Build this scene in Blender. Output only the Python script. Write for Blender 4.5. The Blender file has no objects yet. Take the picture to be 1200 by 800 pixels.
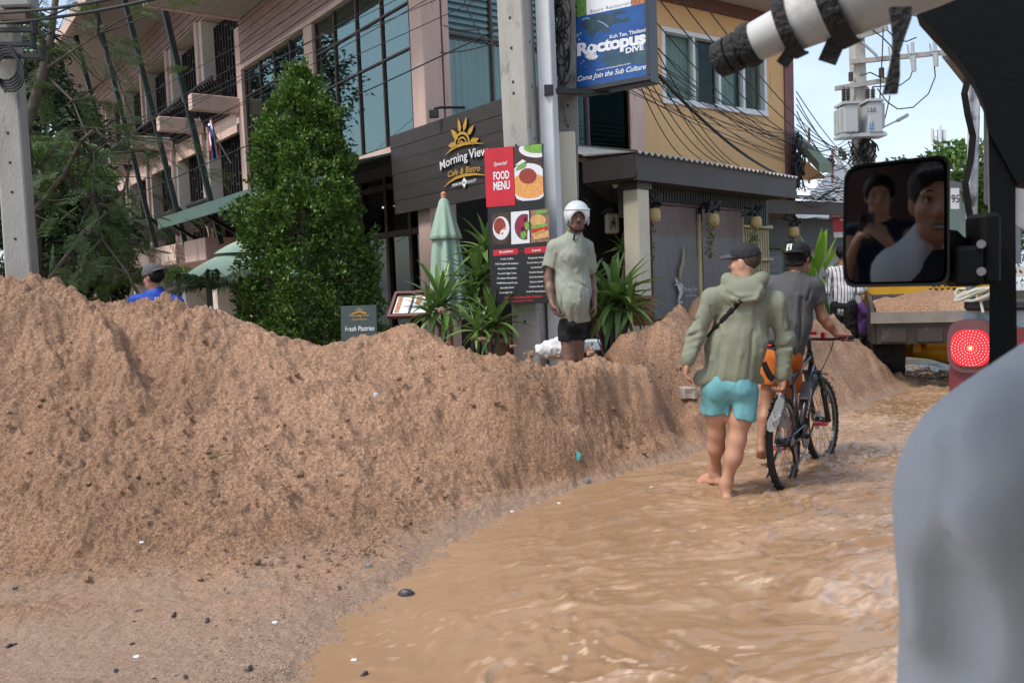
import bpy, bmesh, math, random
import numpy as np
from mathutils import Vector, Matrix
random.seed(7)
RNG = np.random.default_rng(11)
SC = bpy.context.scene
COL = SC.collection
R_ = math.radians

# ------------------------------------------------------------------ camera
FPX, CU, CV = 1000.0, 600.0, 400.0            # focal length in pixels of the 1200 x 800 photograph
PITCH, ROLL, EYE = R_(3.9), R_(2.2), 1.55
cF = np.array([0, math.cos(PITCH), -math.sin(PITCH)])
_r0 = np.array([1.0, 0, 0]); _u0 = np.array([0, math.sin(PITCH), math.cos(PITCH)])
cR = math.cos(ROLL) * _r0 - math.sin(ROLL) * _u0
cU = math.sin(ROLL) * _r0 + math.cos(ROLL) * _u0
cam_d = bpy.data.cameras.new('camera'); cam = bpy.data.objects.new('camera', cam_d); COL.objects.link(cam)
cam_d.sensor_width = 36; cam_d.lens = 36 * FPX / 1200
cam_d.clip_start = 0.02; cam_d.clip_end = 3000
m = Matrix.Identity(4)
for i in range(3):
    m[i][0] = cR[i]; m[i][1] = cU[i]; m[i][2] = -cF[i]
m[2][3] = EYE
cam.matrix_world = m
cam_d.dof.use_dof = True; cam_d.dof.focus_distance = 6.2; cam_d.dof.aperture_fstop = 12.0
SC.camera = cam

# ------------------------------------------------------------------ sky and sun
SUN_EL, SUN_AZ = R_(56), R_(240)              # azimuth measured from +Y towards +X
W = bpy.data.worlds.new('World'); SC.world = W; W.use_nodes = True
nt = W.node_tree; nt.nodes.clear()
out = nt.nodes.new('ShaderNodeOutputWorld'); bg = nt.nodes.new('ShaderNodeBackground')
sky = nt.nodes.new('ShaderNodeTexSky'); sky.sky_type = 'NISHITA'; sky.sun_disc = False
sky.sun_elevation = SUN_EL; sky.sun_rotation = SUN_AZ; sky.air_density = 1.2; sky.dust_density = 2.5; sky.ozone_density = 1.5
tc = nt.nodes.new('ShaderNodeTexCoord'); mp = nt.nodes.new('ShaderNodeMapping'); mp.inputs['Scale'].default_value = (1.0, 1.0, 1.7)
n1 = nt.nodes.new('ShaderNodeTexNoise'); n1.inputs['Scale'].default_value = 2.6; n1.inputs['Detail'].default_value = 7; n1.inputs['Roughness'].default_value = 0.55
n1.inputs['Distortion'].default_value = 0.15
cr = nt.nodes.new('ShaderNodeValToRGB'); cr.color_ramp.elements[0].position = 0.34; cr.color_ramp.elements[1].position = 0.74
cr.color_ramp.elements[0].color = (0.12, 0.12, 0.12, 1); cr.color_ramp.elements[1].color = (0.85, 0.85, 0.85, 1)
mx = nt.nodes.new('ShaderNodeMix'); mx.data_type = 'RGBA'
nt.links.new(tc.outputs['Generated'], mp.inputs['Vector']); nt.links.new(mp.outputs['Vector'], n1.inputs['Vector'])
nt.links.new(n1.outputs['Fac'], cr.inputs['Fac']); nt.links.new(cr.outputs['Color'], mx.inputs['Factor'])
nt.links.new(sky.outputs['Color'], mx.inputs['A']); mx.inputs['B'].default_value = (5.0, 5.8, 7.0, 1)
nt.links.new(mx.outputs['Result'], bg.inputs['Color']); bg.inputs['Strength'].default_value = 0.080
nt.links.new(bg.outputs['Background'], out.inputs['Surface'])
sun_d = bpy.data.lights.new('sun', 'SUN'); sun_d.energy = 1.3; sun_d.angle = R_(14); sun_d.color = (1.0, 0.95, 0.87)
sun = bpy.data.objects.new('sun', sun_d); COL.objects.link(sun)
_sd = Vector((math.sin(SUN_AZ) * math.cos(SUN_EL), math.cos(SUN_AZ) * math.cos(SUN_EL), math.sin(SUN_EL)))
sun.rotation_euler = (-_sd).to_track_quat('-Z', 'Y').to_euler()
SC.view_settings.view_transform = 'Standard'; SC.view_settings.look = 'None'; SC.view_settings.gamma = 1
SC.view_settings.exposure = 1.34
SC.render.engine = 'CYCLES'
SC.cycles.max_bounces = 6; SC.cycles.diffuse_bounces = 3; SC.cycles.glossy_bounces = 4; SC.cycles.transmission_bounces = 4
SC.cycles.transparent_max_bounces = 8; SC.cycles.caustics_reflective = False; SC.cycles.caustics_refractive = False
SC.cycles.sample_clamp_indirect = 6
SC.cycles.use_denoising = True

# ------------------------------------------------------------------ geometry helpers
def ray(u, v):
    return cF + cR * ((u - CU) / FPX) + cU * ((CV - v) / FPX)
def P(u, v, d):                                # the point seen at photo pixel (u, v), d metres ahead
    r = ray(u, v); p = r * (d / r[1]); p[2] += EYE
    return p
def G(u, v, z=0.0):                            # the point at photo pixel (u, v) at height z
    r = ray(u, v); t = (z - EYE) / r[2]
    p = r * t; p[2] += EYE
    return p
def pix(p):
    q = np.array(p, float) - np.array([0, 0, EYE]); f = q @ cF
    return (CU + FPX * (q @ cR) / f, CV - FPX * (q @ cU) / f, f)
def nrm(v):
    v = np.array(v, float); return v / max(1e-9, np.linalg.norm(v))
V3 = lambda *a: np.array(a, float)

class MB:
    def __init__(s): s.v = []; s.f = []
    def add(s, vs, fs):
        o = len(s.v); s.v.extend([tuple(map(float, p)) for p in vs]); s.f.extend([tuple(o + i for i in f) for f in fs]); return s
    def hexa(s, p):                            # 4 bottom corners ccw, 4 top corners
        return s.add(p, [(3, 2, 1, 0), (4, 5, 6, 7), (0, 1, 5, 4), (1, 2, 6, 5), (2, 3, 7, 6), (3, 0, 4, 7)])
    def box(s, c, size, ax=None, bev=0.0):
        X, Y, Z = ax if ax is not None else (V3(1, 0, 0), V3(0, 1, 0), V3(0, 0, 1))
        c = np.array(c, float); a, b, h = np.array(size) / 2
        if bev <= 0:
            pts = [c + X * x + Y * y + Z * z for z in (-h, h) for x, y in ((-a, -b), (a, -b), (a, b), (-a, b))]
            return s.hexa(pts)
        e = min(bev, a * .9, b * .9, h * .9); rings = []
        for z, i in ((-h, e), (-h + e, 0), (h - e, 0), (h, e)):
            A, B = a - i, b - i
            ring = [(-A + (e - i), -B), (A - (e - i), -B), (A, -B + (e - i)), (A, B - (e - i)), (A - (e - i), B), (-A + (e - i), B), (-A, B - (e - i)), (-A, -B + (e - i))]
            rings.append([c + X * x + Y * y + Z * z for x, y in ring])
        o = len(s.v)
        for r in rings: s.v.extend([tuple(p) for p in r])
        s.f.append(tuple(o + i for i in reversed(range(8)))); s.f.append(tuple(o + 24 + i for i in range(8)))
        for k in range(3):
            for i in range(8):
                j = (i + 1) % 8; s.f.append((o + k * 8 + i, o + k * 8 + j, o + k * 8 + 8 + j, o + k * 8 + 8 + i))
        return s
    def span(s, p, q, w, h, up=(0, 0, 1), bev=0.0):   # a bar from p to q, w wide and h high
        p, q = np.array(p, float), np.array(q, float); L = np.linalg.norm(q - p); X = (q - p) / L
        Y = nrm(np.cross(up, X)); Z = np.cross(X, Y)
        return s.box((p + q) / 2, (L, w, h), (X, Y, Z), bev)
    def tube(s, pts, r, n=8, caps=True, flat=None):
        pts = [np.array(p, float) for p in pts]; m = len(pts)
        rs = list(r) if hasattr(r, '__len__') else [r] * m
        t0 = nrm(pts[1] - pts[0]); a = V3(0, 0, 1) if abs(t0[2]) < .9 else V3(1, 0, 0)
        N = nrm(np.cross(t0, a)); o = len(s.v)
        for i, p in enumerate(pts):
            t = nrm(pts[min(i + 1, m - 1)] - pts[max(i - 1, 0)]); N = nrm(N - t * (N @ t)); B = np.cross(t, N)
            for k in range(n):
                an = 2 * math.pi * k / n; s.v.append(tuple(p + (N * math.cos(an) + B * math.sin(an)) * rs[i]))
        for i in range(m - 1):
            for k in range(n):
                j = (k + 1) % n; s.f.append((o + i * n + k, o + i * n + j, o + i * n + n + j, o + i * n + n + k))
        if caps:
            s.f.append(tuple(o + k for k in reversed(range(n)))); s.f.append(tuple(o + (m - 1) * n + k for k in range(n)))
        return s
    def lathe(s, prof, c=(0, 0, 0), n=16, ax=None, wob=None):   # prof: (radius, height) pairs
        X, Y, Z = ax if ax is not None else (V3(1, 0, 0), V3(0, 1, 0), V3(0, 0, 1)); c = np.array(c, float); o = len(s.v)
        for i, (r, h) in enumerate(prof):
            for k in range(n):
                an = 2 * math.pi * k / n; rr = r * (wob(an, h) if wob else 1)
                s.v.append(tuple(c + (X * math.cos(an) + Y * math.sin(an)) * rr + Z * h))
        for i in range(len(prof) - 1):
            for k in range(n):
                j = (k + 1) % n; s.f.append((o + i * n + k, o + i * n + j, o + i * n + n + j, o + i * n + n + k))
        if prof[0][0] > 1e-4: s.f.append(tuple(o + k for k in reversed(range(n))))
        if prof[-1][0] > 1e-4: s.f.append(tuple(o + (len(prof) - 1) * n + k for k in range(n)))
        return s
    def prism(s, poly, off):                   # polygon (3-d points) pushed by the vector off
        n = len(poly); off = np.array(off, float); a = [np.array(p, float) for p in poly]
        nn = sum((np.cross(a[i], a[(i + 1) % n]) for i in range(n)), np.zeros(3))
        if nn @ off > 0: a = a[::-1]
        s.add(a + [p + off for p in a], [tuple(range(n)), tuple(2 * n - 1 - i for i in range(n))] + [((i + 1) % n, i, n + i, n + (i + 1) % n) for i in range(n)])
        return s
    def quad(s, a, b, c, d): return s.add([a, b, c, d], [(0, 1, 2, 3)])
    def ball(s, c, r, n=10, sq=(1, 1, 1)):
        c = np.array(c, float); m = max(4, n // 2 + 1); o = len(s.v)
        for i in range(m + 1):
            th = math.pi * i / m
            for k in range(n):
                an = 2 * math.pi * k / n
                s.v.append((c[0] + r * sq[0] * math.sin(th) * math.cos(an), c[1] + r * sq[1] * math.sin(th) * math.sin(an), c[2] - r * sq[2] * math.cos(th)))
        for i in range(m):
            for k in range(n):
                j = (k + 1) % n; s.f.append((o + i * n + k, o + i * n + j, o + i * n + n + j, o + i * n + n + k))
        return s

def world_loc(o):
    p = np.zeros(3)
    while o is not None: p = p + np.array(o.location); o = o.parent
    return p
def mesh_of(name, v, f, mat=None, smooth=False, off=None):
    me = bpy.data.meshes.new(name); v = np.asarray(v, np.float32).reshape(-1, 3)
    if off is not None: v = v - np.asarray(off, np.float32)
    if isinstance(f, np.ndarray):
        k = f.shape[1]; me.vertices.add(len(v)); me.vertices.foreach_set('co', v.ravel())
        me.loops.add(f.size); me.loops.foreach_set('vertex_index', f.astype(np.int32).ravel())
        me.polygons.add(len(f)); me.polygons.foreach_set('loop_start', np.arange(0, f.size, k, dtype=np.int32))
        me.update(calc_edges=True)
    else:
        me.from_pydata(v.tolist(), [], f); me.update()
    if smooth: me.polygons.foreach_set('use_smooth', np.ones(len(me.polygons), bool))
    if mat is not None:
        for mm in (mat if isinstance(mat, (list, tuple)) else [mat]): me.materials.append(mm)
    return me
def tag(o, label=None, cat=None, group=None, kind=None):
    if label: o['label'] = label
    if cat: o['category'] = cat
    if group: o['group'] = group
    if kind: o['kind'] = kind
    return o
def obj(name, mb, mat, parent=None, smooth=False, label=None, cat=None, group=None, kind=None, sharp=None):
    v, f = (mb.v, mb.f) if isinstance(mb, MB) else mb
    if parent is None:
        b = np.asarray(v, float).reshape(-1, 3); base = V3((b[:, 0].min() + b[:, 0].max()) / 2, (b[:, 1].min() + b[:, 1].max()) / 2, b[:, 2].min())
        off = base
    else: base = None; off = world_loc(parent)
    me = mesh_of(name, v, f, mat, smooth, off)
    if sharp is not None: me.set_sharp_from_angle(angle=R_(sharp))
    o = bpy.data.objects.new(name, me); COL.objects.link(o)
    if parent is None: o.location = base
    else: o.parent = parent
    if parent is not None and kind is None and name.endswith('lettering'): kind = 'stuff'
    return tag(o, label, cat, group, kind)
def thing(name, label, cat, loc=(0, 0, 0), group=None, rz=0.0):
    o = bpy.data.objects.new(name, None); COL.objects.link(o); o.empty_display_size = .1
    o.location = loc; o.rotation_euler = (0, 0, rz)
    return tag(o, label, cat, group)
def kids(o): return [c for c in bpy.data.objects if c.parent == o]
def dup(root, loc, rz=0.0, label=None, scale=1.0):
    r = root.copy(); COL.objects.link(r); r.location = loc; r.rotation_euler = (0, 0, rz); r.scale = (scale,) * 3
    if label: r['label'] = label
    for ch in kids(root):
        c = ch.copy(); COL.objects.link(c); c.parent = r
        for g in kids(ch):
            d = g.copy(); COL.objects.link(d); d.parent = c
    return r

# numpy value noise ------------------------------------------------
def _hash(i, seed):
    n = (i[..., 0] * 374761393 + i[..., 1] * 668265263 + (i[..., 2] * 2147483647 if i.shape[-1] > 2 else 0) + seed * 974711) & 0x7fffffff
    n = ((n ^ (n >> 13)) * 1274126177) & 0x7fffffff
    n = ((n ^ (n >> 15)) * 1911520717) & 0x7fffffff
    return ((n ^ (n >> 16)) & 0xffff) / 65535.0
def vnoise(p, seed=0):                         # p (..., 2 or 3) -> -1..1
    p = np.asarray(p, float); i = np.floor(p).astype(np.int64); f = p - i; f = f * f * f * (f * (f * 6 - 15) + 10)
    D = p.shape[-1]; r = 0.0
    for c in range(2 ** D):
        o = np.array([(c >> k) & 1 for k in range(D)]); w = 1.0
        for k in range(D): w = w * (f[..., k] if o[k] else 1 - f[..., k])
        r = r + w * _hash(i + o, seed)
    return r * 2 - 1
def fbm(p, oct=4, seed=0, gain=.5, lac=2.03):
    r = 0.0; a = 1.0; p = np.asarray(p, float)
    for k in range(oct): r = r + a * vnoise(p, seed + k * 17); p = p * lac + 3.7; a *= gain
    return r

# text ------------------------------------------------------------
def text_geo(s, size=1.0, shear=0.0, bold=0.0, align='CENTER', spacing=1.0, res=3):
    cu = bpy.data.curves.new('lettering', 'FONT'); cu.body = s; cu.size = size; cu.shear = shear; cu.offset = bold * size; cu.align_x = align
    cu.space_character = spacing; cu.resolution_u = res; cu.align_y = 'BOTTOM_BASELINE'
    o = bpy.data.objects.new('lettering', cu); COL.objects.link(o)
    dg = bpy.context.evaluated_depsgraph_get(); me = bpy.data.meshes.new_from_object(o.evaluated_get(dg))
    v = np.array([x.co[:] for x in me.vertices]).reshape(-1, 3); f = [tuple(p.vertices) for p in me.polygons]
    bpy.data.objects.remove(o); bpy.data.curves.remove(cu); bpy.data.meshes.remove(me)
    return v, f
class Board:                                   # a flat sign: o lower-left corner, ex and ey unit axes, nz outward
    def __init__(s, o, ex, ey): s.o = np.array(o, float); s.ex = nrm(ex); s.ey = nrm(ey); s.n = np.cross(s.ex, s.ey)
    def at(s, x, y, h=0.0): return s.o + s.ex * x + s.ey * y + s.n * h
    def text(s, mb, t, x, y, size, h=.004, width=None, arc=None, tilt=0.0, **k):
        v, f = text_geo(t, size, **k)
        if not len(v): return mb
        w0 = v[:, 0].max() - v[:, 0].min(); cx = (v[:, 0].max() + v[:, 0].min()) / 2
        sx = width / w0 if width else 1.0
        X = (v[:, 0] - cx) * sx; Y = v[:, 1].copy()
        if arc: Y = Y + arc * (1 - (2 * X / (w0 * sx)) ** 2)
        ct, st = math.cos(tilt), math.sin(tilt)
        pts = [s.at(x + a * ct - b * st, y + a * st + b * ct, h) for a, b in zip(X, Y)]
        return mb.add(pts, f)
    def poly(s, mb, pts, h=.003): return mb.add([s.at(x, y, h) for x, y in pts], [tuple(range(len(pts)))])
    def disc(s, mb, x, y, rx, ry=None, h=.003, n=20, rot=0.0):
        ry = ry or rx; return s.poly(mb, [(x + rx * math.cos(a) * math.cos(rot) - ry * math.sin(a) * math.sin(rot), y + rx * math.cos(a) * math.sin(rot) + ry * math.sin(a) * math.cos(rot)) for a in np.linspace(0, 2 * math.pi, n, endpoint=False)], h)
    def rect(s, mb, x0, y0, x1, y1, h=.003): return s.poly(mb, [(x0, y0), (x1, y0), (x1, y1), (x0, y1)], h)
    def stroke(s, mb, pts, w, h=.003):         # a line of varying width drawn on the board
        pts = [np.array(p, float) for p in pts]; n = len(pts); ws = w if hasattr(w, '__len__') else [w] * n; L = []; Rr = []
        for i, p in enumerate(pts):
            t = nrm(pts[min(i + 1, n - 1)] - pts[max(i - 1, 0)]); q = V3(-t[1], t[0]) if False else np.array([-t[1], t[0]])
            L.append(p + q * ws[i] / 2); Rr.append(p - q * ws[i] / 2)
        vs = [s.at(*p, h) for p in L] + [s.at(*p, h) for p in Rr]
        return mb.add(vs, [(i, n + i, n + i + 1, i + 1) for i in range(n - 1)])

# ------------------------------------------------------------------ materials
def mat(name, col, rough=.7, var=.12, scale=6.0, bump=0.0, bscale=None, metal=0.0, spec=.5, col2=None, stretch=(1, 1, 1), detail=5, emit=None, estr=0, coat=0.0, spots=None, alpha=None):
    m = bpy.data.materials.new(name); m.use_nodes = True; t = m.node_tree; N = t.nodes; L = t.links; b = N['Principled BSDF']
    b.inputs['Roughness'].default_value = rough; b.inputs['Metallic'].default_value = metal; b.inputs['Specular IOR Level'].default_value = spec
    b.inputs['Coat Weight'].default_value = coat
    c = np.array(col, float); c2 = np.array(col2, float) if col2 is not None else None
    tcn = N.new('ShaderNodeTexCoord'); mpn = N.new('ShaderNodeMapping'); mpn.inputs['Scale'].default_value = stretch
    L.new(tcn.outputs['Object'], mpn.inputs['Vector'])
    no = N.new('ShaderNodeTexNoise'); no.inputs['Scale'].default_value = scale; no.inputs['Detail'].default_value = detail; no.inputs['Roughness'].default_value = .62
    L.new(mpn.outputs['Vector'], no.inputs['Vector'])
    rp = N.new('ShaderNodeValToRGB'); rp.color_ramp.elements[0].position = .3; rp.color_ramp.elements[1].position = .7
    lo, hi = (c * (1 - var), np.minimum(c * (1 + var), .95)) if c2 is None else (c, c2)
    rp.color_ramp.elements[0].color = (*lo, 1); rp.color_ramp.elements[1].color = (*hi, 1)
    L.new(no.outputs['Fac'], rp.inputs['Fac']); last = rp.outputs['Color']
    if spots:                                  # (scale, threshold, colour): blotches of dirt or wear
        s2 = N.new('ShaderNodeTexNoise'); s2.inputs['Scale'].default_value = spots[0]; s2.inputs['Detail'].default_value = 6; s2.inputs['Roughness'].default_value = .7
        L.new(mpn.outputs['Vector'], s2.inputs['Vector'])
        r2 = N.new('ShaderNodeValToRGB'); r2.color_ramp.elements[0].position = spots[1]; r2.color_ramp.elements[1].position = min(1, spots[1] + .12)
        r2.color_ramp.elements[0].color = (0, 0, 0, 1); r2.color_ramp.elements[1].color = (1, 1, 1, 1)
        L.new(s2.outputs['Fac'], r2.inputs['Fac']); mm = N.new('ShaderNodeMix'); mm.data_type = 'RGBA'
        L.new(r2.outputs['Color'], mm.inputs['Factor']); L.new(last, mm.inputs['A']); mm.inputs['B'].default_value = (*spots[2], 1); last = mm.outputs['Result']
    L.new(last, b.inputs['Base Color'])
    if bump:
        bn = N.new('ShaderNodeTexNoise'); bn.inputs['Scale'].default_value = bscale or scale * 6; bn.inputs['Detail'].default_value = 4
        L.new(mpn.outputs['Vector'], bn.inputs['Vector']); bu = N.new('ShaderNodeBump'); bu.inputs['Strength'].default_value = bump; bu.inputs['Distance'].default_value = .02
        L.new(bn.outputs['Fac'], bu.inputs['Height']); L.new(bu.outputs['Normal'], b.inputs['Normal'])
    if emit is not None:
        b.inputs['Emission Color'].default_value = (*emit, 1); b.inputs['Emission Strength'].default_value = estr
    return m
def glassy(name, tint, gloss=.25, rough=.02, trans=(.5, .6, .6)):     # a pane: tinted see-through plus mirror-like sky
    m = bpy.data.materials.new(name); m.use_nodes = True; t = m.node_tree; N = t.nodes; L = t.links
    for n in list(N): N.remove(n)
    o = N.new('ShaderNodeOutputMaterial'); tr = N.new('ShaderNodeBsdfTransparent'); tr.inputs['Color'].default_value = (*trans, 1)
    gl = N.new('ShaderNodeBsdfGlossy'); gl.inputs['Roughness'].default_value = rough; gl.inputs['Color'].default_value = (*tint, 1)
    fr = N.new('ShaderNodeFresnel'); fr.inputs['IOR'].default_value = 1.5; ad = N.new('ShaderNodeMath'); ad.operation = 'ADD'; ad.inputs[1].default_value = gloss; ad.use_clamp = True
    ge = N.new('ShaderNodeNewGeometry'); bf = N.new('ShaderNodeMath'); bf.operation = 'SUBTRACT'; bf.inputs[0].default_value = 1; L.new(ge.outputs['Backfacing'], bf.inputs[1]); mu = N.new('ShaderNodeMath'); mu.operation = 'MULTIPLY'
    mx = N.new('ShaderNodeMixShader'); L.new(fr.outputs['Fac'], ad.inputs[0]); L.new(ad.outputs[0], mu.inputs[0]); L.new(bf.outputs[0], mu.inputs[1]); L.new(mu.outputs[0], mx.inputs['Fac'])
    L.new(tr.outputs[0], mx.inputs[1]); L.new(gl.outputs[0], mx.inputs[2]); L.new(mx.outputs[0], o.inputs['Surface'])
    return m
def leaf_mat(name, c1, c2, rough=.45, trans=.25):
    m = bpy.data.materials.new(name); m.use_nodes = True; t = m.node_tree; N = t.nodes; L = t.links; b = N['Principled BSDF']
    b.inputs['Roughness'].default_value = rough
    ge = N.new('ShaderNodeNewGeometry'); rp = N.new('ShaderNodeValToRGB')
    rp.color_ramp.elements[0].color = (*c1, 1); rp.color_ramp.elements[1].color = (*c2, 1)
    L.new(ge.outputs['Random Per Island'], rp.inputs['Fac'])
    L.new(rp.outputs['Color'], b.inputs['Base Color'])
    tl = N.new('ShaderNodeBsdfTranslucent'); L.new(rp.outputs['Color'], tl.inputs['Color'])
    mx = N.new('ShaderNodeMixShader'); mx.inputs['Fac'].default_value = trans
    L.new(b.outputs[0], mx.inputs[1]); L.new(tl.outputs[0], mx.inputs[2]); L.new(mx.outputs[0], N['Material Output'].inputs['Surface'])
    return m
# the directions of the street block: dL runs along the long wing, dR along the shop fronts
dL = ray(-130, 360); dL[2] = 0; dL = nrm(dL); dR = V3(dL[1], -dL[0], 0); UP = V3(0, 0, 1)
# ------------------------------------------------------------------ ground, sand heaps, flood water
def sand_mat(name, dry=(.54, .33, .21), dark=(.38, .225, .137)):
    m = bpy.data.materials.new(name); m.use_nodes = True; t = m.node_tree; N = t.nodes; L = t.links; b = N['Principled BSDF']
    tc = N.new('ShaderNodeTexCoord')
    def noise(s, d=5, r=.6):
        n = N.new('ShaderNodeTexNoise'); n.inputs['Scale'].default_value = s; n.inputs['Detail'].default_value = d; n.inputs['Roughness'].default_value = r
        L.new(tc.outputs['Object'], n.inputs['Vector']); return n
    def ramp(src, a, bb, c0, c1):
        r = N.new('ShaderNodeValToRGB'); r.color_ramp.elements[0].position = a; r.color_ramp.elements[1].position = bb
        r.color_ramp.elements[0].color = (*c0, 1); r.color_ramp.elements[1].color = (*c1, 1); L.new(src, r.inputs['Fac']); return r
    def mixc(f, a, bb, bt='MIX'):
        x = N.new('ShaderNodeMix'); x.data_type = 'RGBA'; x.blend_type = bt
        if isinstance(f, float): x.inputs['Factor'].default_value = f
        else: L.new(f, x.inputs['Factor'])
        for s, k in ((a, 'A'), (bb, 'B')):
            if isinstance(s, tuple): x.inputs[k].default_value = (*s, 1)
            else: L.new(s, x.inputs[k])
        return x.outputs['Result']
    big = ramp(noise(.8, 6).outputs['Fac'], .38, .64, dark, dry)
    fine = ramp(noise(120, 3, .8).outputs['Fac'], .34, .68, (.46, .43, .41), (1.48, 1.50, 1.54))
    grit = ramp(noise(48, 4, .75).outputs['Fac'], .33, .66, (.60, .58, .56), (1.3, 1.3, 1.3))
    c = mixc(1.0, big.outputs['Color'], fine.outputs['Color'], 'MULTIPLY'); c = mixc(1.0, c, grit.outputs['Color'], 'MULTIPLY')
    vo = N.new('ShaderNodeTexVoronoi'); vo.inputs['Scale'].default_value = 85; L.new(tc.outputs['Object'], vo.inputs['Vector'])
    sp = ramp(vo.outputs['Color'], .93, .97, (0, 0, 0), (.6, .6, .6))
    c = mixc(sp.outputs['Color'], c, (.52, .40, .31))
    # wet band near the water line: darker pinkish gravel, smoother
    att = N.new('ShaderNodeAttribute'); att.attribute_name = 'wet'
    wetc = mixc(1.0, (.43, .285, .195), ramp(noise(70, 4, .8).outputs['Fac'], .3, .7, (.62, .62, .62), (1.45, 1.45, 1.48)).outputs['Color'], 'MULTIPLY')
    c = mixc(att.outputs['Fac'], c, wetc)
    L.new(c, b.inputs['Base Color'])
    mr = N.new('ShaderNodeMapRange'); L.new(att.outputs['Fac'], mr.inputs['Value']); mr.inputs['To Min'].default_value = .95; mr.inputs['To Max'].default_value = .42
    L.new(mr.outputs[0], b.inputs['Roughness']); b.inputs['Specular IOR Level'].default_value = .35
    b1 = N.new('ShaderNodeBump'); b1.inputs['Strength'].default_value = 1.0; b1.inputs['Distance'].default_value = .026
    b2 = N.new('ShaderNodeBump'); b2.inputs['Strength'].default_value = .9; b2.inputs['Distance'].default_value = .013
    L.new(noise(34, 6, .7).outputs['Fac'], b1.inputs['Height']); L.new(noise(130, 3, .7).outputs['Fac'], b2.inputs['Height'])
    L.new(b1.outputs['Normal'], b2.inputs['Normal']); L.new(b2.outputs['Normal'], b.inputs['Normal'])
    return m
M_SAND = sand_mat('damp coarse sand')

# control points of the heap's surface (photo pixel and distance, or height) -> x, y, z
SHORE = [(335, 815), (352, 770), (385, 735), (440, 695), (500, 646), (560, 615), (640, 583), (700, 565), (760, 547), (830, 524), (880, 506), (940, 497), (985, 488), (1035, 466), (1080, 446)]
FOOT = [(-120, 690), (-40, 690), (40, 700), (120, 708), (200, 712), (300, 716), (370, 704), (420, 676), (470, 648), (510, 624), (590, 590), (690, 558), (760, 534), (806, 516)]
CREST = [(u, v + (0 if u < 480 else min(13, (u - 480) * .12)), d + (.0 if u < 420 else min(.66, (u - 420) * .0036)) + .05) for u, v, d in [(-300, 345, 6.5), (-200, 340, 6.6), (-120, 336, 6.6), (-60, 334, 6.6), (0, 331, 6.6), (40, 329, 6.65), (66, 332, 6.7), (86, 348, 6.8), (115, 354, 6.9), (150, 359, 6.9), (180, 355, 6.95), (215, 356, 7.0), (250, 364, 7.0), (290, 370, 7.0), (320, 376, 7.0), (345, 390, 7.0), (385, 394, 7.0), (420, 382, 6.95), (450, 378, 6.9), (475, 377, 6.9), (500, 386, 6.9), (540, 392, 6.8), (570, 402, 6.75), (600, 407, 6.7), (640, 414, 6.6), (680, 414, 6.6), (705, 426, 6.6), (735, 446, 6.6), (765, 462, 6.6), (800, 482, 6.62), (826, 500, 6.6)]]
HEAP2 = [(712, 428, 7.8), (735, 404, 8.3), (765, 380, 8.8), (780, 369, 9.0), (797, 361, 9.2), (813, 357, 9.35), (830, 355, 9.5), (870, 360, 9.8), (910, 366, 10.0), (960, 376, 10.2), (1000, 382, 10.5), (1020, 392, 10.7), (1031, 420, 10.7),
         (735, 432, 7.5), (760, 425, 7.9), (800, 412, 8.3), (850, 430, 8.4), (920, 430, 9.0), (960, 430, 9.4), (1000, 430, 9.7), (820, 450, 7.7), (880, 468, 8.0), (985, 462, 9.1), (1025, 455, 9.6)]
ctl = [G(u, v, .0) for u, v in SHORE] + [G(u, v, .05) for u, v in FOOT] + [P(*c) for c in CREST] + [P(*c) for c in HEAP2]
for u, v, d in CREST:                          # the far side slopes down to the pavement
    p = P(u, v, d); b = nrm(p * V3(1, 1, 0)); q = p + b * .9; q[2] = max(.45, p[2] * .55); ctl.append(q)
    q = p + b * 2.0; q[2] = .42; ctl.append(q)
for u, v, d in HEAP2[2:10]:
    p = P(u, v, d); b = nrm(V3(-.45, .9, 0)); q = p + b * .8; q[2] = max(.42, p[2] * .55); ctl.append(q)
    q = p + b * 1.7; q[2] = .4; ctl.append(q)
# body of the near face: hollow at the left, spur, gentle bulges
ctl += [P(60, 410, 6.1), P(25, 470, 5.75), P(150, 430, 6.15), P(165, 470, 5.9), P(70, 490, 5.65), P(215, 470, 5.85), P(300, 440, 6.2), P(380, 460, 6.15), P(480, 470, 6.32), P(560, 480, 6.38),
        P(640, 500, 6.36), P(700, 505, 6.52), P(760, 497, 6.85), P(250, 560, 5.25), P(120, 580, 5.05), P(350, 580, 5.2), P(450, 560, 5.5), P(540, 555, 5.74), P(10, 590, 4.95), P(200, 640, 4.72), P(330, 650, 4.65), P(60, 650, 4.65),
        P(795, 462, 7.05), P(812, 475, 7.0), P(830, 487, 6.95), P(850, 500, 6.8), P(760, 430, 7.0)]
for u, v in ((0, 745), (100, 750), (200, 755), (290, 760), (0, 800), (120, 800), (240, 800), (310, 790)): ctl.append(G(u, v, .022))
ctl.append(G(10, 712, .10)); ctl.append(G(35, 722, .07)); ctl.append(G(165, 788, -.012)); ctl.append(G(345, 745, .012)); ctl.append(G(395, 790, .006)); ctl.append(G(430, 812, .004)); ctl.append(G(372, 752, -.004)); ctl.append(G(355, 800, -.006)); ctl.append(G(400, 765, .004))
for u, v in SHORE:                             # bed falls away under the water
    p = G(u, v, 0); n = nrm(V3(.62, -.78, 0)) if v > 560 else nrm(V3(.35, -.94, 0))
    for k, z in ((.3, -.045), (.9, -.1), (1.8, -.13)): ctl.append(V3(p[0] + n[0] * k, p[1] + n[1] * k, z))
for x in (2.0, 3.2, 4.4):
    for y in (2.2, 3.4, 4.6): ctl.append(V3(x, y, -.14))
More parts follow.
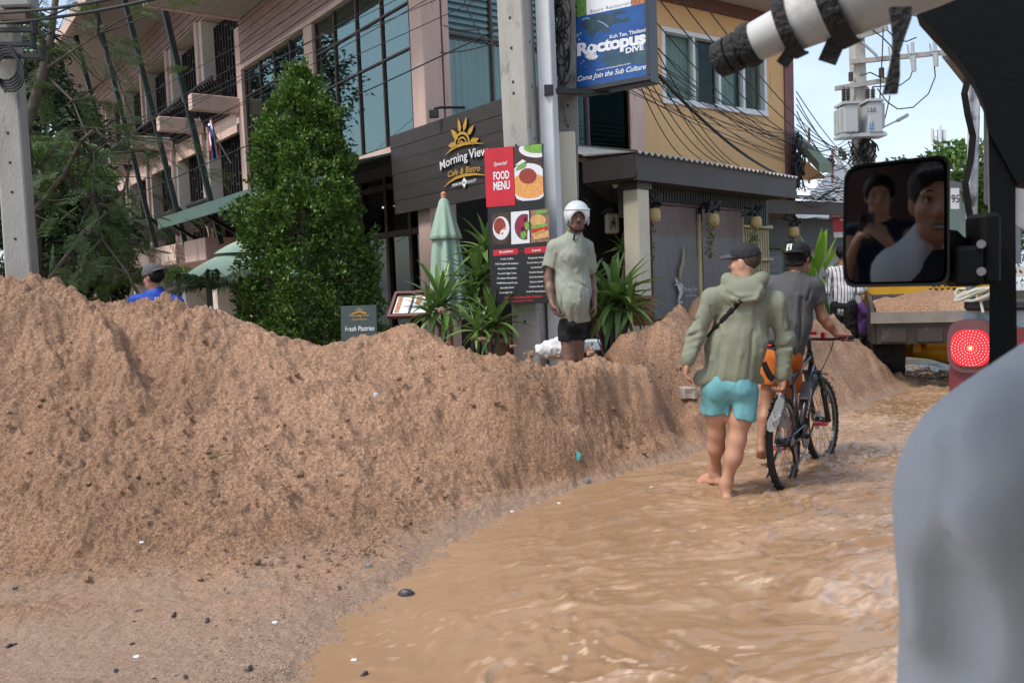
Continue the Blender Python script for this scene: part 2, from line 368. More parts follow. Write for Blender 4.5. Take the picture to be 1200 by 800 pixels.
for x, y, z in ((-7, 9.2, .45), (-5, 9.5, .42), (-3, 10, .42), (-1, 10, .42), (-7, 7, 1.1), (-7, 5, .35), (-6, 4.2, .06), (-5, 3, .03), (-3, 2, .02), (-1, 2, .0), (4.5, 12.5, .3), (3, 12, .4), (5.6, 12.2, -.1), (6.2, 13, -.13), (5.5, 9.8, -.1), (6, 8, -.14), (6, 11, -.12)): ctl.append(V3(x, y, z))
ctl = np.array(ctl)
def tps_fit(xy, z, lam=.0004):
    n = len(xy); d = np.linalg.norm(xy[:, None] - xy[None], axis=2); K = np.where(d > 0, d * d * np.log(np.maximum(d, 1e-9)), 0) + np.eye(n) * lam
    A = np.zeros((n + 3, n + 3)); A[:n, :n] = K; A[:n, n] = 1; A[:n, n + 1:] = xy; A[n:, :n] = A[:n, n:].T
    return np.linalg.solve(A, np.concatenate([z, np.zeros(3)]))
TW = tps_fit(ctl[:, :2], ctl[:, 2])
def terrain(xy):
    xy = np.asarray(xy, float); r = np.empty(len(xy)); n = len(ctl)
    for a in range(0, len(xy), 20000):
        q = xy[a:a + 20000]; d2 = ((q[:, None] - ctl[None, :, :2]) ** 2).sum(2)
        r[a:a + 20000] = (.5 * d2 * np.log(np.maximum(d2, 1e-12))) @ TW[:n] + TW[n] + q @ TW[n + 1:]
    return r
_sh = np.array([G(u, v, 0)[:2] for u, v in SHORE]); _sh = np.vstack([[-.9, 1.0], _sh, [6.0, 15.0], [40, 60], [80, 30], [30, -5], [-.9, -5]])
def water_dist(q):                             # metres from the water's edge, positive on the water
    a = _sh; b = np.roll(_sh, -1, 0); dm = np.full(len(q), 1e9); ins = np.zeros(len(q), bool)
    for p, r in zip(a, b):
        e = r - p; t = np.clip(((q - p) @ e) / (e @ e), 0, 1); dm = np.minimum(dm, np.linalg.norm(q - p - t[:, None] * e, axis=1))
        c = (p[1] > q[:, 1]) != (r[1] > q[:, 1]); xx = p[0] + (q[:, 1] - p[1]) * (r[0] - p[0]) / (r[1] - p[1] + 1e-12); ins ^= c & (q[:, 0] < xx)
    return np.where(ins, dm, -dm)
_tps = terrain
def terrain(xy):
    xy = np.asarray(xy, float); d = water_dist(xy) + .05 * fbm(xy * 2.3, 3, 66); z = _tps(xy)
    land = np.maximum(z, np.minimum(.016, -.10 * d)); land = np.minimum(land, .012 + np.maximum(0, -d) * 1.5)
    return np.where(d > 0, -.13 * np.clip(d / 1.2, 0, 1) ** 1.3, land)
def ground_z(x, y): return float(terrain([(x, y)])[0])
def grid(x0, x1, y0, y1, sp):
    nx, ny = int((x1 - x0) / sp) + 1, int((y1 - y0) / sp) + 1
    X, Y = np.meshgrid(np.linspace(x0, x1, nx), np.linspace(y0, y1, ny)); i = np.arange(nx * ny).reshape(ny, nx)
    f = np.stack([i[:-1, :-1], i[:-1, 1:], i[1:, 1:], i[1:, :-1]], -1).reshape(-1, 4)
    return np.stack([X.ravel(), Y.ravel()], 1), f, (ny, nx)
def coarse_terrain(xy, shape, x0, x1, y0, y1, k=4):    # evaluate on a coarse lattice, interpolate smoothly
    cxy, _, (cy, cx) = grid(x0, x1, y0, y1, .08); Z = terrain(cxy).reshape(cy, cx)
    gx = (xy[:, 0] - x0) / (x1 - x0) * (cx - 1); gy = (xy[:, 1] - y0) / (y1 - y0) * (cy - 1)
    ix = np.clip(gx.astype(int), 0, cx - 2); iy = np.clip(gy.astype(int), 0, cy - 2); fx = gx - ix; fy = gy - iy
    return (Z[iy, ix] * (1 - fx) + Z[iy, ix + 1] * fx) * (1 - fy) + (Z[iy + 1, ix] * (1 - fx) + Z[iy + 1, ix + 1] * fx) * fy
E0 = V3(0, 0, EYE)
def on_heap(u, v):                            # where a photo ray meets the smooth heap
    r = ray(u, v); t = np.arange(2.2, 12, .04); pts = r * t[:, None] + E0; i = int(np.argmax(pts[:, 2] < np.maximum(terrain(pts[:, :2]), 0))); return pts[i]
FEAT = [([(5, 384), (30, 388), (62, 394)], -.13, .10), ([(8, 368), (60, 374)], .06, .12), ([(88, 356), (118, 398), (150, 440), (158, 462)], .10, .13), ([(100, 352), (150, 392), (190, 432)], -.09, .16), ([(150, 446), (240, 440), (330, 428)], .05, .12), ([(485, 384), (560, 446), (650, 512), (716, 552)], .08, .13), ([(445, 402), (525, 470), (610, 535)], -.07, .16), ([(540, 408), (640, 470), (735, 520)], -.06, .14), ([(560, 402), (680, 452), (800, 500)], .07, .10),
        ([(190, 545), (260, 560), (330, 590)], .035, .16), ([(240, 460), (300, 478)], -.05, .09), ([(330, 455), (420, 520)], -.04, .14), ([(205, 700), (290, 690), (330, 680)], -.045, .07), ([(60, 690), (110, 705)], .04, .09), ([(590, 578), (640, 556), (700, 552)], -.04, .06), ([(712, 468), (745, 482)], -.05, .07), ([(770, 508), (800, 502)], -.06, .06), ([(800, 425), (840, 432)], -.06, .16)]
FEAT = [(np.array([on_heap(*q)[:2] for q in pts]), a, w) for pts, a, w in FEAT]
def features(xy):
    z = np.zeros(len(xy)); q = xy + .05 * np.stack([fbm(xy * 3, 3, 201), fbm(xy * 3, 3, 207)], 1)
    for pts, a, w in FEAT:
        m_ = ((q > pts.min(0) - 3 * w) & (q < pts.max(0) + 3 * w)).all(1); c = q[m_]; dm = np.full(len(c), 9.0)
        for p, r in zip(pts[:-1], pts[1:]): e = r - p; t = np.clip((c - p) @ e / (e @ e), 0, 1); dm = np.minimum(dm, np.linalg.norm(c - p - t[:, None] * e, axis=1))
        z[m_] += a * np.exp(-(dm / w) ** 2)
    return z
def sand_sheet(name, x0, x1, y0, y1, sp, keep, seed):
    xy, f, shp = grid(x0, x1, y0, y1, sp); z = coarse_terrain(xy, shp, x0, x1, y0, y1)
    dry = np.clip((z - .035) / .16, 0, 1)      # relief grows away from the washed strip
    z += dry * (-.072 + .045 * fbm(xy * 1.35, 3, seed) + .030 * fbm(xy * 4.6, 3, seed + 5)) + (.006 + .012 * dry) * fbm(xy * 13, 3, seed + 9) + (.0028 + .008 * dry) * fbm(xy * 36, 2, seed + 13)
    rough = np.clip(.42 + 1.6 * vnoise(xy * 1.1, seed + 40), .06, 1)      # crumbly patches and raked smooth ones
    cl = np.maximum(0, vnoise(xy * 9.5, seed + 21) - .18) * np.maximum(0, vnoise(xy * 3.1, seed + 30) + .55)
    cl2 = np.maximum(0, vnoise(xy * 21, seed + 22) - .12); cl3 = np.maximum(0, vnoise(xy * 44, seed + 23) - .1)
    bil = lambda f, sd: np.abs(vnoise(xy * f + .3 * np.stack([vnoise(xy * f * .5, sd + 3), vnoise(xy * f * .5, sd + 4)], 1), sd))
    z += dry * (features(xy) + rough * (.048 * bil(6.5, seed + 60) + .036 * bil(14, seed + 61) + .024 * bil(29, seed + 62) + .08 * cl + .03 * cl2) + 0.015 * bil(52, seed + 63)) + .006 * (1 - dry) * cl3
    rut = np.abs(vnoise(np.stack([xy[:, 0] * .9 + xy[:, 1] * .5, xy[:, 1] * 2.2 - xy[:, 0] * 1.3], 1), seed + 50))
    z -= dry * .05 * np.clip(.16 - rut, 0, 1) / .16 * np.clip(vnoise(xy * .7, seed + 51) + .4, 0, 1)
    k = keep(xy, z); fk = k[f].all(1); f = f[fk]; used = np.unique(f); mp = -np.ones(len(xy), int); mp[used] = np.arange(len(used))
    z = np.where((sp > .02) & (xy[:, 1] < 7.262), z - .03 * np.clip((7.262 - xy[:, 1]) / .06, 0, 1), z)
    v = np.column_stack([xy, z])[used]
    o = obj(name, (v, mp[f]), M_SAND, smooth=True, kind='structure')
    a = o.data.attributes.new('wet', 'FLOAT', 'POINT'); zz = v[:, 2] + .02 * fbm(v[:, :2] * 3, 3, 3)
    a.data.foreach_set('value', np.clip((.085 - zz) / .05, 0, 1).astype(np.float32))
    return o
def in_view(xy, mg=.25):
    x, y = xy[:, 0], xy[:, 1]; return (x > -.66 * y - mg - .3) & (x < .66 * y + mg)
sand_sheet('sand_heap', -5.6, 1.9, 2.3, 7.25, .0105, lambda q, z: in_view(q) & (z > -.10), 1)
sand_sheet('sand_heap', -6.2, 6.2, 7.15, 13.0, .026, lambda q, z: in_view(q, .8) & (z > -.10), 1)
for x0, x1, y0, y1 in ():
    pass
M_PAVE = mat('dusty concrete paving', (.30, .25, .21), .85, .25, 3, .3)
obj('ground', MB().box((0, 180, -.75), (800, 800, 1.0)), M_PAVE, kind='structure')
# raised forecourt of the hotel and its restaurant
pv = MB(); A0 = V3(-30, 9.0, 0); pv.prism([V3(-30, 7.9, -.2), V3(-6, 8.6, -.2), V3(1.6, 9.6, -.2), V3(4.6, 13.0, -.2), V3(12, 22, -.2), V3(-5, 60, -.2), V3(-60, 60, -.2)], (0, 0, .55))
obj('forecourt', pv, M_PAVE, kind='structure')

def water_mat():
    m = bpy.data.materials.new('muddy flood water'); m.use_nodes = True; t = m.node_tree; N = t.nodes; L = t.links; b = N['Principled BSDF']
    tc = N.new('ShaderNodeTexCoord'); n = N.new('ShaderNodeTexNoise'); n.inputs['Scale'].default_value = .8; n.inputs['Detail'].default_value = 5
    L.new(tc.outputs['Object'], n.inputs['Vector']); r = N.new('ShaderNodeValToRGB'); r.color_ramp.elements[0].position = .35; r.color_ramp.elements[1].position = .65
    r.color_ramp.elements[0].color = (.280, .166, .090, 1); r.color_ramp.elements[1].color = (.335, .208, .120, 1); L.new(n.outputs['Fac'], r.inputs['Fac'])
    at = N.new('ShaderNodeAttribute'); at.attribute_name = 'foam_glint'
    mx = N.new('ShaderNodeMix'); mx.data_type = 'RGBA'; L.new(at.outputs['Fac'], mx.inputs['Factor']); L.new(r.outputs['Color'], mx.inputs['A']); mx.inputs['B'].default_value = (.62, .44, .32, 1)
    L.new(mx.outputs['Result'], b.inputs['Base Color']); b.inputs['Roughness'].default_value = .07; b.inputs['IOR'].default_value = 1.42
    n2 = N.new('ShaderNodeTexNoise'); n2.inputs['Scale'].default_value = 22; n2.inputs['Detail'].default_value = 3
    mp = N.new('ShaderNodeMapping'); mp.inputs['Rotation'].default_value = (0, 0, R_(-32)); mp.inputs['Scale'].default_value = (.5, 1.6, 1)
    L.new(tc.outputs['Object'], mp.inputs['Vector']); L.new(mp.outputs['Vector'], n2.inputs['Vector'])
    bu = N.new('ShaderNodeBump'); bu.inputs['Strength'].default_value = .3; bu.inputs['Distance'].default_value = .006; L.new(n2.outputs['Fac'], bu.inputs['Height']); L.new(bu.outputs['Normal'], b.inputs['Normal'])
    return m
M_WATER = water_mat()
def waves(xy):
    a = R_(30); X = xy[:, 0] * math.cos(a) + xy[:, 1] * math.sin(a); Y = -xy[:, 0] * math.sin(a) + xy[:, 1] * math.cos(a)
    w = np.stack([X, Y], 1); wp = np.stack([fbm(w * .9, 3, 3), fbm(w * .9, 3, 8)], 1) * .20
    q = w + wp
    turb = np.clip(.50 + .8 * np.clip((3.4 - xy[:, 1]) / 1.5, 0, 1) + .45 * np.clip((xy[:, 0] - .3) / 1.5, 0, 1) + .35 * vnoise(xy * .8, 77), .1, 1.25)
    shore = np.clip((xy[:, 0] + xy[:, 1] * .0 + 1.2) / 1.5, .15, 1)
    r1 = np.clip(1 - np.abs(fbm(q * [1.5, 4.2], 3, 31)), 0, 1); r2 = np.clip(1 - np.abs(fbm(q * [3.5, 9.5] + 5, 3, 47)), 0, 1); r3 = fbm(q * [8, 22], 3, 59); r4 = fbm(q * [16, 40], 2, 71)
    h = turb * shore * (.026 * r1 ** 3 + .015 * r2 ** 2.5 + .0082 * r3 + .0032 * r4)
    for (u, v) in ((851, 579), (836, 566), (917, 557), (968, 533), (893, 532)):     # rings round legs and wheels
        c = G(u, v, 0)[:2]; d = np.linalg.norm((xy - c) * [1, .8], axis=1) + .02 * vnoise(xy * 9, 61); h = h + .011 * np.exp(-d / .16) * np.cos(d * 42) + .004 * np.exp(-d / .35) * np.cos(d * 30)
    foam_glint = np.clip((r1 ** 3 * .6 + r2 ** 3 * .6 - .95) * 1.6, 0, 1) * np.clip(turb - .55, 0, 1) * 2 * np.clip(.5 + 2 * vnoise(q * [14, 30], 90), 0, 1)
    spk = (vnoise(q * 26, 95) > .8) * np.clip(turb - .25, 0, 1) * (vnoise(q * 2.3, 97) > .05)
    pf = fbm(q * [1.1, 4.0], 4, 131); reach = np.clip((4.9 - xy[:, 1]) / 1.5, 0, 1) + np.clip((xy[:, 0] - .6) / 1.2, 0, .45); reach = np.clip(reach, 0, 1) * np.clip(shore * 1.3 - .2, 0, 1)
    patch = np.clip((pf - .02) * 2.6, 0, 1) * reach; streak = np.clip(1 - 1.5 * np.abs(fbm(q * [9, 34], 2, 141)), 0, 1); h = h + patch * (.007 * fbm(q * [7, 26], 3, 151) + .010)
    glint = (vnoise(q * [17, 40], 161) > .62) * np.clip(fbm(q * [1.6, 3.5], 3, 163) + .15, 0, 1) * np.clip(reach + .15, 0, 1) * (shore > .3)  # pale glints on the ripples are painted into the water's colour
    return h, np.clip(patch * (.16 + .42 * streak) + foam_glint * .25 + glint * .8, 0, .95)
xy, f, shp = grid(-1.9, 7.6, 2.0, 13.5, .0175)
tz = coarse_terrain(xy, shp, -1.9, 7.6, 2.0, 13.5); h, foam_glint = waves(xy)
keep = in_view(xy, .4) & (tz < .04); fk = keep[f].all(1); f = f[fk]; used = np.unique(f); mpi = -np.ones(len(xy), int); mpi[used] = np.arange(len(used))
LEV = -.004
o = obj('flood_water', (np.column_stack([xy, h + LEV])[used], mpi[f]), M_WATER, smooth=True, kind='structure')
o.data.attributes.new('foam_glint', 'FLOAT', 'POINT').data.foreach_set('value', foam_glint[used].astype(np.float32))
xy, f, shp = grid(-14, 60, 13.5, 120, .5); keep = xy[:, 0] > 5.0 + (xy[:, 1] - 13.5) * .62 - 3; fk = keep[f].all(1)
obj('flood_water', (np.column_stack([xy, .012 * fbm(xy * 3, 2, 5) + LEV]), f[fk]), M_WATER, smooth=True, kind='structure')
# ------------------------------------------------------------------ hotel wing, glazed block, orange house
HC = P(493, 330, 11.7); HC[2] = 0
AXF = (dL, -dR, UP)
def F(s, w, z): return HC + dL * s - dR * w + UP * z
def fb(mb, s0, s1, w0, w1, z0, z1, bev=0.0): return mb.box(F((s0 + s1) / 2, (w0 + w1) / 2, (z0 + z1) / 2), (abs(s1 - s0), abs(w1 - w0), abs(z1 - z0)), AXF, bev)
def box1(*a, **k): return fb(MB(), *a, **k)
M_PINK = mat('weathered pink render', (.62, .44, .375), .8, .12, 1.6, .08, 40, stretch=(2, 2, .35), spots=(2.2, .58, (.37, .25, .21)))
M_PINKD = mat('dull pink boards', (.33, .22, .20), .7, .14, 2.0, .06, 30, stretch=(1, 1, 4))
M_BEIGE = mat('beige render', (.60, .53, .45), .85, .12, 1.2, .08, 30, spots=(1.8, .62, (.40, .34, .28)))
M_SOFF = mat('grey soffit boards', (.40, .36, .33), .75, .06, 2)
M_ROOMW = mat('wall with painted recess shade', (.20, .18, .165), .9, .15, 2)  # shade of the balcony recess is put into this wall colour
M_DARKIN = mat('painted room dimness', (.055, .055, .055), .9, .3, 1)  # near-black colour stands in for the shade of unlit interiors
M_GSTEEL = mat('dark green painted steel', (.022, .035, .036), .45, .2, 8)
M_BLACK = mat('black painted metal', (.014, .014, .015), .5, .2, 12)
M_LATT = mat('dark stained lattice', (.016, .011, .010), .6, .3, 9)
M_MULL = mat('brown window bars', (.085, .055, .048), .5, .15, 10)
M_GLASS = glassy('teal window glass', (.52, .68, .65), .27, .015, (.46, .55, .55))
M_GLASSC = glassy('clear curtained glass', (.75, .85, .88), .04, .015, (.82, .88, .87))
M_GLASSD = glassy('dark window glass', (.75, .85, .85), .05, .015, (.22, .28, .27))
M_CURT = mat('pale teal drawn curtain', (.32, .40, .39), .85, .10, 2, stretch=(1, 1, .2))
M_CURTG = mat('green grey curtain', (.30, .37, .34), .85, .12, 3, stretch=(1, 1, .2))
M_AWN = mat('green painted awning sheet', (.085, .15, .125), .5, .15, 4)
hotel = thing('hotel_building', 'pink and beige hotel wing with glazed corner block behind the sand heap', 'building', tuple(F(4, -2, .3)))
SEND = 26.0; SB = 6.72                          # far end of the wing; where the glazed block ends
# inner back walls and slabs of the wing
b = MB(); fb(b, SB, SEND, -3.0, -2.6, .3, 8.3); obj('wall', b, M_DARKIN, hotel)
for z0, z1, n in ((2.30, 2.5, 'floor_slab'), (4.95, 5.07, 'floor_slab'), (7.50, 7.56, 'ceiling_slab')):
    obj(n, box1(SB, SEND, -2.6, -.02, z0, z1), M_BEIGE, hotel)
fas = MB(); nb = 9
for k in range(nb):                             # overlapping cladding boards under the eaves, seen end to end
    z = 7.52 + k * (.80 / nb); fb(fas, SB - .9, SEND, -.03, .02 + .012 * (k % 2), z, z + .80 / nb - .014)
obj('cladding', fas, M_PINKD, hotel, kind='stuff'); obj('fascia_band', box1(SB - .9, SEND, -.12, -.035, 7.52, 8.34), M_PINKD, hotel)
obj('soffit', box1(SB - 3.5, SEND + .5, -3.0, 1.66, 8.345, 8.42), M_SOFF, hotel)
obj('roof_edge', box1(SB - 3.5, SEND + .5, 1.664, 1.80, 8.30, 8.55), M_PINK, hotel)
obj('roof', box1(SB - 3.5, SEND + .5, -9, 1.79, 8.425, 8.62), M_SOFF, hotel)
cols = [9.15, 11.65, 14.2, 16.7, 19.2, 21.7, 24.2]
pc = box1(-.18, .18, -1.35, 0, .35, 4.95); 
bays = [SB + .2] + cols
for k, s in enumerate(cols):
    obj('column', box1(s - .17, s + .17, -.50, -.004, .3, 2.28), M_BEIGE, hotel)
    obj('column', box1(s - .17, s + .17, -.50, -.004, 2.51, 4.94), M_BEIGE, hotel)
    obj('column', box1(s - .17, s + .17, -.50, -.004, 5.08, 7.49), M_BEIGE, hotel)
    obj('column_face', box1(s + .02, s + .20, 0, .05, 2.30, 7.50), M_PINK, hotel)
for k, s in enumerate([SB + .02] + cols):
    if k: obj('stub_beam', box1(s - .11, s + .11, .052, .98, 5.08, 5.38, bev=.012), M_PINK, hotel)
    else: obj('stub_beam', box1(s - .11, s + .11, .062, .98, 5.08, 5.38, bev=.012), M_PINK, hotel)
    obj('slanted_strut', MB().span(F(s + .30, .46, 2.55), F(s + .30, 1.50, 8.34), .10, .10, up=tuple(dL)), M_GSTEEL, hotel)
for k in range(len(cols)):
    a, e = bays[k] + .18, bays[k + 1] - .18
    obj('parapet', box1(a + .45, e + .1, .002, .62, 2.26, 2.72, bev=.012), M_PINK, hotel)
    obj('floor_edge', box1(a, e + .36, -.05, .0, 2.20, 2.50), M_PINK, hotel)
    obj('edge_beam', box1(a, e, -.10, -.02, 4.80, 5.20), M_PINK, hotel)
    # dark baskets of slats leaning out over the balcony, and irregular lattice behind
    for z0, first in ((5.22, 1), (2.74, 0)):
        rl = MB(); n = 11 if first else 7
        if first:
            for i in range(n):
                s = a + (e - a) * (i + .5) / n; rl.span(F(s, .05, z0), F(s, .42, z0 + .62), .05, .02, up=tuple(dL))
            for zz, ww in ((.0, .05), (.31, .235), (.62, .42)): rl.span(F(a, ww, z0 + zz), F(e, ww, z0 + zz), .035, .05)
            obj('railing', rl, M_LATT, hotel)
            bx = MB(); bx.add([F(a, -.02, z0), F(e, -.02, z0), F(e, .33, z0 + .58), F(a, .33, z0 + .58), F(a, -.06, z0 + .02), F(e, -.06, z0 + .02), F(e, .29, z0 + .60), F(a, .29, z0 + .60)],
                             [(0, 1, 2, 3), (7, 6, 5, 4), (0, 4, 5, 1), (1, 5, 6, 2), (2, 6, 7, 3), (3, 7, 4, 0)]); obj('railing_back', bx, M_LATT, hotel)
        else:
            bx = MB(); z0 = 2.74; bx.add([F(a + .2, .12, z0 + .25), F(e - .1, .12, z0 + .25), F(e - .1, .60, z0 + .72), F(a + .2, .60, z0 + .72), F(a + .2, .06, z0 + .29), F(e - .1, .06, z0 + .29), F(e - .1, .54, z0 + .78), F(a + .2, .54, z0 + .78)],
                             [(0, 1, 2, 3), (7, 6, 5, 4), (0, 4, 5, 1), (1, 5, 6, 2), (2, 6, 7, 3), (3, 7, 4, 0)]); obj('planter_box', bx, M_BLACK, hotel)
        la = MB(); zb, zt = z0 + .02, z0 + 2.15; r = random.Random(k * 7 + first); xs = np.linspace(a + .05, e, 11)
        for x in xs: fb(la, x - .025, x + .025, -.32, -.27, zb, zt)
        for i in range(10):
            for q in range(3): 
                zz = zb + (q + .3 + .5 * r.random() + (i % 2) * .25) * (zt - zb) / 3.3; fb(la, xs[i], xs[i + 1], -.32, -.27, zz, zz + .05)
        obj('lattice_screen', la, M_LATT, hotel)
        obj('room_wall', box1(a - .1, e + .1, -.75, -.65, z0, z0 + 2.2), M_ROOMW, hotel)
# glazed block: frame, panes, curtains
S0 = -.33                                       # plane of the right-hand face
def Rp(t, w, z): return HC + dL * (S0 - w) + dR * t + UP * z          # right face, w outward
AXR = (dR, -dL, UP)
def rb(mb, t0, t1, w0, w1, z0, z1, bev=0.0): return mb.box(Rp((t0 + t1) / 2, (w0 + w1) / 2, (z0 + z1) / 2), (abs(t1 - t0), abs(w1 - w0), abs(z1 - z0)), AXR, bev)
ZS, ZT = 3.50, 5.92
obj('corner_column', box1(S0, 0, -.42, 0, .35, 8.6, bev=.01), M_PINK, hotel)
obj('edge_pilaster', box1(6.45, SB, -.25, .06, .35, 6.70), M_PINK, hotel)
obj('pilaster', box1(3.06, 3.40, -.25, .05, ZS, ZT), M_PINK, hotel)
for k in range(10):
    z = ZT + .03 + k * .085
    fbz = box1(0.0, 6.449, -.05 + .007 * (k % 2), .045 + .010 * (k % 2), z, z + .074); obj('cladding_board', fbz, M_PINKD, hotel)
obj('band_backing', box1(.002, 6.44, -.25, -.06, ZT + .02, 6.80), M_PINKD, hotel)
obj('lintel_strip', box1(.003, 6.445, -.2, .065, ZT - .05, ZT + .028), M_PINK, hotel)
sof = MB()
for k in range(9): fb(sof, S0 - 2.5, 6.30, .07 + k * .19, .07 + k * .19 + .182, 6.80, 6.84)
obj('block_soffit', sof, M_SOFF, hotel, kind='stuff'); obj('block_roof', box1(S0 - 2.5, 6.32, .068, 1.80, 6.845, 7.10), M_SOFF, hotel); obj('soffit_trim', box1(6.30, 6.42, .07, 1.80, 6.78, 7.1), M_PINK, hotel)
Ls = [6.449, 5.62, 4.90, 4.15, 3.40]; Rs = [3.06, 2.35, 1.58, .80, .0]; Zs = [ZS + .05, 4.76, 5.36, ZT - .05]
for arr in (Ls, Rs):
    for i in range(4):
        for j in range(3):
            obj('window_pane', box1(arr[i + 1] + .02, arr[i] - .02, -.05, -.03, Zs[j] + .018, Zs[j + 1] - .018), M_GLASS, hotel)
    for x in arr: obj('mullion', box1(x - .014, x + .014, -.07, .0, ZS + .02, ZT - .051), M_MULL, hotel)
    for z in Zs[1:3]: obj('transom', box1(arr[-1] + .021, arr[0] - .021, -.066, -.004, z - .013, z + .013), M_MULL, hotel)
obj('window_sill', box1(.0, 6.449, -.2, .07, ZS - .06, ZS + .018), M_PINK, hotel)
def folds(P0, ex, n, w, z0, z1, amp, out, seed=1):    # hanging cloth with vertical folds
    mb = MB(); r = np.random.default_rng(seed); N = n * 8; xs = np.linspace(0, w, N + 1); ph = np.cumsum(r.uniform(.6, 1.4, N + 1)) * (2 * math.pi * n / N)
    for x, p in zip(xs, ph):
        for z in (z0, z1): mb.v.append(tuple(P0 + ex * x + out * (amp * math.sin(p)) + UP * z))
    for i in range(N): mb.f.append((2 * i, 2 * i + 2, 2 * i + 3, 2 * i + 1))
    return mb
obj('curtain', folds(F(.05, -.35, 0), dL, 9, 3.0, ZS, ZT, .03, -dR), M_CURT, hotel, smooth=True)
obj('curtain', folds(F(3.45, -.35, 0), dL, 8, 2.95, ZS, ZT, .03, -dR, 2), M_CURT, hotel, smooth=True)
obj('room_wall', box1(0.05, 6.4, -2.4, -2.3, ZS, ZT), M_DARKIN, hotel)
# right-hand face of the block
TE = 3.72
obj('right_sill', rb(MB(), .30, TE, -.2, .06, ZS - .06, ZS + .02), M_PINK, hotel)
obj('end_pier', rb(MB(), TE, TE + .30, -.3, .03, ZS - .1, 8.4), M_PINK, hotel)
tm = [.30, 1.12, 1.98, 2.86, TE]; zz = [ZS + .02, 4.92, 6.2, 7.6]
for i in range(4):
    for j in range(3): obj('window_pane', rb(MB(), tm[i] + .02, tm[i + 1] - .02, -.05, -.03, zz[j] + .018, zz[j + 1] - .018), M_GLASSC if i < 3 else M_GLASSD, hotel)
for x in tm: obj('mullion', rb(MB(), x - .015, x + .015, -.07, 0, zz[0], zz[3]), M_MULL, hotel)
for z in zz[1:3]: obj('transom', rb(MB(), tm[0] + .021, TE - .021, -.066, -.004, z - .013, z + .013), M_MULL, hotel)
obj('curtain', folds(Rp(.45, -.25, 0), dR, 24, 2.4, ZS, 4.92, .022, -dL, 3), mat('pale blue grey curtain', (.62, .69, .68), .85, .06, 2), hotel, smooth=True)
obj('curtain', folds(Rp(2.88, -.25, 0), dR, 10, .82, ZS, 6.0, .022, -dL, 4), mat('bottle green curtain', (.09, .15, .12), .85, .1, 2), hotel, smooth=True)
bl = MB()
for k in range(30): 
    z = 4.97 + k * .092; bl.add([Rp(.45, -.22, z), Rp(2.84, -.22, z), Rp(2.84, -.30, z + .085), Rp(.45, -.30, z + .085)], [(0, 1, 2, 3)])
obj('blind', bl, mat('pale blue slatted blind', (.58, .68, .68), .8, .05, 2), hotel, kind='stuff')
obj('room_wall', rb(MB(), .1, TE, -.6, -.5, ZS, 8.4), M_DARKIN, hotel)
obj('block_roof', rb(MB(), .0, TE + .2, -3, 0.02, 8.42, 8.6), M_SOFF, hotel)
# ground storey under the block: dark restaurant front set back below an awning
gz = .36
obj('side_wall', rb(MB(), .46, TE + .3, -.75, -.6, .35, 3.3), M_DARKIN, hotel)  # dark sheet across an open front, its colour standing in for interior shade
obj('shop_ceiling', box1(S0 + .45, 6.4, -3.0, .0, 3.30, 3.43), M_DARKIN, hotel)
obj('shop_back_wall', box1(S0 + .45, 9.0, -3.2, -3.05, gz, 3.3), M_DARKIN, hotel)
M_DFRAME = mat('dark brown timber frame', (.035, .022, .018), .6, .3, 6)
for s in (.55, 1.30, 2.05, 2.9, 3.7, 4.6, 5.5, 6.3): obj('door_frame', box1(s - .045, s + .045, -.72, -.60, gz, 3.29), M_DFRAME, hotel)
for z in (2.35, 3.1): obj('door_head', box1(.596, 6.25, -.715, -.605, z, z + .09), M_DFRAME, hotel)
for a, e in ((.6, 1.25), (1.35, 2.0), (2.1, 2.85), (2.95, 3.65), (3.75, 4.55), (4.65, 5.45)):
    obj('door_glass', box1(a, e, -.67, -.655, gz + .05, 2.34), M_GLASSD, hotel)
aw = MB(); aw.add([F(.45, 0, 3.42), F(9.2, 0, 3.42), F(9.2, 1.05, 3.16), F(.45, 1.05, 3.16), F(.45, 0, 3.45), F(9.2, 0, 3.45), F(9.2, 1.05, 3.19), F(.45, 1.05, 3.19)], [(0, 1, 2, 3), (7, 6, 5, 4), (0, 4, 5, 1), (1, 5, 6, 2), (2, 6, 7, 3), (3, 7, 4, 0)])
obj('awning', aw, M_AWN, hotel); obj('awning_edge', box1(.45, 9.2, 1.052, 1.10, 3.0, 3.22), M_AWN, hotel)
for s in (1.6, 4.2, 6.4, 8.8): obj('awning_brace', MB().span(F(s, .07, 2.55), F(s, .98, 3.1), .06, .06, up=tuple(dL)), M_BLACK, hotel)

# ------------------------------------------------------------------ orange house to the right
M_ORANGE = mat('orange painted render', (.72, .455, .215), .8, .07, 1.2, .05, 30, stretch=(2, 2, .3), spots=(1.8, .60, (.50, .27, .11)))
M_TRIM = mat('maroon painted trim', (.20, .085, .085), .6, .12, 4)
M_EAVE = mat('brown eave board', (.13, .055, .040), .6, .15, 5)
M_WHITEF = mat('white window frame', (.72, .75, .76), .4, .04, 8)
M_GLASSH = glassy('dim house window glass', (.7, .78, .8), .03, .015, (.78, .84, .82))
house = thing('orange_house', 'orange rendered house with white framed sliding window above the dark canopy', 'house', tuple(Rp(6.2, -2, .3)))
T0, T1 = TE + .302, 7.90; W0, W1, Z0, Z1 = 4.46, 7.12, 4.36, 5.58
obj('wall', rb(rb(rb(rb(MB(), T0, T1 - .26, -.3, 0, Z1, 6.9), T0, W0, -.3, 0, Z0, Z1), W1, T1 - .26, -.3, 0, Z0, Z1), T0, T1 - .26, -.3, 0, .3, Z0), M_ORANGE, house)
obj('corner_trim', rb(MB(), T1 - .26, T1, -.32, .03, .3, 6.9), M_TRIM, house)
obj('side_wall', rb(MB(), T1 - .3, T1 - .01, -6, -.33, .3, 6.9), M_ORANGE, house)
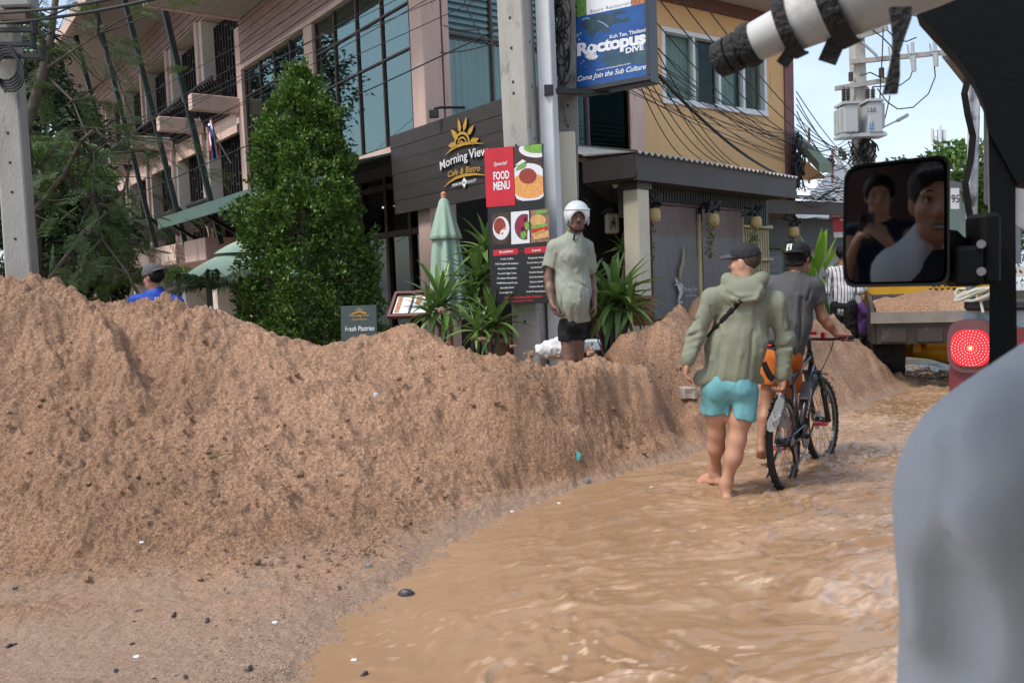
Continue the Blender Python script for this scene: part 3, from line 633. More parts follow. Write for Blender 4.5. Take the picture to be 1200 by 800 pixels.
ea = MB(); rb(ea, T0 - .2, T1 + .75, .78, .86, 6.12, 6.44); obj('fascia', ea, M_EAVE, house)
obj('wall_plate', rb(MB(), T0, T1, .002, .09, 5.98, 6.165), M_EAVE, house)
obj('soffit', rb(MB(), T0 - .2, T1 + .75, .0, .778, 6.17, 6.22), M_SOFF, house); obj('roof', rb(MB(), T0 - .2, T1 + .8, -4, .9, 6.45, 6.57), M_EAVE, house)
fr = obj('window', rb(rb(rb(rb(MB(), W0, W1, -.12, .03, Z1 - .07, Z1), W0, W1, -.12, .05, Z0, Z0 + .09), W0, W0 + .07, -.118, .028, Z0 + .09, Z1 - .07), W1 - .07, W1, -.118, .028, Z0 + .09, Z1 - .07), M_WHITEF, house)
xs = [W0 + .07, W0 + .78, W0 + 1.42, W0 + 2.06, W1 - .07]
for i in range(4):
    obj('window_pane', rb(MB(), xs[i] + .02, xs[i + 1] - .02, -.075, -.06, Z0 + .1, Z1 - .08), M_GLASSH, fr)
for x in xs[1:4]: obj('window_bar', rb(MB(), x - .03, x + .03, -.10, .0, Z0 + .09, Z1 - .07), M_WHITEF, fr)
obj('curtain', folds(Rp(W0 + .1, -.2, 0), dR, 9, .98, Z0, Z1, .03, -dL, 5), mat('pale green house curtain', (.52, .58, .52), .85, .06, 2), fr, smooth=True)
obj('curtain', folds(Rp(W0 + 1.5, -.2, 0), dR, 5, .50, Z0, Z1, .03, -dL, 6), bpy.data.materials['pale green house curtain'], fr, smooth=True)
obj('room_wall', rb(MB(), W0, W1, -.6, -.5, Z0 - .1, Z1 + .1), M_DARKIN, house)
# ------------------------------------------------------------------ street-side restaurant under the dark canopy
def on_plane(u, v, o, n):
    r = ray(u, v); e = V3(0, 0, EYE); t = ((np.array(o) - e) @ n) / (r @ n); return r * t + e
cA = P(745, 200, 10.0); cB = P(930, 215, 13.3); cA[2] = cB[2] = 0
dC = nrm(cB - cA); nC = V3(dC[1], -dC[0], 0)    # along the canopy edge, and outward towards the road
LC = np.linalg.norm(cB - cA)
AXC = (dC, -nC, UP)
def Cp(a, w, z): return cA + dC * a + nC * w + UP * z
def cb(mb, a0, a1, w0, w1, z0, z1, bev=0.0): return mb.box(Cp((a0 + a1) / 2, (w0 + w1) / 2, (z0 + z1) / 2), (abs(a1 - a0), abs(w1 - w0), abs(z1 - z0)), AXC, bev)
M_FASC = mat('dark brown fascia paint', (.055, .044, .042), .55, .2, 2.5, .05, 20, spots=(3, .62, (.085, .07, .065)))
M_TIN = mat('grey corrugated tin', (.42, .43, .43), .45, .2, 3, metal=.3, spots=(2, .6, (.3, .27, .24)))
M_CREAM = mat('cream painted post', (.62, .57, .44), .75, .08, 2, .08, 40, spots=(4, .64, (.45, .40, .31)))
M_PANEL = mat('grey green ribbed panel', (.060, .075, .076), .6, .15, 2)
rest = thing('restaurant_canopy', 'dark brown shop canopy with white scalloped tin edge over grey roll-down blinds', 'canopy', tuple(Cp(1, -1, .35)))
obj('fascia', cb(MB(), 0, LC + .1, -.05, 0, 2.735, 2.99), M_FASC, rest)
obj('fascia_lower_board', cb(MB(), .012, LC + .09, -.049, .014, 2.69, 2.80), M_FASC, rest)
sL = P(683, 196, 10.4); sL[2] = 0; e0 = nrm(sL - cA); sd = MB()
obj('side_fascia', MB().prism([cA + e0 * .02 + UP * 2.72, sL + UP * 2.72, sL + UP * 2.99, cA + e0 * .02 + UP * 2.99], -V3(e0[1], -e0[0], 0) * -.04 if False else V3(0, .05, 0)), M_FASC, rest)
tin = MB(); NC = int(LC / .032); zf, zbk = 3.0, 3.42
for i in range(NC + 1):
    a = (LC + .12) * i / NC - .04; w = .022 * math.cos(i * math.pi / 2)
    tin.v.extend([tuple(Cp(a, .05, zf + w)), tuple(Cp(a, -2.0, zbk + w))])
for i in range(NC): tin.f.append((2 * i, 2 * i + 2, 2 * i + 3, 2 * i + 1))
obj('tin_roof', tin, M_TIN, rest)
tin2 = MB().add([cA + nC * .05 + UP * 3.005, sL - V3(.0, .05, 0) + UP * 3.03, sL + V3(.5, 2.2, 3.42), Cp(-.04, -2, 3.42), cA + nC * .05 + UP * 3.02, sL - V3(0, .05, 0) + UP * 3.05, sL + V3(.5, 2.2, 3.44), Cp(-.04, -2, 3.44)], [(3, 2, 1, 0), (4, 5, 6, 7), (0, 1, 5, 4), (1, 2, 6, 5), (2, 3, 7, 6), (3, 0, 4, 7)])
obj('tin_roof', tin2, M_TIN, rest)
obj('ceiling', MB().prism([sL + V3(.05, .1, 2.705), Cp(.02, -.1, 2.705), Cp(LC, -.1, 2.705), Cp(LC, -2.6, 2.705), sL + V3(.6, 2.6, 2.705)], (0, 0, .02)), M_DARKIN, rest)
rib = MB(); cb(rib, .30, LC, -.46, -.42, 2.30, 2.70)
for k in range(int((LC - .3) / .07)): cb(rib, .30 + k * .07, .33 + k * .07, -.419, -.405, 2.30, 2.70)
obj('ribbed_panel', rib, M_PANEL, rest)
pT = P(745, 222, 10.35); obj('post', MB().box((pT[0], pT[1], 1.47), (.25, .22, 2.28), AXC, .015), M_CREAM, rest)
obj('post_head', MB().box((pT[0], pT[1] + .02, 2.65), (.32, .26, .08), AXC), M_FASC, rest)
for a in (2.15, 3.45): obj('bamboo_post', MB().tube([Cp(a, -.40, .3), Cp(a, -.40, 2.4)], .035, 8), mat('pale bamboo', (.50, .40, .22), .6, .15, 5), rest, smooth=True); 
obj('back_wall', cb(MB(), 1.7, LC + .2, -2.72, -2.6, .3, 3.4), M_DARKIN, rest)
obj('wall_counter', cb(MB(), .5, 1.6, -2.0, -1.6, .35, 1.3), M_DFRAME, rest)
obj('shelf', cb(MB(), 1.0, 1.9, -2.3, -2.05, 1.75, 1.79), M_DFRAME, rest)
obj('cream_pier', cb(MB(), 1.98, 2.06, -.62, -.5, .35, 2.3), M_CREAM, rest); obj('cream_pier', cb(MB(), 3.30, 3.40, -.62, -.5, .35, 2.3), M_CREAM, rest)
# bamboo screen at the far end
bs = thing('bamboo_screen', 'pale bamboo slat screen at the far end of the shop front', 'screen', tuple(Cp(3.9, -.5, .35)))
for k in range(13): obj('slat', MB().tube([Cp(3.52 + k * .085, -.50, .5), Cp(3.52 + k * .085, -.50, 2.28)], .022, 6), bpy.data.materials['pale bamboo'], bs, smooth=True)
for z in (1.75, 2.26): obj('rail', cb(MB(), 3.48, 4.62, -.475, -.44, z, z + .05), bpy.data.materials['pale bamboo'], bs)
obj('back_panel', cb(MB(), 3.45, 4.65, -.75, -.7, .35, 2.3), M_DFRAME, bs)

# roll-down blinds with the swoosh-and-flame emblem
M_BLIND = mat('grey vinyl blind', (.135, .13, .132), .5, .10, 1.3, .10, 6, stretch=(3, 3, .6))
M_BLINDT = mat('brownish vinyl blind', (.125, .085, .075), .5, .10, 1.5, .10, 6)
M_EMB = mat('pale grey print', (.50, .50, .50), .6, .1, 20)
def blind(a0, a1, zt, label, logo, seed):
    t = thing('roll_down_blind', label, 'blind', tuple(Cp((a0 + a1) / 2, -.38, .9)), 'roll-down blinds of the restaurant')
    r = np.random.default_rng(seed); nx, nz = 40, 30; xs = np.linspace(a0, a1, nx); zs = np.linspace(1.02, zt, nz)
    X, Z = np.meshgrid(xs, zs); fr = (Z - 1.02) / (zt - 1.02)
    off = .012 * fbm(np.stack([X * 5 + fr * 1.2, Z * .8], -1), 3, seed) + .03 * np.sin((X - a0) / (a1 - a0) * math.pi) * (1 - fr) * .6 + .012 * np.sin((X * 22 + Z * 3)) * np.clip(fr - .55, 0, 1)
    vv = cA + X[..., None] * dC + (off - .36)[..., None] * nC + Z[..., None] * UP
    i = np.arange(nx * nz).reshape(nz, nx); f = np.stack([i[:-1, :-1], i[:-1, 1:], i[1:, 1:], i[1:, :-1]], -1)
    cut = 21
    obj('grey_sheet', (vv.reshape(-1, 3), f[:cut].reshape(-1, 4)), M_BLIND, t, smooth=True); obj('brown_sheet', (vv.reshape(-1, 3), f[cut:].reshape(-1, 4)), M_BLINDT, t, smooth=True)
    obj('top_tube', MB().tube([Cp(a0 - .05, -.36, zt), Cp(a1 + .05, -.36, zt)], .028, 10), mat('maroon blind tube', (.10, .05, .05), .5), t, smooth=True)
    if logo:
        B = Board(Cp(a0, -.315, 1.02), dC, UP); e = MB(); w = a1 - a0
        B.stroke(e, [(w * .42, .52), (w * .45, .46), (w * .50, .40), (w * .54, .33), (w * .50, .26), (w * .46, .20), (w * .56, .19)], [.01, .05, .09, .10, .06, .02, .03])
        B.stroke(e, [(w * .40, .42), (w * .47, .45), (w * .56, .42), (w * .60, .36)], [.01, .03, .035, .01])
        B.text(e, 'Morning View', w * .76, .33, .085, width=.34, h=0); B.text(e, 'Cafe & Bistro', w * .76, .26, .04, width=.28, h=0)
        obj('emblem', e, M_EMB, t); fl = MB(); B.stroke(fl, [(w * .52, .50), (w * .54, .60), (w * .60, .72), (w * .62, .84), (w * .61, .96)], [.03, .085, .075, .045, .005]); obj('flame', fl, mat('tan flame print', (.33, .25, .15), .6), t)
    return t
blind(.88, 2.02, 2.50, 'grey roll-down vinyl blind with pale emblem and flame, nearer of the two', True, 5)
blind(2.20, 3.33, 2.50, 'plain grey roll-down vinyl blind behind the hooded man, farther of the two', False, 9)
# rattan lamps with dried bunches
M_RATT = mat('woven rattan', (.50, .36, .16), .7, .35, 60, .5, 90)
M_DRY = mat('dried brown bunch', (.17, .12, .075), .85, .45, 30)
M_DRYG = mat('dried green bunch', (.16, .17, .07), .85, .45, 30)
def rattan(a, z, label, mt, sc=1.0):
    c = Cp(a, -.16, z); t = thing('rattan_lamp', label, 'lamp', tuple(c), 'rattan lamps under the canopy')
    pr = [(.045, .085), (.075, .07), (.088, .02), (.086, -.04), (.07, -.085), (.03, -.09)]
    obj('lamp_shade', MB().lathe([(r, -h) for r, h in pr], c, 14), M_RATT, t, smooth=True)
    obj('bracket', MB().tube([c + UP * .09, c + UP * .20 - nC * .05, c + UP * .24 - nC * .18], .014, 6), M_BLACK, t); 
    r = random.Random(int(a * 100)); bw = MB()
    for k in range(14): bw.span(c + V3(r.uniform(-.1, .1), r.uniform(-.1, .1), .10 + r.random() * .05), c + V3(r.uniform(-.13, .13), r.uniform(-.1, .1), .17 + r.random() * .10), .012, .03)
    obj('ornament', bw, M_BLACK, t); mb = MB()
    for k in range(60):
        p = c - dC * .09 * sc + V3(r.gauss(0, .035), r.gauss(0, .04), -.05 - r.random() * .50 * sc); q = p + V3(r.gauss(0, .03), r.gauss(0, .03), r.uniform(-.07, .02)); mb.span(p, q, .012 + .012 * r.random(), .010)
    obj('dried_bunch', mb, mt, t, kind='stuff')
rattan(.62, 2.31, 'rattan lamp with brown dried bunch on the cream post', M_DRY, 1.1)
rattan(2.12, 2.30, 'rattan lamp with green dried bunch between the two grey blinds', M_DRYG, .9)
rattan(3.42, 2.30, 'rattan lamp by the bamboo screen above the cyclist', M_DRYG, .9)
rattan(4.75, 2.18, 'small farthest rattan lamp under the second awning', M_DRY, .7)
c = P(717, 262, 11.2); t = thing('paper_lantern', 'cream paper lantern with grey leaf print hanging in the dim restaurant', 'lantern', tuple(c))
obj('lantern_body', MB().box(c, (.17, .17, .26), None, .02), mat('cream lantern paper', (.42, .38, .29), .8, .08, 6), t)
B = Board(c + V3(-.07, -.088, -.12), V3(1, 0, 0), UP); lf = MB(); B.stroke(lf, [(.04, .03), (.06, .10), (.09, .17), (.08, .2)], [.02, .06, .05, .01]); B.stroke(lf, [(.10, .04), (.095, .12), (.05, .14)], [.02, .04, .01]); obj('leaf_print', lf, mat('grey leaf print', (.16, .15, .13)), t)
obj('lantern_roof', MB().lathe([(.14, 0), (.08, .06), (.01, .10)], c + UP * .13, 4), M_DFRAME, t); obj('cord', MB().tube([c + UP * .22, V3(c[0], c[1], 2.7)], .006, 5), M_BLACK, t)
c = P(719, 218, 10.6); t = thing('spotlight', 'white spotlight under the canopy ceiling', 'spotlight', tuple(c)); obj('lamp_head', MB().tube([c, c + V3(.10, -.06, .05)], [.035, .055], 10), mat('white spot housing', (.6, .6, .58)), t, smooth=True); obj('arm', MB().tube([c + V3(.04, 0, .02), V3(c[0] + .04, c[1], 2.7)], .01, 6), M_BLACK, t)
# second awning and the shop beyond
shop2 = thing('corner_shop', 'grey boarded shop with tin awning beyond the restaurant canopy', 'shop', tuple(P(950, 300, 15)))
q0, q1 = P(906, 240, 14.0), P(992, 252, 15.2); q0[2] = q1[2] = 0; d2 = nrm(q1 - q0); n2 = V3(d2[1], -d2[0], 0); L2 = np.linalg.norm(q1 - q0)
def Qp(a, w, z): return q0 + d2 * a + n2 * w + UP * z
def qb(mb, a0, a1, w0, w1, z0, z1): return mb.box(Qp((a0 + a1) / 2, (w0 + w1) / 2, (z0 + z1) / 2), (abs(a1 - a0), abs(w1 - w0), abs(z1 - z0)), (d2, -n2, UP))
obj('fascia', qb(MB(), -.2, L2 + 1.2, -.05, 0, 2.52, 2.74), M_FASC, shop2)
tn = MB()
for i in range(70):
    a = -.25 + (L2 + 1.5) * i / 69; w = .02 * math.cos(i * math.pi / 2); tn.v.extend([tuple(Qp(a, .06, 2.78 + w)), tuple(Qp(a, -1.6, 3.05 + w))])
for i in range(69): tn.f.append((2 * i, 2 * i + 2, 2 * i + 3, 2 * i + 1))
obj('tin_roof', tn, M_TIN, shop2)
M_SHUT = mat('grey green boards', (.17, .20, .195), .7, .12, 2)
obj('upper_board', qb(MB(), -.2, L2 + .9, -.55, -.5, 1.98, 2.50), M_PANEL, shop2)
for k in range(16): obj('board', qb(MB(), .2, 1.05, -.66, -.62, .3 + k * .105, .3 + k * .105 + .098), M_SHUT, shop2)
obj('wall', qb(MB(), .2, L2 + 1.4, -.9, -.72, .2, 2.5), mat('grey shop wall', (.36, .35, .33), .85, .1, 2), shop2)
obj('pier', qb(MB(), 1.2, 1.42, -.62, -.5, .2, 2.5), bpy.data.materials['grey shop wall'], shop2)
# roofs behind
g = thing('green_gable_roof', 'green tiled roof with orange soffit behind the orange house', 'roof', tuple(P(950, 180, 19)))
a, b_, c_ = P(926, 158, 18.5), P(975, 208, 18.0), P(915, 205, 18.4)
obj('roof_slope', MB().prism([P(918, 148, 19.5), P(975, 203, 17.0), P(960, 202, 16.0), P(914, 150, 18)], (0, 0, .18)), mat('mossy green tiles', (.17, .22, .15), .8, .2, 5), g)
obj('soffit', MB().prism([P(916, 166, 19), P(968, 208, 16.6), P(916, 212, 18.8)], (0.05, .2, 0)), M_ORANGE, g)
g = thing('white_warehouse', 'white corrugated gable building far down the street', 'building', tuple(P(985, 250, 30)))
obj('wall', MB().prism([P(940, 300, 26), P(1010, 300, 30), P(1010, 240, 30), P(985, 185, 28.5), P(935, 245, 25)], (.3, 3, 0)), mat('white sheet wall', (.62, .65, .68), .6, .05, 3, stretch=(6, 1, 1)), g)
obj('roof', MB().prism([P(975, 178, 28), P(1015, 232, 30), P(1018, 236, 34), P(978, 186, 36)], (0, 0, .12)), M_TIN, g)
# ------------------------------------------------------------------ poles and signs
class Sign(Board):                              # a board laid out from photo pixels onto its own plane
    def px(s, u, v):
        p = on_plane(u, v, s.o, s.n) - s.o; return np.array([p @ s.ex, p @ s.ey])
    def pxs(s, L): return [s.px(*q) for q in L]
    def say(s, mb, t, a, b, hpx, h=.004, arc=None, **k):   # text whose baseline runs from pixel a to pixel b
        A, Bq = s.px(*a), s.px(*b); d = Bq - A; m_ = ((a[0] + b[0]) / 2, (a[1] + b[1]) / 2); top = s.px(m_[0], m_[1] - hpx); size = np.linalg.norm(top - s.px(*m_)) / .70
        return s.text(mb, t, *((A + Bq) / 2), size, h=h, width=np.linalg.norm(d), tilt=math.atan2(d[1], d[0]), arc=arc, **k)
M_CONC = mat('stained concrete', (.37, .35, .32), .9, .16, 3, .25, 60, spots=(5, .58, (.20, .185, .17)), stretch=(1, 1, .35))
M_CONCD = mat('sooty concrete', (.20, .185, .165), .9, .3, 5, .25, 60, spots=(5, .55, (.09, .08, .07)), stretch=(1, 1, .35))
M_WPOST = mat('white galvanised post', (.56, .58, .59), .5, .08, 4, spots=(6, .68, (.40, .40, .40)))
M_HOLE = mat('dark bolt hole', (.03, .028, .025), .9)
def pole(name, label, b, t, w0, w1, rot, mt, holes=(), depth=1.0, parent=None):
    b, t = np.array(b, float), np.array(t, float); th = parent or thing(name, label, 'pole', tuple(b))
    X = V3(math.cos(rot), math.sin(rot), 0); Y = V3(-X[1], X[0], 0); ch = .12
    def ring(c, w):
        a = w / 2; e = a * ch; bq = a * depth
        return [c + X * x + Y * y for x, y in ((-a + e, -bq), (a - e, -bq), (a, -bq + e), (a, bq - e), (a - e, bq), (-a + e, bq), (-a, bq - e), (-a, -bq + e))]
    mb = MB(); n = 24
    for i in range(n + 1):
        f = i / n; mb.v.extend([tuple(p) for p in ring(b + (t - b) * f, w0 + (w1 - w0) * f)])
    for i in range(n):
        for k in range(8): mb.f.append((i * 8 + k, i * 8 + (k + 1) % 8, i * 8 + 8 + (k + 1) % 8, i * 8 + 8 + k))
    mb.f.append(tuple(range(n * 8, n * 8 + 8))); obj('shaft', mb, mt, th)
    hm = MB()
    for f, side in holes:
        c = b + (t - b) * f; w = w0 + (w1 - w0) * f; N = -Y if side == 0 else (X if side == 1 else -X); off = N * (w / 2 * (depth if side == 0 else 1) + .002)
        E = X if side == 0 else Y; hm.add([c + off + E * .014 * math.cos(a) + UP * .016 * math.sin(a) for a in np.linspace(0, 2 * math.pi, 8, endpoint=False)], [tuple(range(8))])
    if holes: obj('bolt_holes', hm, M_HOLE, th, kind='stuff')
    return th
mp0 = P(624, 408, 8.62); mp0[2] = .3; mp1 = P(603, 0, 8.6); mp1 = mp0 + (mp1 - mp0) * (7.5 - .3) / (mp1[2] - .3)
pole('utility_pole', 'stained square concrete utility pole behind the food menu board', mp0, mp1, .29, .26, R_(-24), M_CONC, [(f, 0) for f in (.06, .12, .36, .43, .445, .49, .53, .56)] + [(f, 1) for f in (.2, .37, .44, .5)])
p0 = P(668, 400, 8.98); p0[2] = .3; p1 = P(664, 0, 8.95); p1 = p0 + (p1 - p0) * (7.2 - .3) / (p1[2] - .3)
p2t = pole('utility_pole', 'slimmer sooty concrete pole with cream painted base right of the white post', p0, p1, .20, .18, R_(-6), M_CONCD, [(f, 0) for f in (.36, .41, .44, .49, .52, .56)])
pc_ = P(668, 156, 8.95); obj('cream_base', MB().box((p0[0] + .01, p0[1] - .01, (.3 + pc_[2]) / 2), (.232, .24, pc_[2] - .3), (V3(math.cos(-.1), math.sin(-.1), 0), V3(math.sin(.1), math.cos(.1), 0), UP), .012), M_CREAM, p2t)
w0 = P(654, 405, 8.60); w0[2] = .3; w1 = P(638, 0, 8.62); w1 = w0 + (w1 - w0) * (6.5 - .3) / (w1[2] - .3)
pole('sign_post', 'white square steel post carrying the blue dive sign', w0, w1, .15, .15, R_(-24), M_WPOST)
# left pole with its brackets
l0 = P(26, 330, 9.0); l0[2] = .4; l1 = P(8, 60, 9.0); l1 = l0 + (l1 - l0) * (6.4 - .4) / (l1[2] - .4)
lp = pole('utility_pole', 'grey concrete pole at the left edge with steel brackets and coiled cable', l0, l1, .26, .22, R_(10), M_CONC, [(f, 0) for f in (.3, .38, .43, .48, .55)])
bk = MB(); cz = P(12, 55, 8.9)
for dz, dx in ((0, .1), (-.12, .18), (.14, .12)): bk.span(cz + V3(-.2, -.12, dz), cz + V3(.2 + dx, -.12, dz - .02), .05, .04); bk.tube([cz + V3(.2 + dx, -.12, dz - .06), cz + V3(.2 + dx, -.12, dz + .08)], .03, 6)
obj('bracket', bk, M_BLACK, lp); cl = MB()
for k in range(5): cl.tube([cz + V3(.02 + .14 * math.cos(a) + .02 * k, -.16 - .015 * k, -.2 + .18 * math.sin(a) - .03 * k) for a in np.linspace(0, 2 * math.pi, 15)], .012, 5, False)
obj('cable_coil', cl, M_BLACK, lp)
xb = P(22, 2, 8.9); obj('junction_box', MB().box(xb, (.32, .2, .16), None, .02), mat('grey junction box', (.3, .3, .29)), lp); obj('box_bracket', MB().box(xb + V3(-.02, -.02, -.16), (.26, .16, .1)), mat('rusty brown steel', (.10, .065, .045), .7), lp)
# --- Morning View sign ---
sn = -dR; so = HC - dR * .13
a_, b_ = on_plane(456, 160, so, dR), on_plane(660, 94, so, dR); c_ = on_plane(465, 251, so, dR)
MV = Sign(V3(a_[0], a_[1], c_[2]), -dL, UP); MVW = (b_ - a_) @ (-dL); MVH = a_[2] - c_[2]
M_PLANK = mat('dark brown sign plank', (.042, .034, .032), .6, .22, 3, .12, 50, stretch=(1, 1, 6), spots=(4, .62, (.085, .075, .07)))
M_GOLD = mat('golden yellow sign paint', (.52, .30, .045), .45, .08, 10); M_WLET = mat('white raised lettering', (.78, .79, .80), .4, .04, 20); M_BLKB = mat('black letter backing', (.01, .01, .012), .4)
mv = thing('restaurant_sign', 'dark brown plank sign lettered Morning View with a golden sun', 'sign', tuple(MV.at(MVW / 2, 0, 0)))
npl = 6
for k in range(npl):
    z0, z1 = MVH * k / npl, MVH * (k + 1) / npl - .003
    cut0 = .06 * (1 - (k + .5) / npl)
    obj('plank', MB().box(MV.at((MVW + cut0) / 2, (z0 + z1) / 2, -.02 + .003 * (k % 2)), (MVW - cut0, z1 - z0, .03), (MV.ex, MV.ey, MV.n), .003), M_PLANK, mv)
obj('backing', MB().box(MV.at(MVW / 2, MVH / 2, -.06), (MVW - .06, MVH - .02, .03), (MV.ex, MV.ey, MV.n)), M_BLACK, mv)
def q6(x, y): return (500 + x / 7.27, 120 + y / 7.27)
def leafshape(mb, S, tip, base, w, h):
    T, Bq = S.px(*tip), S.px(*base); d = T - Bq; n = np.array([-d[1], d[0]]); S.poly(mb, [Bq, Bq + d * .3 - n * w * .9, Bq + d * .65 - n * w * .8, T, Bq + d * .65 + n * w * .55, Bq + d * .3 + n * w * .9], h)
petals = [((195, 372), (275, 368)), ((216, 235), (280, 315)), ((278, 138), (300, 260)), ((352, 122), (326, 250)), ((415, 193), (360, 280)), ((458, 308), (378, 345))]
for h, grow, mt, nm in ((.010, 1.25, M_BLKB, 'emblem_backing'), (.022, 1.0, M_GOLD, 'sun_emblem')):
    mb = MB()
    for tp, bs_ in petals: leafshape(mb, MV, q6(tp[0] + (4 if grow > 1 else 0), tp[1] + (6 if grow > 1 else 0)), q6(*bs_), .22 * grow, h)
    for rr, wd in ((60, .032), (34, .022)):
        MV.stroke(mb, MV.pxs([q6(314 + rr * math.cos(t), 350 - rr * 1.45 * math.sin(t) - .12 * rr * math.cos(t)) for t in np.linspace(0, math.pi, 13)]), wd * grow, h + .001)
    MV.stroke(mb, MV.pxs([q6(308 + 14 * math.cos(t), 352 - 16 * math.sin(t)) for t in np.linspace(0, math.pi, 7)]), .02, h)
    for arc in ([(172, 450), (215, 410), (270, 375), (330, 355), (400, 347), (495, 352)], [(160, 725), (200, 685), (260, 645), (330, 622), (420, 612), (522, 622)]):
        MV.stroke(mb, MV.pxs([q6(x, y + (6 if grow > 1 else 0)) for x, y in arc]), [.004, .022, .034, .036, .026, .004], h)
    obj(nm, mb, mt, mv)
for h, off, mt, nm, b in ((.010, 1.2, M_BLKB, 'letter_backing', .03), (.026, 0, M_WLET, 'lettering', .012)):
    mb = MB(); MV.say(mb, 'Morning', (518 + off * .3, 200 + off), (550 + off * .3, 187.4 + off), 10.5, h, bold=b, arc=.02); MV.say(mb, 'View', (551.5 + off * .3, 186 + off), (573.5 + off * .3, 181.5 + off), 11, h, bold=b)
    if b < .02: MV.say(mb, 'PREMIUM', q6(232, 722), q6(305, 702), 3.4, h, bold=.01); MV.say(mb, 'QUALITY', q6(362, 692), q6(440, 674), 3.4, h, bold=.01); MV.poly(mb, MV.pxs([q6(308, 690), q6(334, 640), q6(360, 675), q6(336, 730)]), h)
    obj(nm, mb, mt, mv)
mb = MB(); MV.say(mb, 'Cafe & Bistro', q6(196, 640), q6(472, 584), 7.2, .026, bold=.012, shear=.25, arc=.01); obj('gold_lettering', mb, M_GOLD, mv)
mb = MB(); MV.text(mb, 'MV', *MV.px(*q6(334, 697)), .045, h=.028); obj('badge_letters', mb, M_BLKB, mv)
t0 = on_plane(512, 131, so, dR); fl = thing('floodlight', 'small black floodlight arm above the dark plank sign', 'floodlight', tuple(t0)); obj('arm', MB().tube([t0 + V3(.35, .1, .06), t0 + V3(.05, 0, .05), t0 + V3(-.02, -.08, .02)], .018, 6), M_BLACK, fl); obj('lamp_head', MB().box(t0 + V3(-.03, -.12, -.05), (.12, .05, .10), None, .01), M_BLACK, fl)
# --- Roctopus light box ---
ra, rbx = P(675, 104, 8.90), P(759.5, 88, 8.45); RB = Sign(ra, V3(rbx[0] - ra[0], rbx[1] - ra[1], 0), UP); RW = np.linalg.norm((rbx - ra)[:2]); RH = 1.30
M_BFR = mat('black sign frame', (.028, .03, .034), .4, .1, 8)
M_BLUE = mat('deep blue sea print', (.008, .050, .20), .3, .5, 4, col2=(.012, .10, .34)); M_DIVER = mat('dark diver print', (.012, .035, .06), .35, .5, 14, col2=(.035, .075, .10)); M_SEAD = mat('murky reef print', (.01, .04, .09), .35, .4, 6, col2=(.05, .12, .15))
M_PRW = mat('white sign print', (.72, .74, .76), .35, .03, 10); M_PRG = mat('green shrub print', (.05, .16, .02), .4, .5, 30, col2=(.14, .3, .05)); M_PRO = mat('orange brown photo print', (.35, .14, .05), .4, .6, 40)
rs = thing('dive_shop_sign', 'blue double-sided dive sign in a black box frame reading Roctopus Dive', 'sign', tuple(RB.at(RW / 2, 0)))
AXB = (RB.ex, RB.ey, RB.n); D_ = .19
obj('box_frame', MB().box(RB.at(RW / 2, RH / 2 - .03, -D_ / 2 - .004), (RW + .05, RH + .06, D_), AXB, .006), M_BFR, rs)
for nm, (x, y, w, h) in (('frame_bar', (RW / 2, -.025, RW + .06, .05)), ('frame_bar', (-.01, RH / 2, .03, RH)), ('frame_bar', (RW + .012, RH / 2, .035, RH))): obj(nm, MB().box(RB.at(x, y, .006), (w, h, .04), AXB, .004), M_BFR, rs)
def q1(x, y): return (670 + x / 6.667, y / 6.667)
X = lambda L: RB.pxs([q1(*p) for p in L])
mb = MB(); RB.poly(mb, [(0.005, 0), (RW, 0), (RW, RB.px(*q1(590, 22))[1]), (.005, RB.px(*q1(25, 140))[1])], .002); obj('sea_print', mb, M_BLUE, rs)
mb = MB(); RB.poly(mb, [(.005, RB.px(*q1(25, 140))[1]), (RW * .19, RB.px(*q1(128, 118))[1]), (RW * .19, RH), (.005, RH)], .002); obj('shrub_print', mb, M_PRG, rs)
mb = MB(); RB.poly(mb, [(RW * .19, RB.px(*q1(128, 118))[1]), (RW * .80, RB.px(*q1(480, 45))[1]), (RW * .80, RH), (RW * .19, RH)], .0022); obj('white_panel', mb, M_PRW, rs)
mb = MB(); RB.poly(mb, [(RW * .80, RB.px(*q1(480, 45))[1]), (RW, RB.px(*q1(590, 22))[1]), (RW, RH), (RW * .80, RH)], .002); obj('photo_print', mb, M_PRO, rs)
mb = MB(); RB.poly(mb, X([(250, 415), (420, 395), (596, 380), (596, 505), (450, 500), (300, 520), (230, 480)]), .0035); obj('reef_print', mb, M_SEAD, rs)
mb = MB(); RB.poly(mb, X([(75, 205), (80, 165), (105, 140), (150, 135), (190, 120), (245, 105), (285, 120), (330, 95), (400, 80), (435, 92), (405, 105), (345, 118), (330, 140), (400, 150), (455, 130), (450, 165), (390, 175), (330, 185), (300, 215), (290, 250), (200, 240), (160, 300), (120, 250), (95, 222)]), .004)
obj('diver_print', mb, M_DIVER, rs); mb = MB()
for x, y, r in ((45, 280, 14), (70, 265, 9), (60, 310, 10), (95, 480, 7), (75, 500, 6), (110, 520, 5)): RB.disc(mb, *RB.px(*q1(x, y)), r / 6.667 * .0087, h=.0045, n=10)
RB.stroke(mb, X([(205, 165), (250, 185), (290, 215)]), .008, .005); RB.stroke(mb, X([(85, 160), (115, 143), (140, 150)]), .012, .005)
obj('bubble_print', mb, mat('pale blue print', (.20, .38, .55), .4, .3, 20), rs, kind='stuff')
mb = MB(); RB.say(mb, 'Roctopus', q1(45, 437), q1(582, 335), 14, .006, bold=.045, spacing=.9); RB.say(mb, 'DIVE', q1(425, 420), q1(566, 388), 6.2, .007, bold=.04); RB.say(mb, 'Koh Tao, Thailand', q1(300, 305), q1(580, 248), 4.2, .007, bold=.02)
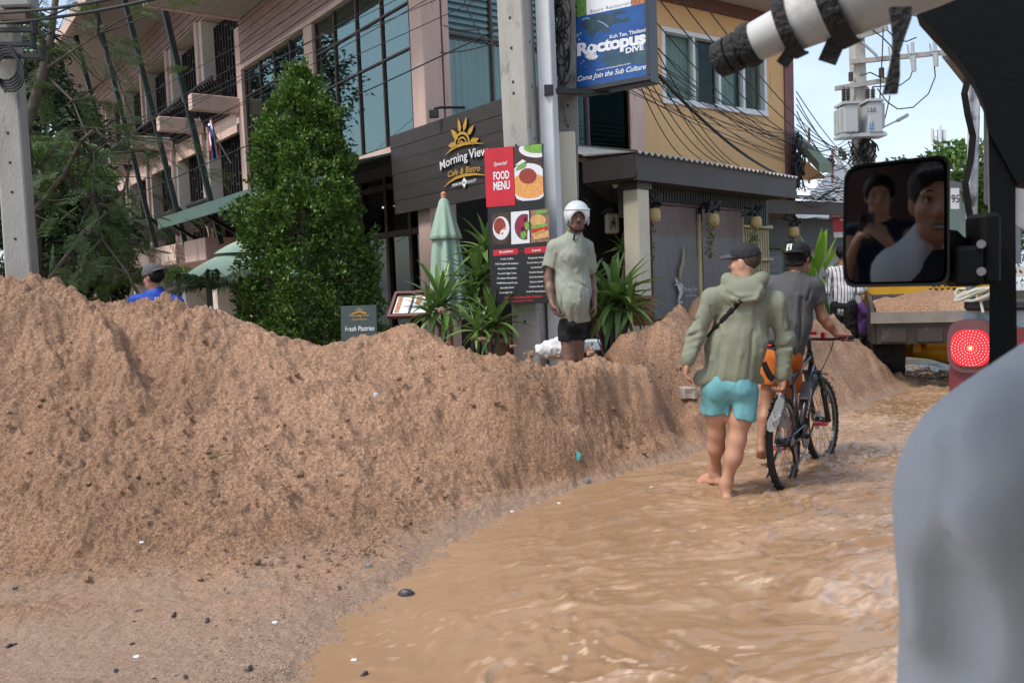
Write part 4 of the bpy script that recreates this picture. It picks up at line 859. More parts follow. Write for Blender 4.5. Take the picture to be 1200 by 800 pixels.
RB.say(mb, 'www.roctopusdive.com', q1(195, 556), q1(460, 503), 2.0, .006, bold=.01); RB.say(mb, 'Come Join the Sub Culture', q1(48, 638), q1(583, 540), 6.0, .006, shear=.35, bold=.015)
ox, oy = 158, 395
for k in range(8):
    a = -math.pi * (.05 + .9 * k / 7); sx = math.cos(a); RB.stroke(mb, X([(ox + 10 * sx, oy + 8), (ox + 28 * sx, oy + 25 - 18 * math.sin(a) * .6), (ox + 40 * sx, oy + 45 + 30 * (-math.sin(a))), (ox + 56 * sx, oy + 38 + 36 * (-math.sin(a)))]), [.022, .020, .014, .004], .0065)
RB.disc(mb, *RB.px(*q1(ox - 2, oy - 8)), .042, .052, .007); obj('lettering', mb, M_PRW, rs)
mb = MB(); RB.disc(mb, *RB.px(*q1(ox - 2, oy - 16)), .018, .022, .0085); obj('octopus_eye', mb, M_BLUE, rs)
mb = MB(); RB.say(mb, 'Beach Restaurant', q1(148, 105), q1(470, 32), 4, .0045, spacing=1.3); obj('grey_lettering', mb, mat('grey sign print', (.16, .17, .18), .4), rs)
ar = MB(); p_ = P(643, 107, 8.56); ar.span(p_, RB.at(.02, -.03, -.03), .045, .05); ar.span(p_ + V3(0, .05, .01), RB.at(.3, -.055, -.14), .045, .05); ar.box(p_, (.09, .12, .10)); obj('bracket', ar, M_BLACK, rs)
# --- food menu board ---
fa, fb_ = P(575.5, 357, 8.42), P(642, 355, 8.17); FM = Sign(fa, V3(fb_[0] - fa[0], fb_[1] - fa[1], 0), UP); FW = np.linalg.norm((fb_ - fa)[:2]); FH = FM.px(573.5, 175)[1]
M_BPR = mat('black menu print', (.008, .008, .010), .3, .2, 5); M_RED = mat('red menu print', (.52, .010, .025), .32, .12, 3); M_TABLE = mat('dark wooden table print', (.05, .022, .015), .35, .5, 14)
fm = thing('menu_board', 'tall black and red food menu board with pictures of dishes', 'menu board', tuple(FM.at(FW / 2, 0)))
obj('panel', MB().box(FM.at(FW / 2, FH / 2, -.018), (FW, FH, .036), (FM.ex, FM.ey, FM.n), .003), M_BPR, fm)
def q4(x, y): return (560 + x / 8, 160 + y / 8)
def q5(x, y): return (560 + x / 6.4, 240 + y / 6.4)
Y4 = lambda L: FM.pxs([q4(*p) for p in L]); Y5 = lambda L: FM.pxs([q5(*p) for p in L])
XR = FM.px(*q4(332, 100))[0]; YB = FM.px(*q4(343, 615))[1]
mb = MB(); FM.rect(mb, XR, YB, FW - .003, FH - .003, .002); obj('dish_photo', mb, M_TABLE, fm)
def dish(nm, polys, mt, h):
    mb = MB()
    for p in polys: FM.poly(mb, p, h)
    obj(nm, mb, mt, fm)
def ell(cx, cy, rx, ry, tf, n=24, a0=0, a1=2 * math.pi): return tf([(cx + rx * math.cos(t), cy + ry * math.sin(t)) for t in np.linspace(a0, a1, n, endpoint=a1 - a0 < 6.2)])
M_PLATE = mat('white plate print', (.68, .68, .72), .35, .05, 4); M_NOOD = mat('tomato noodle print', (.60, .20, .04), .35, .6, 55, col2=(.78, .40, .12)); M_MEAT = mat('meatball print', (.14, .012, .010), .35, .6, 70, col2=(.38, .06, .03)); M_BASIL = mat('green leaf print', (.06, .22, .02), .35, .6, 60, col2=(.26, .48, .08))
def clipx(pl): return [np.array([min(max(p[0], XR + .002), FW - .004), min(max(p[1], YB + .003), FH - .004)]) for p in pl]
dish('plate_print', [clipx(ell(475, 430, 215, 180, Y4)), clipx(ell(545, 120, 160, 78, Y4))], M_PLATE, .003)
dish('salad_print', [clipx(ell(555, 108, 125, 50, Y4))], M_BASIL, .004)
dish('noodle_print', [clipx(ell(480, 460, 170, 120, Y4))], M_NOOD, .004)
nb_ = MB(); r = random.Random(4)
for k in range(26):
    cx, cy, rr = r.choice([(400, 520), (490, 510), (600, 400), (420, 470), (560, 470)]) + (r.uniform(15, 55),); a0 = r.uniform(0, 6)
    pts = clipx(Y4([(cx + rr * math.cos(t), cy + rr * .75 * math.sin(t)) for t in np.linspace(a0, a0 + 3.5, 9)])); FM.stroke(nb_, pts, .0045, .005)
obj('noodle_strands', nb_, mat('pale noodle print', (.80, .45, .16), .35), fm)
dish('meatball_print', [clipx(ell(470, 370, 82, 72, Y4))], M_MEAT, .006); dish('basil_print', [Y4([(350, 320), (385, 270), (430, 245), (460, 258), (440, 290), (400, 305)])], M_BASIL, .007)
dish('cheese_print', [Y4([(350, 270), (420, 215), (455, 235), (430, 250), (385, 270)])], M_PLATE, .0065)
mb = MB(); FM.rect(mb, -.004, FM.px(*q4(115, 662))[1], XR, FH + .004, .008); obj('red_panel', mb, M_RED, fm)
# thumbnails
for nm, c4, mt in (('thumbnail', [(103, 65), (238, 55), (240, 290), (108, 302)], M_TABLE), ('thumbnail', [(248, 55), (383, 43), (390, 286), (252, 297)], M_PLATE), ('thumbnail', [(396, 42), (532, 26), (537, 272), (397, 286)], mat('brown board print', (.22, .13, .08), .35, .5, 30))): dish(nm, [Y5(c4)], mt, .002)
dish('plate_print', [ell(175, 175, 62, 88, Y5)], M_PLATE, .003); dish('beans_print', [ell(165, 160, 45, 62, Y5)], M_MEAT, .004); dish('egg_print', [ell(195, 215, 28, 32, Y5)], M_PRW, .005); dish('yolk_print', [ell(185, 215, 10, 11, Y5), ell(200, 180, 9, 10, Y5)], M_GOLD, .006)
dish('bowl_print', [ell(352, 165, 76, 98, Y5, 14, R_(75), R_(290)) ], mat('dark bowl print', (.09, .05, .06), .35), .003); dish('smoothie_print', [ell(352, 160, 66, 82, Y5, 14, R_(80), R_(285))], mat('magenta smoothie print', (.26, .008, .045), .35, .2, 20), .004)
dish('fruit_print', [Y5([(322, 215), (350, 195), (370, 225), (345, 260), (325, 245)]), Y5([(350, 140), (384, 120), (386, 190), (360, 185)])], M_BASIL, .005); dish('berry_print', [ell(338, 182, 14, 16, Y5), ell(355, 108, 12, 14, Y5)], M_BPR, .006)
dish('bun_print', [ell(452, 118, 58, 45, Y5), Y5([(405, 215), (530, 190), (534, 240), (420, 262)])], mat('toasted bun print', (.60, .34, .13), .35, .25, 20), .003); dish('lettuce_print', [Y5([(402, 165), (440, 150), (520, 140), (525, 165), (420, 185)]), Y5([(430, 45), (520, 38), (515, 62), (440, 72)])], M_BASIL, .004); dish('tomato_print', [Y5([(402, 185), (520, 160), (522, 182), (410, 208)])], M_RED, .005); dish('cheese_print', [Y5([(418, 215), (500, 180), (505, 195), (425, 225)])], M_GOLD, .006)
mb = MB(); FM.poly(mb, Y5([(115, 340), (301, 326), (302, 370), (117, 384)]), .002); FM.poly(mb, Y5([(351, 322), (548, 308), (548, 352), (352, 368)]), .002); FM.stroke(mb, Y5([(302, 350), (351, 346)]), .004, .002); obj('header_bar', mb, M_RED, fm)
mb = MB(); FM.say(mb, 'Special', q4(152, 278), q4(280, 262), 4.2, .011, shear=.3, bold=.01); FM.say(mb, 'FOOD', q4(152, 408), q4(300, 392), 9, .011, bold=.03); FM.say(mb, 'MENU', q4(152, 504), q4(306, 490), 9.4, .011, bold=.03)
FM.say(mb, 'Breakfast', q5(165, 363), q5(265, 354), 2.6, .005, bold=.02); FM.say(mb, 'Lunch', q5(410, 350), q5(472, 345), 2.6, .005, bold=.02)
for k, (l_, r_) in enumerate((('Fresh Coffee', 'Spaghetti Pasta'), ('Full English Breakfast', 'Smoke Salmon Wrap'), ('American Breakfast', 'Sandwiches'), ('Avocado Eggs Toast', 'Cheese Burger'), ('Croissant Breakfast', 'Club Sandwich'), ('Waffle/Pancake/Crepe', 'Quinoa Salad'), ('Smoothie Bowl', 'Healthy Bowls'), ('Overnight Oats', 'Cold Pressed Juice'))):
    y = 413 + k * 36; wl, wr = len(l_) * 3.9, len(r_) * 4.1
    FM.say(mb, l_, q5(220 - wl, y), q5(220 + wl, y - 5), 1.9, .004, bold=.012); FM.say(mb, r_, q5(440 - wr, y - 9), q5(440 + wr, y - 14), 1.9, .004, bold=.012)
obj('lettering', mb, M_PRW, fm); mb = MB(); FM.say(mb, '@Morning View Cafe & Bistro', q5(205, 705), q5(485, 692), 2.4, .004, bold=.012); FM.say(mb, 'Order daily 7am to 9pm' if False else 'Open daily 8-16.00', q5(255, 728), q5(412, 718), 1.5, .004, bold=.01); obj('red_lettering', mb, mat('bright red print', (.75, .03, .03), .35), fm)
# --- pastry sign and menu stand behind the heap ---
pa, pb = P(401, 392, 9.2), P(438, 389, 9.15); PS = Sign(pa, V3(pb[0] - pa[0], pb[1] - pa[1], 0), nrm(V3(0, .18, 1))); PSW = np.linalg.norm((pb - pa)[:2]); PSH = PS.px(408, 358)[1]
ps = thing('pastry_sign', 'small dark green board sign lettered Fresh Pastries half buried behind the sand', 'sign', tuple(PS.at(PSW / 2, 0)))
obj('panel', MB().box(PS.at(PSW / 2 + .01, PSH / 2 - .12, -.02), (PSW + .05, PSH + .24, .03), (PS.ex, PS.ey, PS.n), .004), mat('dark green sign paint', (.035, .055, .052), .5, .1, 6), ps)
for s_ in (-.12, .12): obj('leg', MB().span(PS.at(PSW / 2 + s_, -.2, -.05), PS.at(PSW / 2 + s_, -.55, -.05), .03, .03), M_DFRAME, ps)
mb = MB(); PS.text(mb, 'Fresh Pastries', PSW * .56, .035, .075, width=PSW * .92, shear=.15, bold=.008); obj('lettering', mb, M_PRW, ps)
mb = MB(); cx = PSW * .56
for k in range(7):
    t = math.pi * (k + .5) / 7; PS.poly(mb, [(cx + .03 * math.cos(t - .2), .235 + .02 * math.sin(t)), (cx + .075 * math.cos(t), .235 + .065 * math.sin(t)), (cx + .03 * math.cos(t + .2), .235 + .02 * math.sin(t + .15))])
PS.stroke(mb, [(cx - .08, .225), (cx, .24), (cx + .08, .225)], .012); PS.text(mb, 'Morning View', cx, .19, .045, width=.22); PS.text(mb, 'Cafe & Bistro', cx, .15, .03, width=.17); obj('gold_emblem', mb, M_GOLD, ps)
ma, mb_ = P(457, 371, 9.0), P(500, 368, 8.9); tilt = nrm(V3(.12, .72, .70)); MS = Sign(ma, V3(mb_[0] - ma[0], mb_[1] - ma[1], 0), tilt); MS.ey = nrm(MS.ey - MS.ex * (MS.ey @ MS.ex)); MS.n = np.cross(MS.ex, MS.ey)
ms = thing('menu_stand', 'reddish timber menu stand with open printed pages by the dracaena', 'menu stand', tuple(MS.at(.2, 0)))
M_RWOOD = mat('reddish varnished wood', (.11, .028, .020), .4, .2, 8)
obj('tray', MB().box(MS.at(.2, .17, -.02), (.44, .36, .02), (MS.ex, MS.ey, MS.n)), M_DFRAME, ms)
for x, y, w, h in ((.2, .005, .46, .03), (.2, .345, .46, .03), (-.015, .175, .03, .311), (.415, .175, .03, .311)): obj('frame_bar', MB().box(MS.at(x, y, .0), (w, h, .035), (MS.ex, MS.ey, MS.n)), M_RWOOD, ms)
for x in (.10, .30): mb = MB(); MS.rect(mb, x - .085, .05, x + .085, .30, -.004); obj('page', mb, M_PRW, ms)
mb = MB(); MS.rect(mb, .03, .06, .08, .29, .0); MS.rect(mb, .24, .18, .30, .29, .0); obj('page_photo', mb, M_PRO, ms); obj('post', MB().tube([MS.at(.2, .17, -.03), MS.at(.2, .17, -.03) - UP * .7], .03, 8), M_RWOOD, ms)
# ------------------------------------------------------------------ vegetation and parasols
ML_TOP = leaf_mat('glossy hedge leaf', (.030, .080, .010), (.165, .28, .05), .4, .2)
ML_DARK = leaf_mat('dark tree leaf', (.014, .035, .010), (.045, .085, .025), .5, .2)
ML_FEATH = leaf_mat('feathery leaf', (.038, .072, .022), (.11, .165, .05), .55, .35)
ML_SWORD = leaf_mat('sword leaf', (.06, .135, .025), (.17, .28, .075), .35, .2)
ML_PALM = leaf_mat('palm leaf', (.045, .11, .015), (.12, .22, .035), .4, .3)
ML_BRIGHT = leaf_mat('bright broad leaf', (.11, .24, .02), (.24, .42, .05), .35, .35)
M_BARK = mat('grey bark', (.13, .105, .085), .9, .35, 12, .5, 50)
M_TWIG = mat('dark twig', (.05, .042, .032), .9, .3, 12)
def rand_dirs(n, r): d = r.normal(size=(n, 3)); return d / np.linalg.norm(d, axis=1)[:, None]
def leaves_geo(pos, out, ln, wd, r, droop=.2, fold=.25):      # diamond leaves of two triangles folded along the midrib
    n = len(pos); ax = out + r.normal(size=(n, 3)) * .75; ax[:, 2] -= droop; ax /= np.linalg.norm(ax, axis=1)[:, None]
    sd = np.cross(ax, rand_dirs(n, r)); sd /= np.linalg.norm(sd, axis=1)[:, None]; nn = np.cross(ax, sd)
    L = (ln * r.uniform(.65, 1.25, n))[:, None]; Wd = (wd * r.uniform(.75, 1.2, n))[:, None]
    a = pos; b = pos + ax * L * .5 + sd * Wd * .5 + nn * Wd * fold; c = pos + ax * L; d = pos + ax * L * .5 - sd * Wd * .5 + nn * Wd * fold
    v = np.stack([a, b, c, d], 1).reshape(-1, 3); i = np.arange(n)[:, None] * 4
    return v, np.concatenate([i + [0, 1, 2], i + [0, 2, 3]], 1).reshape(-1, 3)
# conical clipped tree
cc = P(364, 385, 10.6); base = V3(cc[0], cc[1] , .35); top = P(352, 82, 10.6)
prof = [(0, .62), (.06, .78), (.15, .86), (.30, .84), (.45, .78), (.58, .70), (.70, .58), (.80, .46), (.88, .32), (.94, .20), (.98, .10), (1, .02)]
pz, pr = zip(*prof); r = np.random.default_rng(3); N = 68000
h = r.random(N) ** 1.15; th = r.uniform(0, 2 * np.pi, N); H_ = top[2] - base[2]; R0 = np.interp(h, pz, pr)
nz = np.stack([np.cos(th) * R0 * 3.2, np.sin(th) * R0 * 3.2, h * H_ * 3.2], 1)
bump = .19 * fbm(nz, 3, 5) + .13 * np.maximum(0, vnoise(nz * 2.6, 9))
dep = r.random(N) ** 2.2 * .30; Rr = np.maximum(.01, R0 * (1 - dep) + bump * np.clip(R0 * 2, .3, 1) - .06)
lean = (top - base)[:2]; pos = np.stack([base[0] + lean[0] * h + Rr * np.cos(th), base[1] + lean[1] * h + Rr * np.sin(th), base[2] + h * H_ + r.normal(0, .02, N)], 1)
keep = ((vnoise(nz * 1.7, 31) + .55 * (1 - dep / .3)) > .06) | (dep > .16); pos, th2, dp = pos[keep], th[keep], dep[keep]
outd = np.stack([np.cos(th2), np.sin(th2), np.full(len(th2), .55)], 1)
sh = []; so = []
for k in range(75):                            # stray shoots breaking the clipped outline
    f = r.uniform(.25, 1) if k > 22 else r.uniform(.88, 1.0); a = r.uniform(0, 6.283); R1 = np.interp(f, pz, pr) * .95; b0 = V3(base[0] + lean[0] * f + R1 * math.cos(a), base[1] + lean[1] * f + R1 * math.sin(a), base[2] + f * H_ - .03); d_ = nrm(V3(math.cos(a) * .7, math.sin(a) * .7, r.uniform(.4, 1.3))); L_ = r.uniform(.08, .27); n_ = int(26 + 90 * L_)
    sh.append(b0 + d_ * (r.random((n_, 1)) * L_) + r.normal(size=(n_, 3)) * .022); so.append(np.tile(d_, (n_, 1)) + r.normal(size=(n_, 3)) * .4)
pos = np.concatenate([pos] + sh); outd = np.concatenate([outd] + so)
tr = thing('conical_tree', 'tall clipped cone-shaped leafy tree in front of the glazed corner block', 'tree', tuple(base))
obj('crown', leaves_geo(pos, outd, .056, .035, r, 0), ML_TOP, tr)
spr = MB(); obj('trunk', MB().tube([base - UP * .1, base + UP * 1.2, base + UP * 2.6, base + UP * 3.6 + V3(*lean, 0) * .8], [.09, .075, .05, .02], 8), M_BARK, tr)
tw = MB(); rr = random.Random(5)
for k in range(130):
    f = rr.uniform(.03, .93); a = rr.uniform(0, 6.283); R1 = np.interp(f, pz, pr) * .88; b0 = base + V3(lean[0] * f, lean[1] * f, f * H_ - .12)
    tw.tube([b0, b0 + V3(math.cos(a) * R1 * .5, math.sin(a) * R1 * .5, .08), b0 + V3(math.cos(a) * R1, math.sin(a) * R1, .14)], [.018, .012, .005], 4, False)
obj('branches', tw, M_BARK, tr, kind='stuff')
# feathery street tree at the left: limbs and compound leaves
def frond_geo(base, d, L, r, npin=9, nlf=11, pl=.10, lw=.011, ll=.022):
    d = nrm(d); s = nrm(np.cross(d, V3(0, 0, 1) + r.normal(size=3) * .35)); n = np.cross(s, d); V = []; 
    for i in range(npin):
        f = .18 + .8 * i / npin; c = base + d * L * f - UP * L * .35 * f * f
        for sg in (-1, 1):
            pd = nrm(s * sg + d * .55 - UP * .25 + r.normal(size=3) * .08); plen = pl * (1 - .35 * abs(f - .5)); ks = np.linspace(.08, 1, nlf)
            for k in ks:
                q = c + pd * plen * k
                for sg2 in (-1, 1):
                    e = nrm(np.cross(pd, n) * sg2 + pd * .5); w = pd * lw * .5; V.append([q - w, q + e * ll, q + w + e * ll * .6])
    return V
def feather_tree(name, label, base, limbs, nf, seed, rad, FL=.34, mt=None, lsize=1.0, parts=('trunk',)):
    r = np.random.default_rng(seed); t = thing(name, label, 'tree', tuple(base)); tb = MB(); tips = []
    for pts, w0, w1 in limbs: tb.tube([np.array(p) for p in pts], np.linspace(w0, w1, len(pts)), 7); tips += [np.array(p) for p in pts[1:]]
    V = []; bw = MB()
    for k in range(nf):
        tpt = tips[r.integers(len(tips))]; p = tpt + r.normal(size=3) * rad * np.array([1, 1, .75]); d = nrm(p - tpt + V3(0, 0, -.1) + r.normal(size=3) * .25)
        if k % 2 == 0: bw.tube([tpt, (tpt + p) / 2 + r.normal(size=3) * .06, p], [.012, .008, .004], 4, False)
        V += frond_geo(p, d, FL * r.uniform(.7, 1.3), r, 8, 9, .11 * lsize, .014 * lsize, .026 * lsize)
        if k % 2: bw.tube([p, p + d * FL * .6 - UP * FL * .15], [.004, .002], 3, False)
    V = np.array(V).reshape(-1, 3); obj('crown', (V, np.arange(len(V)).reshape(-1, 3)), mt or ML_FEATH, t); obj('trunk', tb, M_BARK, t, smooth=True); obj('twigs', bw, M_TWIG, t, kind='stuff')
    return t
D = 10.5
feather_tree('feathery_tree', 'feathery leaved street tree with thin limbs beside the left concrete pole', P(40, 340, 10.5), [
    ([P(45, 345, 10.5), P(38, 250, 10.5), P(28, 160, 10.4), P(55, 70, 10.3), P(60, 40, 10.3), P(70, -40, 10.2)], .09, .03),
    ([P(28, 160, 10.4), P(50, 100, 10.6), P(45, 30, 10.7)], .04, .015), ([P(60, 60, 10.4), P(30, 20, 10), P(10, -20, 9.8)], .03, .012),
    ([P(38, 250, 10.5), P(75, 205, 10.2), P(95, 165, 10), P(112, 150, 10)], .035, .012), ([P(50, 84, 10.4), P(85, 118, 10.2), P(110, 180, 10.1), P(112, 230, 10.1)], .016, .008),
    ([P(55, 80, 10.3), P(85, 60, 10), P(115, 40, 9.9)], .02, .008), ([P(38, 200, 10.5), P(90, 150, 10.5), P(130, 160, 10.4)], .02, .008), ([P(45, 345, 10.5), P(100, 270, 10.2), P(140, 240, 10.2), P(150, 205, 10.2)], .03, .01)], 230, 12, .40)
feather_tree('feathery_tree', 'thin feathery sapling with drooping sprays in front of the hotel wing', P(150, 350, 9.9), [
    ([P(165, 352, 9.9), P(150, 320, 9.9), P(120, 280, 9.9), P(112, 240, 9.9)], .02, .008), ([P(150, 320, 9.9), P(165, 290, 9.8), P(180, 300, 9.7)], .012, .006), ([P(120, 280, 9.9), P(100, 300, 9.9), P(105, 330, 9.9)], .012, .006)], 30, 21, .22, .34, lsize=1.1)
def bushy(name, label, base, blobs, n, ln, wd, mt, seed, trunk=None, droop=.2, cat='tree', shell=.55, group=None):
    r = np.random.default_rng(seed); t = thing(name, label, cat, tuple(base), group); Ps = []; Os = []; vol = [b_[3] * b_[4] * b_[5] for b_ in blobs]; tot = sum(v_ ** .7 for v_ in vol)
    for (x, y, z, a, b_, c), v_ in zip(blobs, vol):
        m_ = int(n * v_ ** .7 / tot); d = rand_dirs(m_, r); rad = (1 - (1 - shell) * r.random(m_) ** 1.5) * (1 + .30 * fbm(d * 2.4 + x, 3, seed)); k = vnoise(d * 3.2 + z, seed + 4) > -.45
        Ps.append((V3(x, y, z) + d * rad[:, None] * [a, b_, c])[k]); Os.append(d[k])
    obj('crown', leaves_geo(np.concatenate(Ps), np.concatenate(Os), ln, wd, r, droop), mt, t)
    if trunk: 
        tb = MB()
        for pts, w0, w1 in trunk: tb.tube(pts, np.linspace(w0, w1, len(pts)), 7)
        obj('trunk', tb, M_BARK, t, smooth=True)
    return t
def blobat(u, v, d, a, c, b_=None): p = P(u, v, d); return (p[0], p[1], p[2], a, b_ or a, c)
pb0 = P(80, 330, 13.5); pb0[2] = .35
bushy('dense_tree', 'dense dark evergreen tree behind the left concrete pole', pb0, [blobat(80, 270, 13.5, .95, 1.1), blobat(40, 235, 14, 1.0, .9), blobat(110, 305, 13, .6, .6), blobat(20, 310, 13, .7, .7), blobat(75, 330, 12.8, .8, .5)], 17000, .15, .06, ML_DARK, 5, [([pb0, pb0 + UP * 1.5], .12, .08)], .5)
pb1 = P(20, 330, 19); pb1[2] = .35
bushy('dense_tree', 'distant tall tree crown showing behind the thin limbs at the top left', pb1, [blobat(20, 150, 20, 1.6, 1.6), blobat(70, 175, 20, 1.0, 1.3), blobat(-20, 60, 20, 1.6, 1.5), blobat(85, 235, 20, 1.0, 1.2)], 12000, .20, .08, ML_DARK, 8, [([pb1, pb1 + UP * 3.5], .2, .1)], .5)
# palms
def frond_strips(mb, base, d, L, r, n=22, leaf=.42, wd=.028, sag=.5, width=1.0):
    d = nrm(d); s = nrm(np.cross(d, UP)); pts = [base + d * L * f - UP * L * sag * f * f for f in np.linspace(0, 1, 9)]; mb.tube(pts, np.linspace(.016, .004, 9), 4, False)
    for i in range(n):
        f = .15 + .85 * i / n; c = base + d * L * f - UP * L * sag * f * f; tg = nrm(d - UP * 2 * sag * f)
        for sg in (-1, 1):
            ld = nrm(s * sg * .9 * width + tg * .75 - UP * .25 + r.normal(size=3) * .06); ll = leaf * (1 - .6 * abs(f - .45)); w = nrm(np.cross(ld, s * sg + UP)) * wd; m_ = c + ld * ll * .5 + UP * .02; e = c + ld * ll - UP * .35 * ll * r.uniform(.5, 1.2)
            mb.add([c, m_ + w * .5, m_ - w * .5, e], [(0, 1, 2), (1, 3, 2)])
def palm(name, label, crown, L, n, seed, mt, base=None, sag=.45, leaf=.42, up=.35, group=None, wd=.028):
    r = np.random.default_rng(seed); b = base if base is not None else V3(crown[0], crown[1], .35); t = thing(name, label, 'palm', tuple(b), group)
    if crown[2] - b[2] > .4: obj('trunk', MB().tube([b, (b + crown) / 2 + V3(.04, 0, 0), crown], [.09, .075, .07], 8), M_BARK, t, smooth=True)
    for k in range(n):
        a = 2 * math.pi * (k + r.uniform(-.3, .3)) / n; mb = MB(); frond_strips(mb, np.array(crown, float), V3(math.cos(a), math.sin(a), up + r.uniform(-.2, .5)), L * r.uniform(.8, 1.15), r, leaf=leaf, sag=sag, wd=wd); obj('frond', mb, mt, t)
    return t
palm('palm_tree', 'green palm with arching fronds behind the left concrete pole', P(18, 178, 11.5), 1.15, 13, 4, ML_PALM)
palm('palm_tree', 'low dark palm behind the sand beside the left concrete pole', P(92, 318, 11.0), .75, 11, 6, ML_DARK, P(92, 345, 11.0), .4, .3)
palm('cycad', 'dark spiky cycad under the open pale green parasol', P(250, 338, 10.0), .55, 16, 7, ML_DARK, P(250, 365, 10.0), .35, .2, .5, wd=.02)
palm('cycad', 'dark spiky cycad at the foot of the hotel wing columns', P(178, 330, 11.5), .6, 12, 9, ML_PALM, P(178, 350, 11.5), .35, .25, .5, wd=.02)
# sword-leaved plants: every leaf its own mesh object sharing data
def sword_mesh(L, w, droop, seed):
    n = 6; v = []; f = []
    for i in range(n + 1):
        q = i / n; wd = w * (math.sin(math.pi * min(1, .12 + q * .88)) ** .7) * (1 - .2 * q); x = L * q * (1 - .12 * droop * q); z = -droop * L * q * q * .55
        v += [(x, -wd / 2, z + wd * .22), (x, 0, z), (x, wd / 2, z + wd * .22)]
    for i in range(n):
        o_ = i * 3; f += [(o_, o_ + 3, o_ + 4, o_ + 1), (o_ + 1, o_ + 4, o_ + 5, o_ + 2)]
    return mesh_of('leaf', v, f, ML_SWORD, True)
SWORDS = [sword_mesh(1, .155, d, 0) for d in (.25, .5, .8, 1.1)]
def sword_plant(label, heads, seed, base, mt=None, meshes=None, cat='plant', name='dracaena', group='sword-leaved plants by the restaurant'):
    r = random.Random(seed); t = thing(name, label, cat, tuple(base), group); wl = world_loc(t); st = MB()
    for (hp, L, n) in heads:
        st.tube([base + V3(r.uniform(-.05, .05), 0, -.25), (base + hp) / 2 + V3(.03, 0, 0), hp + UP * .02], [.03, .026, .022], 6)
        for k in range(n):
            f = k / n; el = R_(82 - 112 * f ** .9 + r.uniform(-9, 9)); az = k * 2.39996 + r.uniform(-.25, .25)
            o = bpy.data.objects.new('leaf', (meshes or SWORDS)[min(3, int(f * 3 + r.random()))]); COL.objects.link(o); o.parent = t
            o.location = hp - wl + UP * (.16 * L * (1 - f)); o.rotation_euler = (r.uniform(-.3, .3), -el, az); o.scale = (L * r.uniform(.8, 1.12) * (.75 + .35 * math.sin(math.pi * min(1, f + .15))),) * 3
    obj('stem', st, M_BARK, t); return t
sword_plant('leafy dracaena with low rosette of broad sword leaves beside the menu stand', [(P(518, 366, 8.9), .52, 38), (P(505, 372, 8.8), .36, 16)], 3, P(520, 395, 8.9))
sword_plant('tall dracaena between the closed parasol and the menu board', [(P(562, 332, 9.1), .46, 32), (P(570, 300, 9.2), .44, 28), (P(553, 356, 9.0), .38, 22)], 5, P(556, 395, 9.1))
sword_plant('low dracaena with drooping leaves at the foot of the concrete pole', [(P(580, 384, 8.4), .42, 34), (P(560, 392, 8.3), .34, 20)], 8, P(578, 410, 8.4))
sword_plant('big dracaena behind the helmeted man by the cream post', [(P(722, 358, 8.9), .60, 42), (P(738, 368, 8.8), .42, 22), (P(706, 372, 8.9), .40, 22)], 11, P(722, 400, 8.9))
sword_plant('dracaena right behind the helmeted man under the canopy', [(P(694, 338, 9.4), .42, 24), (P(700, 362, 9.2), .36, 18)], 14, P(696, 395, 9.3))
for lb, pt, s_ in (('terracotta pot behind the big dracaena by the cream post', P(752, 352, 9.6), 1.0), ('dark planter bowl beside the low dracaena', P(596, 402, 8.9), 1.1)):
    obj('plant_pot', MB().lathe([(.10 * s_, -.28), (.14 * s_, 0), (.155 * s_, .01), (.155 * s_, .05), (.135 * s_, .05), (.125 * s_, .0), (.0, -.01)], pt, 14), mat('terracotta clay' if s_ == 1 else 'dark glazed clay', (.30, .12, .06) if s_ == 1 else (.12, .045, .035), .6, .2, 6), smooth=True, sharp=40, label=lb, cat='plant pot')
def broad_mesh(L, w, droop):
    n = 7; v = []; f = []
    for i in range(n + 1):
        q = i / n; wd = w * max(.06, math.sin(math.pi * min(1, max(0, (q - .15) / .85)) ** .8)); x = L * q; z = -droop * L * q * q * .6
        v += [(x, -wd / 2, z + wd * .15), (x, 0, z), (x, wd / 2, z + wd * .15)]
    for i in range(n): o_ = i * 3; f += [(o_, o_ + 3, o_ + 4, o_ + 1), (o_ + 1, o_ + 4, o_ + 5, o_ + 2)]
    return mesh_of('leaf', v, f, ML_BRIGHT, True)
BROADS = [broad_mesh(1, .17, d) for d in (.2, .45, .7, 1.0)]
sword_plant('bright green broad-leaved plant in front of the boarded corner shop', [(P(958, 340, 13.2), .95, 17), (P(966, 325, 13.2), .6, 8)], 23, P(958, 372, 13.2), meshes=BROADS, name='banana_plant', group=None)
sword_plant('potted plant on a shelf inside the dim restaurant', [(P(730, 295, 11.0), .30, 16)], 25, P(730, 312, 11.0), name='potted_plant', group=None)
sword_plant('yellow green balcony plant below the red white and blue flag', [(F(8.5, .32, 2.98), .42, 14)], 27, F(8.5, .32, 2.74), meshes=BROADS, name='balcony_plant', group=None)
# trees far down the street
for i, (u, v, d, a, c, lb) in enumerate(((1118, 212, 46, 2.4, 1.9, 'round green tree above the flat green building down the street'), (1075, 250, 60, 5, 3.5, 'far green treetop behind the mirror'), (1010, 262, 52, 3.0, 2.4, 'far green tree behind the striped shirt man'), (1180, 250, 70, 7, 5, 'large far tree hidden behind the dark pillar'))):
    b = P(u, v, d); g0 = V3(b[0], b[1], 0); bushy('street_tree', lb, g0, [(b[0], b[1], b[2], a, a, c), (b[0] + a * .7, b[1], b[2] - .5, a * .7, a * .7, c * .7), (b[0] - a * .6, b[1] + 1, b[2] - .7, a * .7, a * .7, c * .7)], 5200, .42, .22, ML_PALM if i == 0 else ML_DARK, 40 + i, [([g0, V3(b[0], b[1], b[2])], .25, .12)], .2)
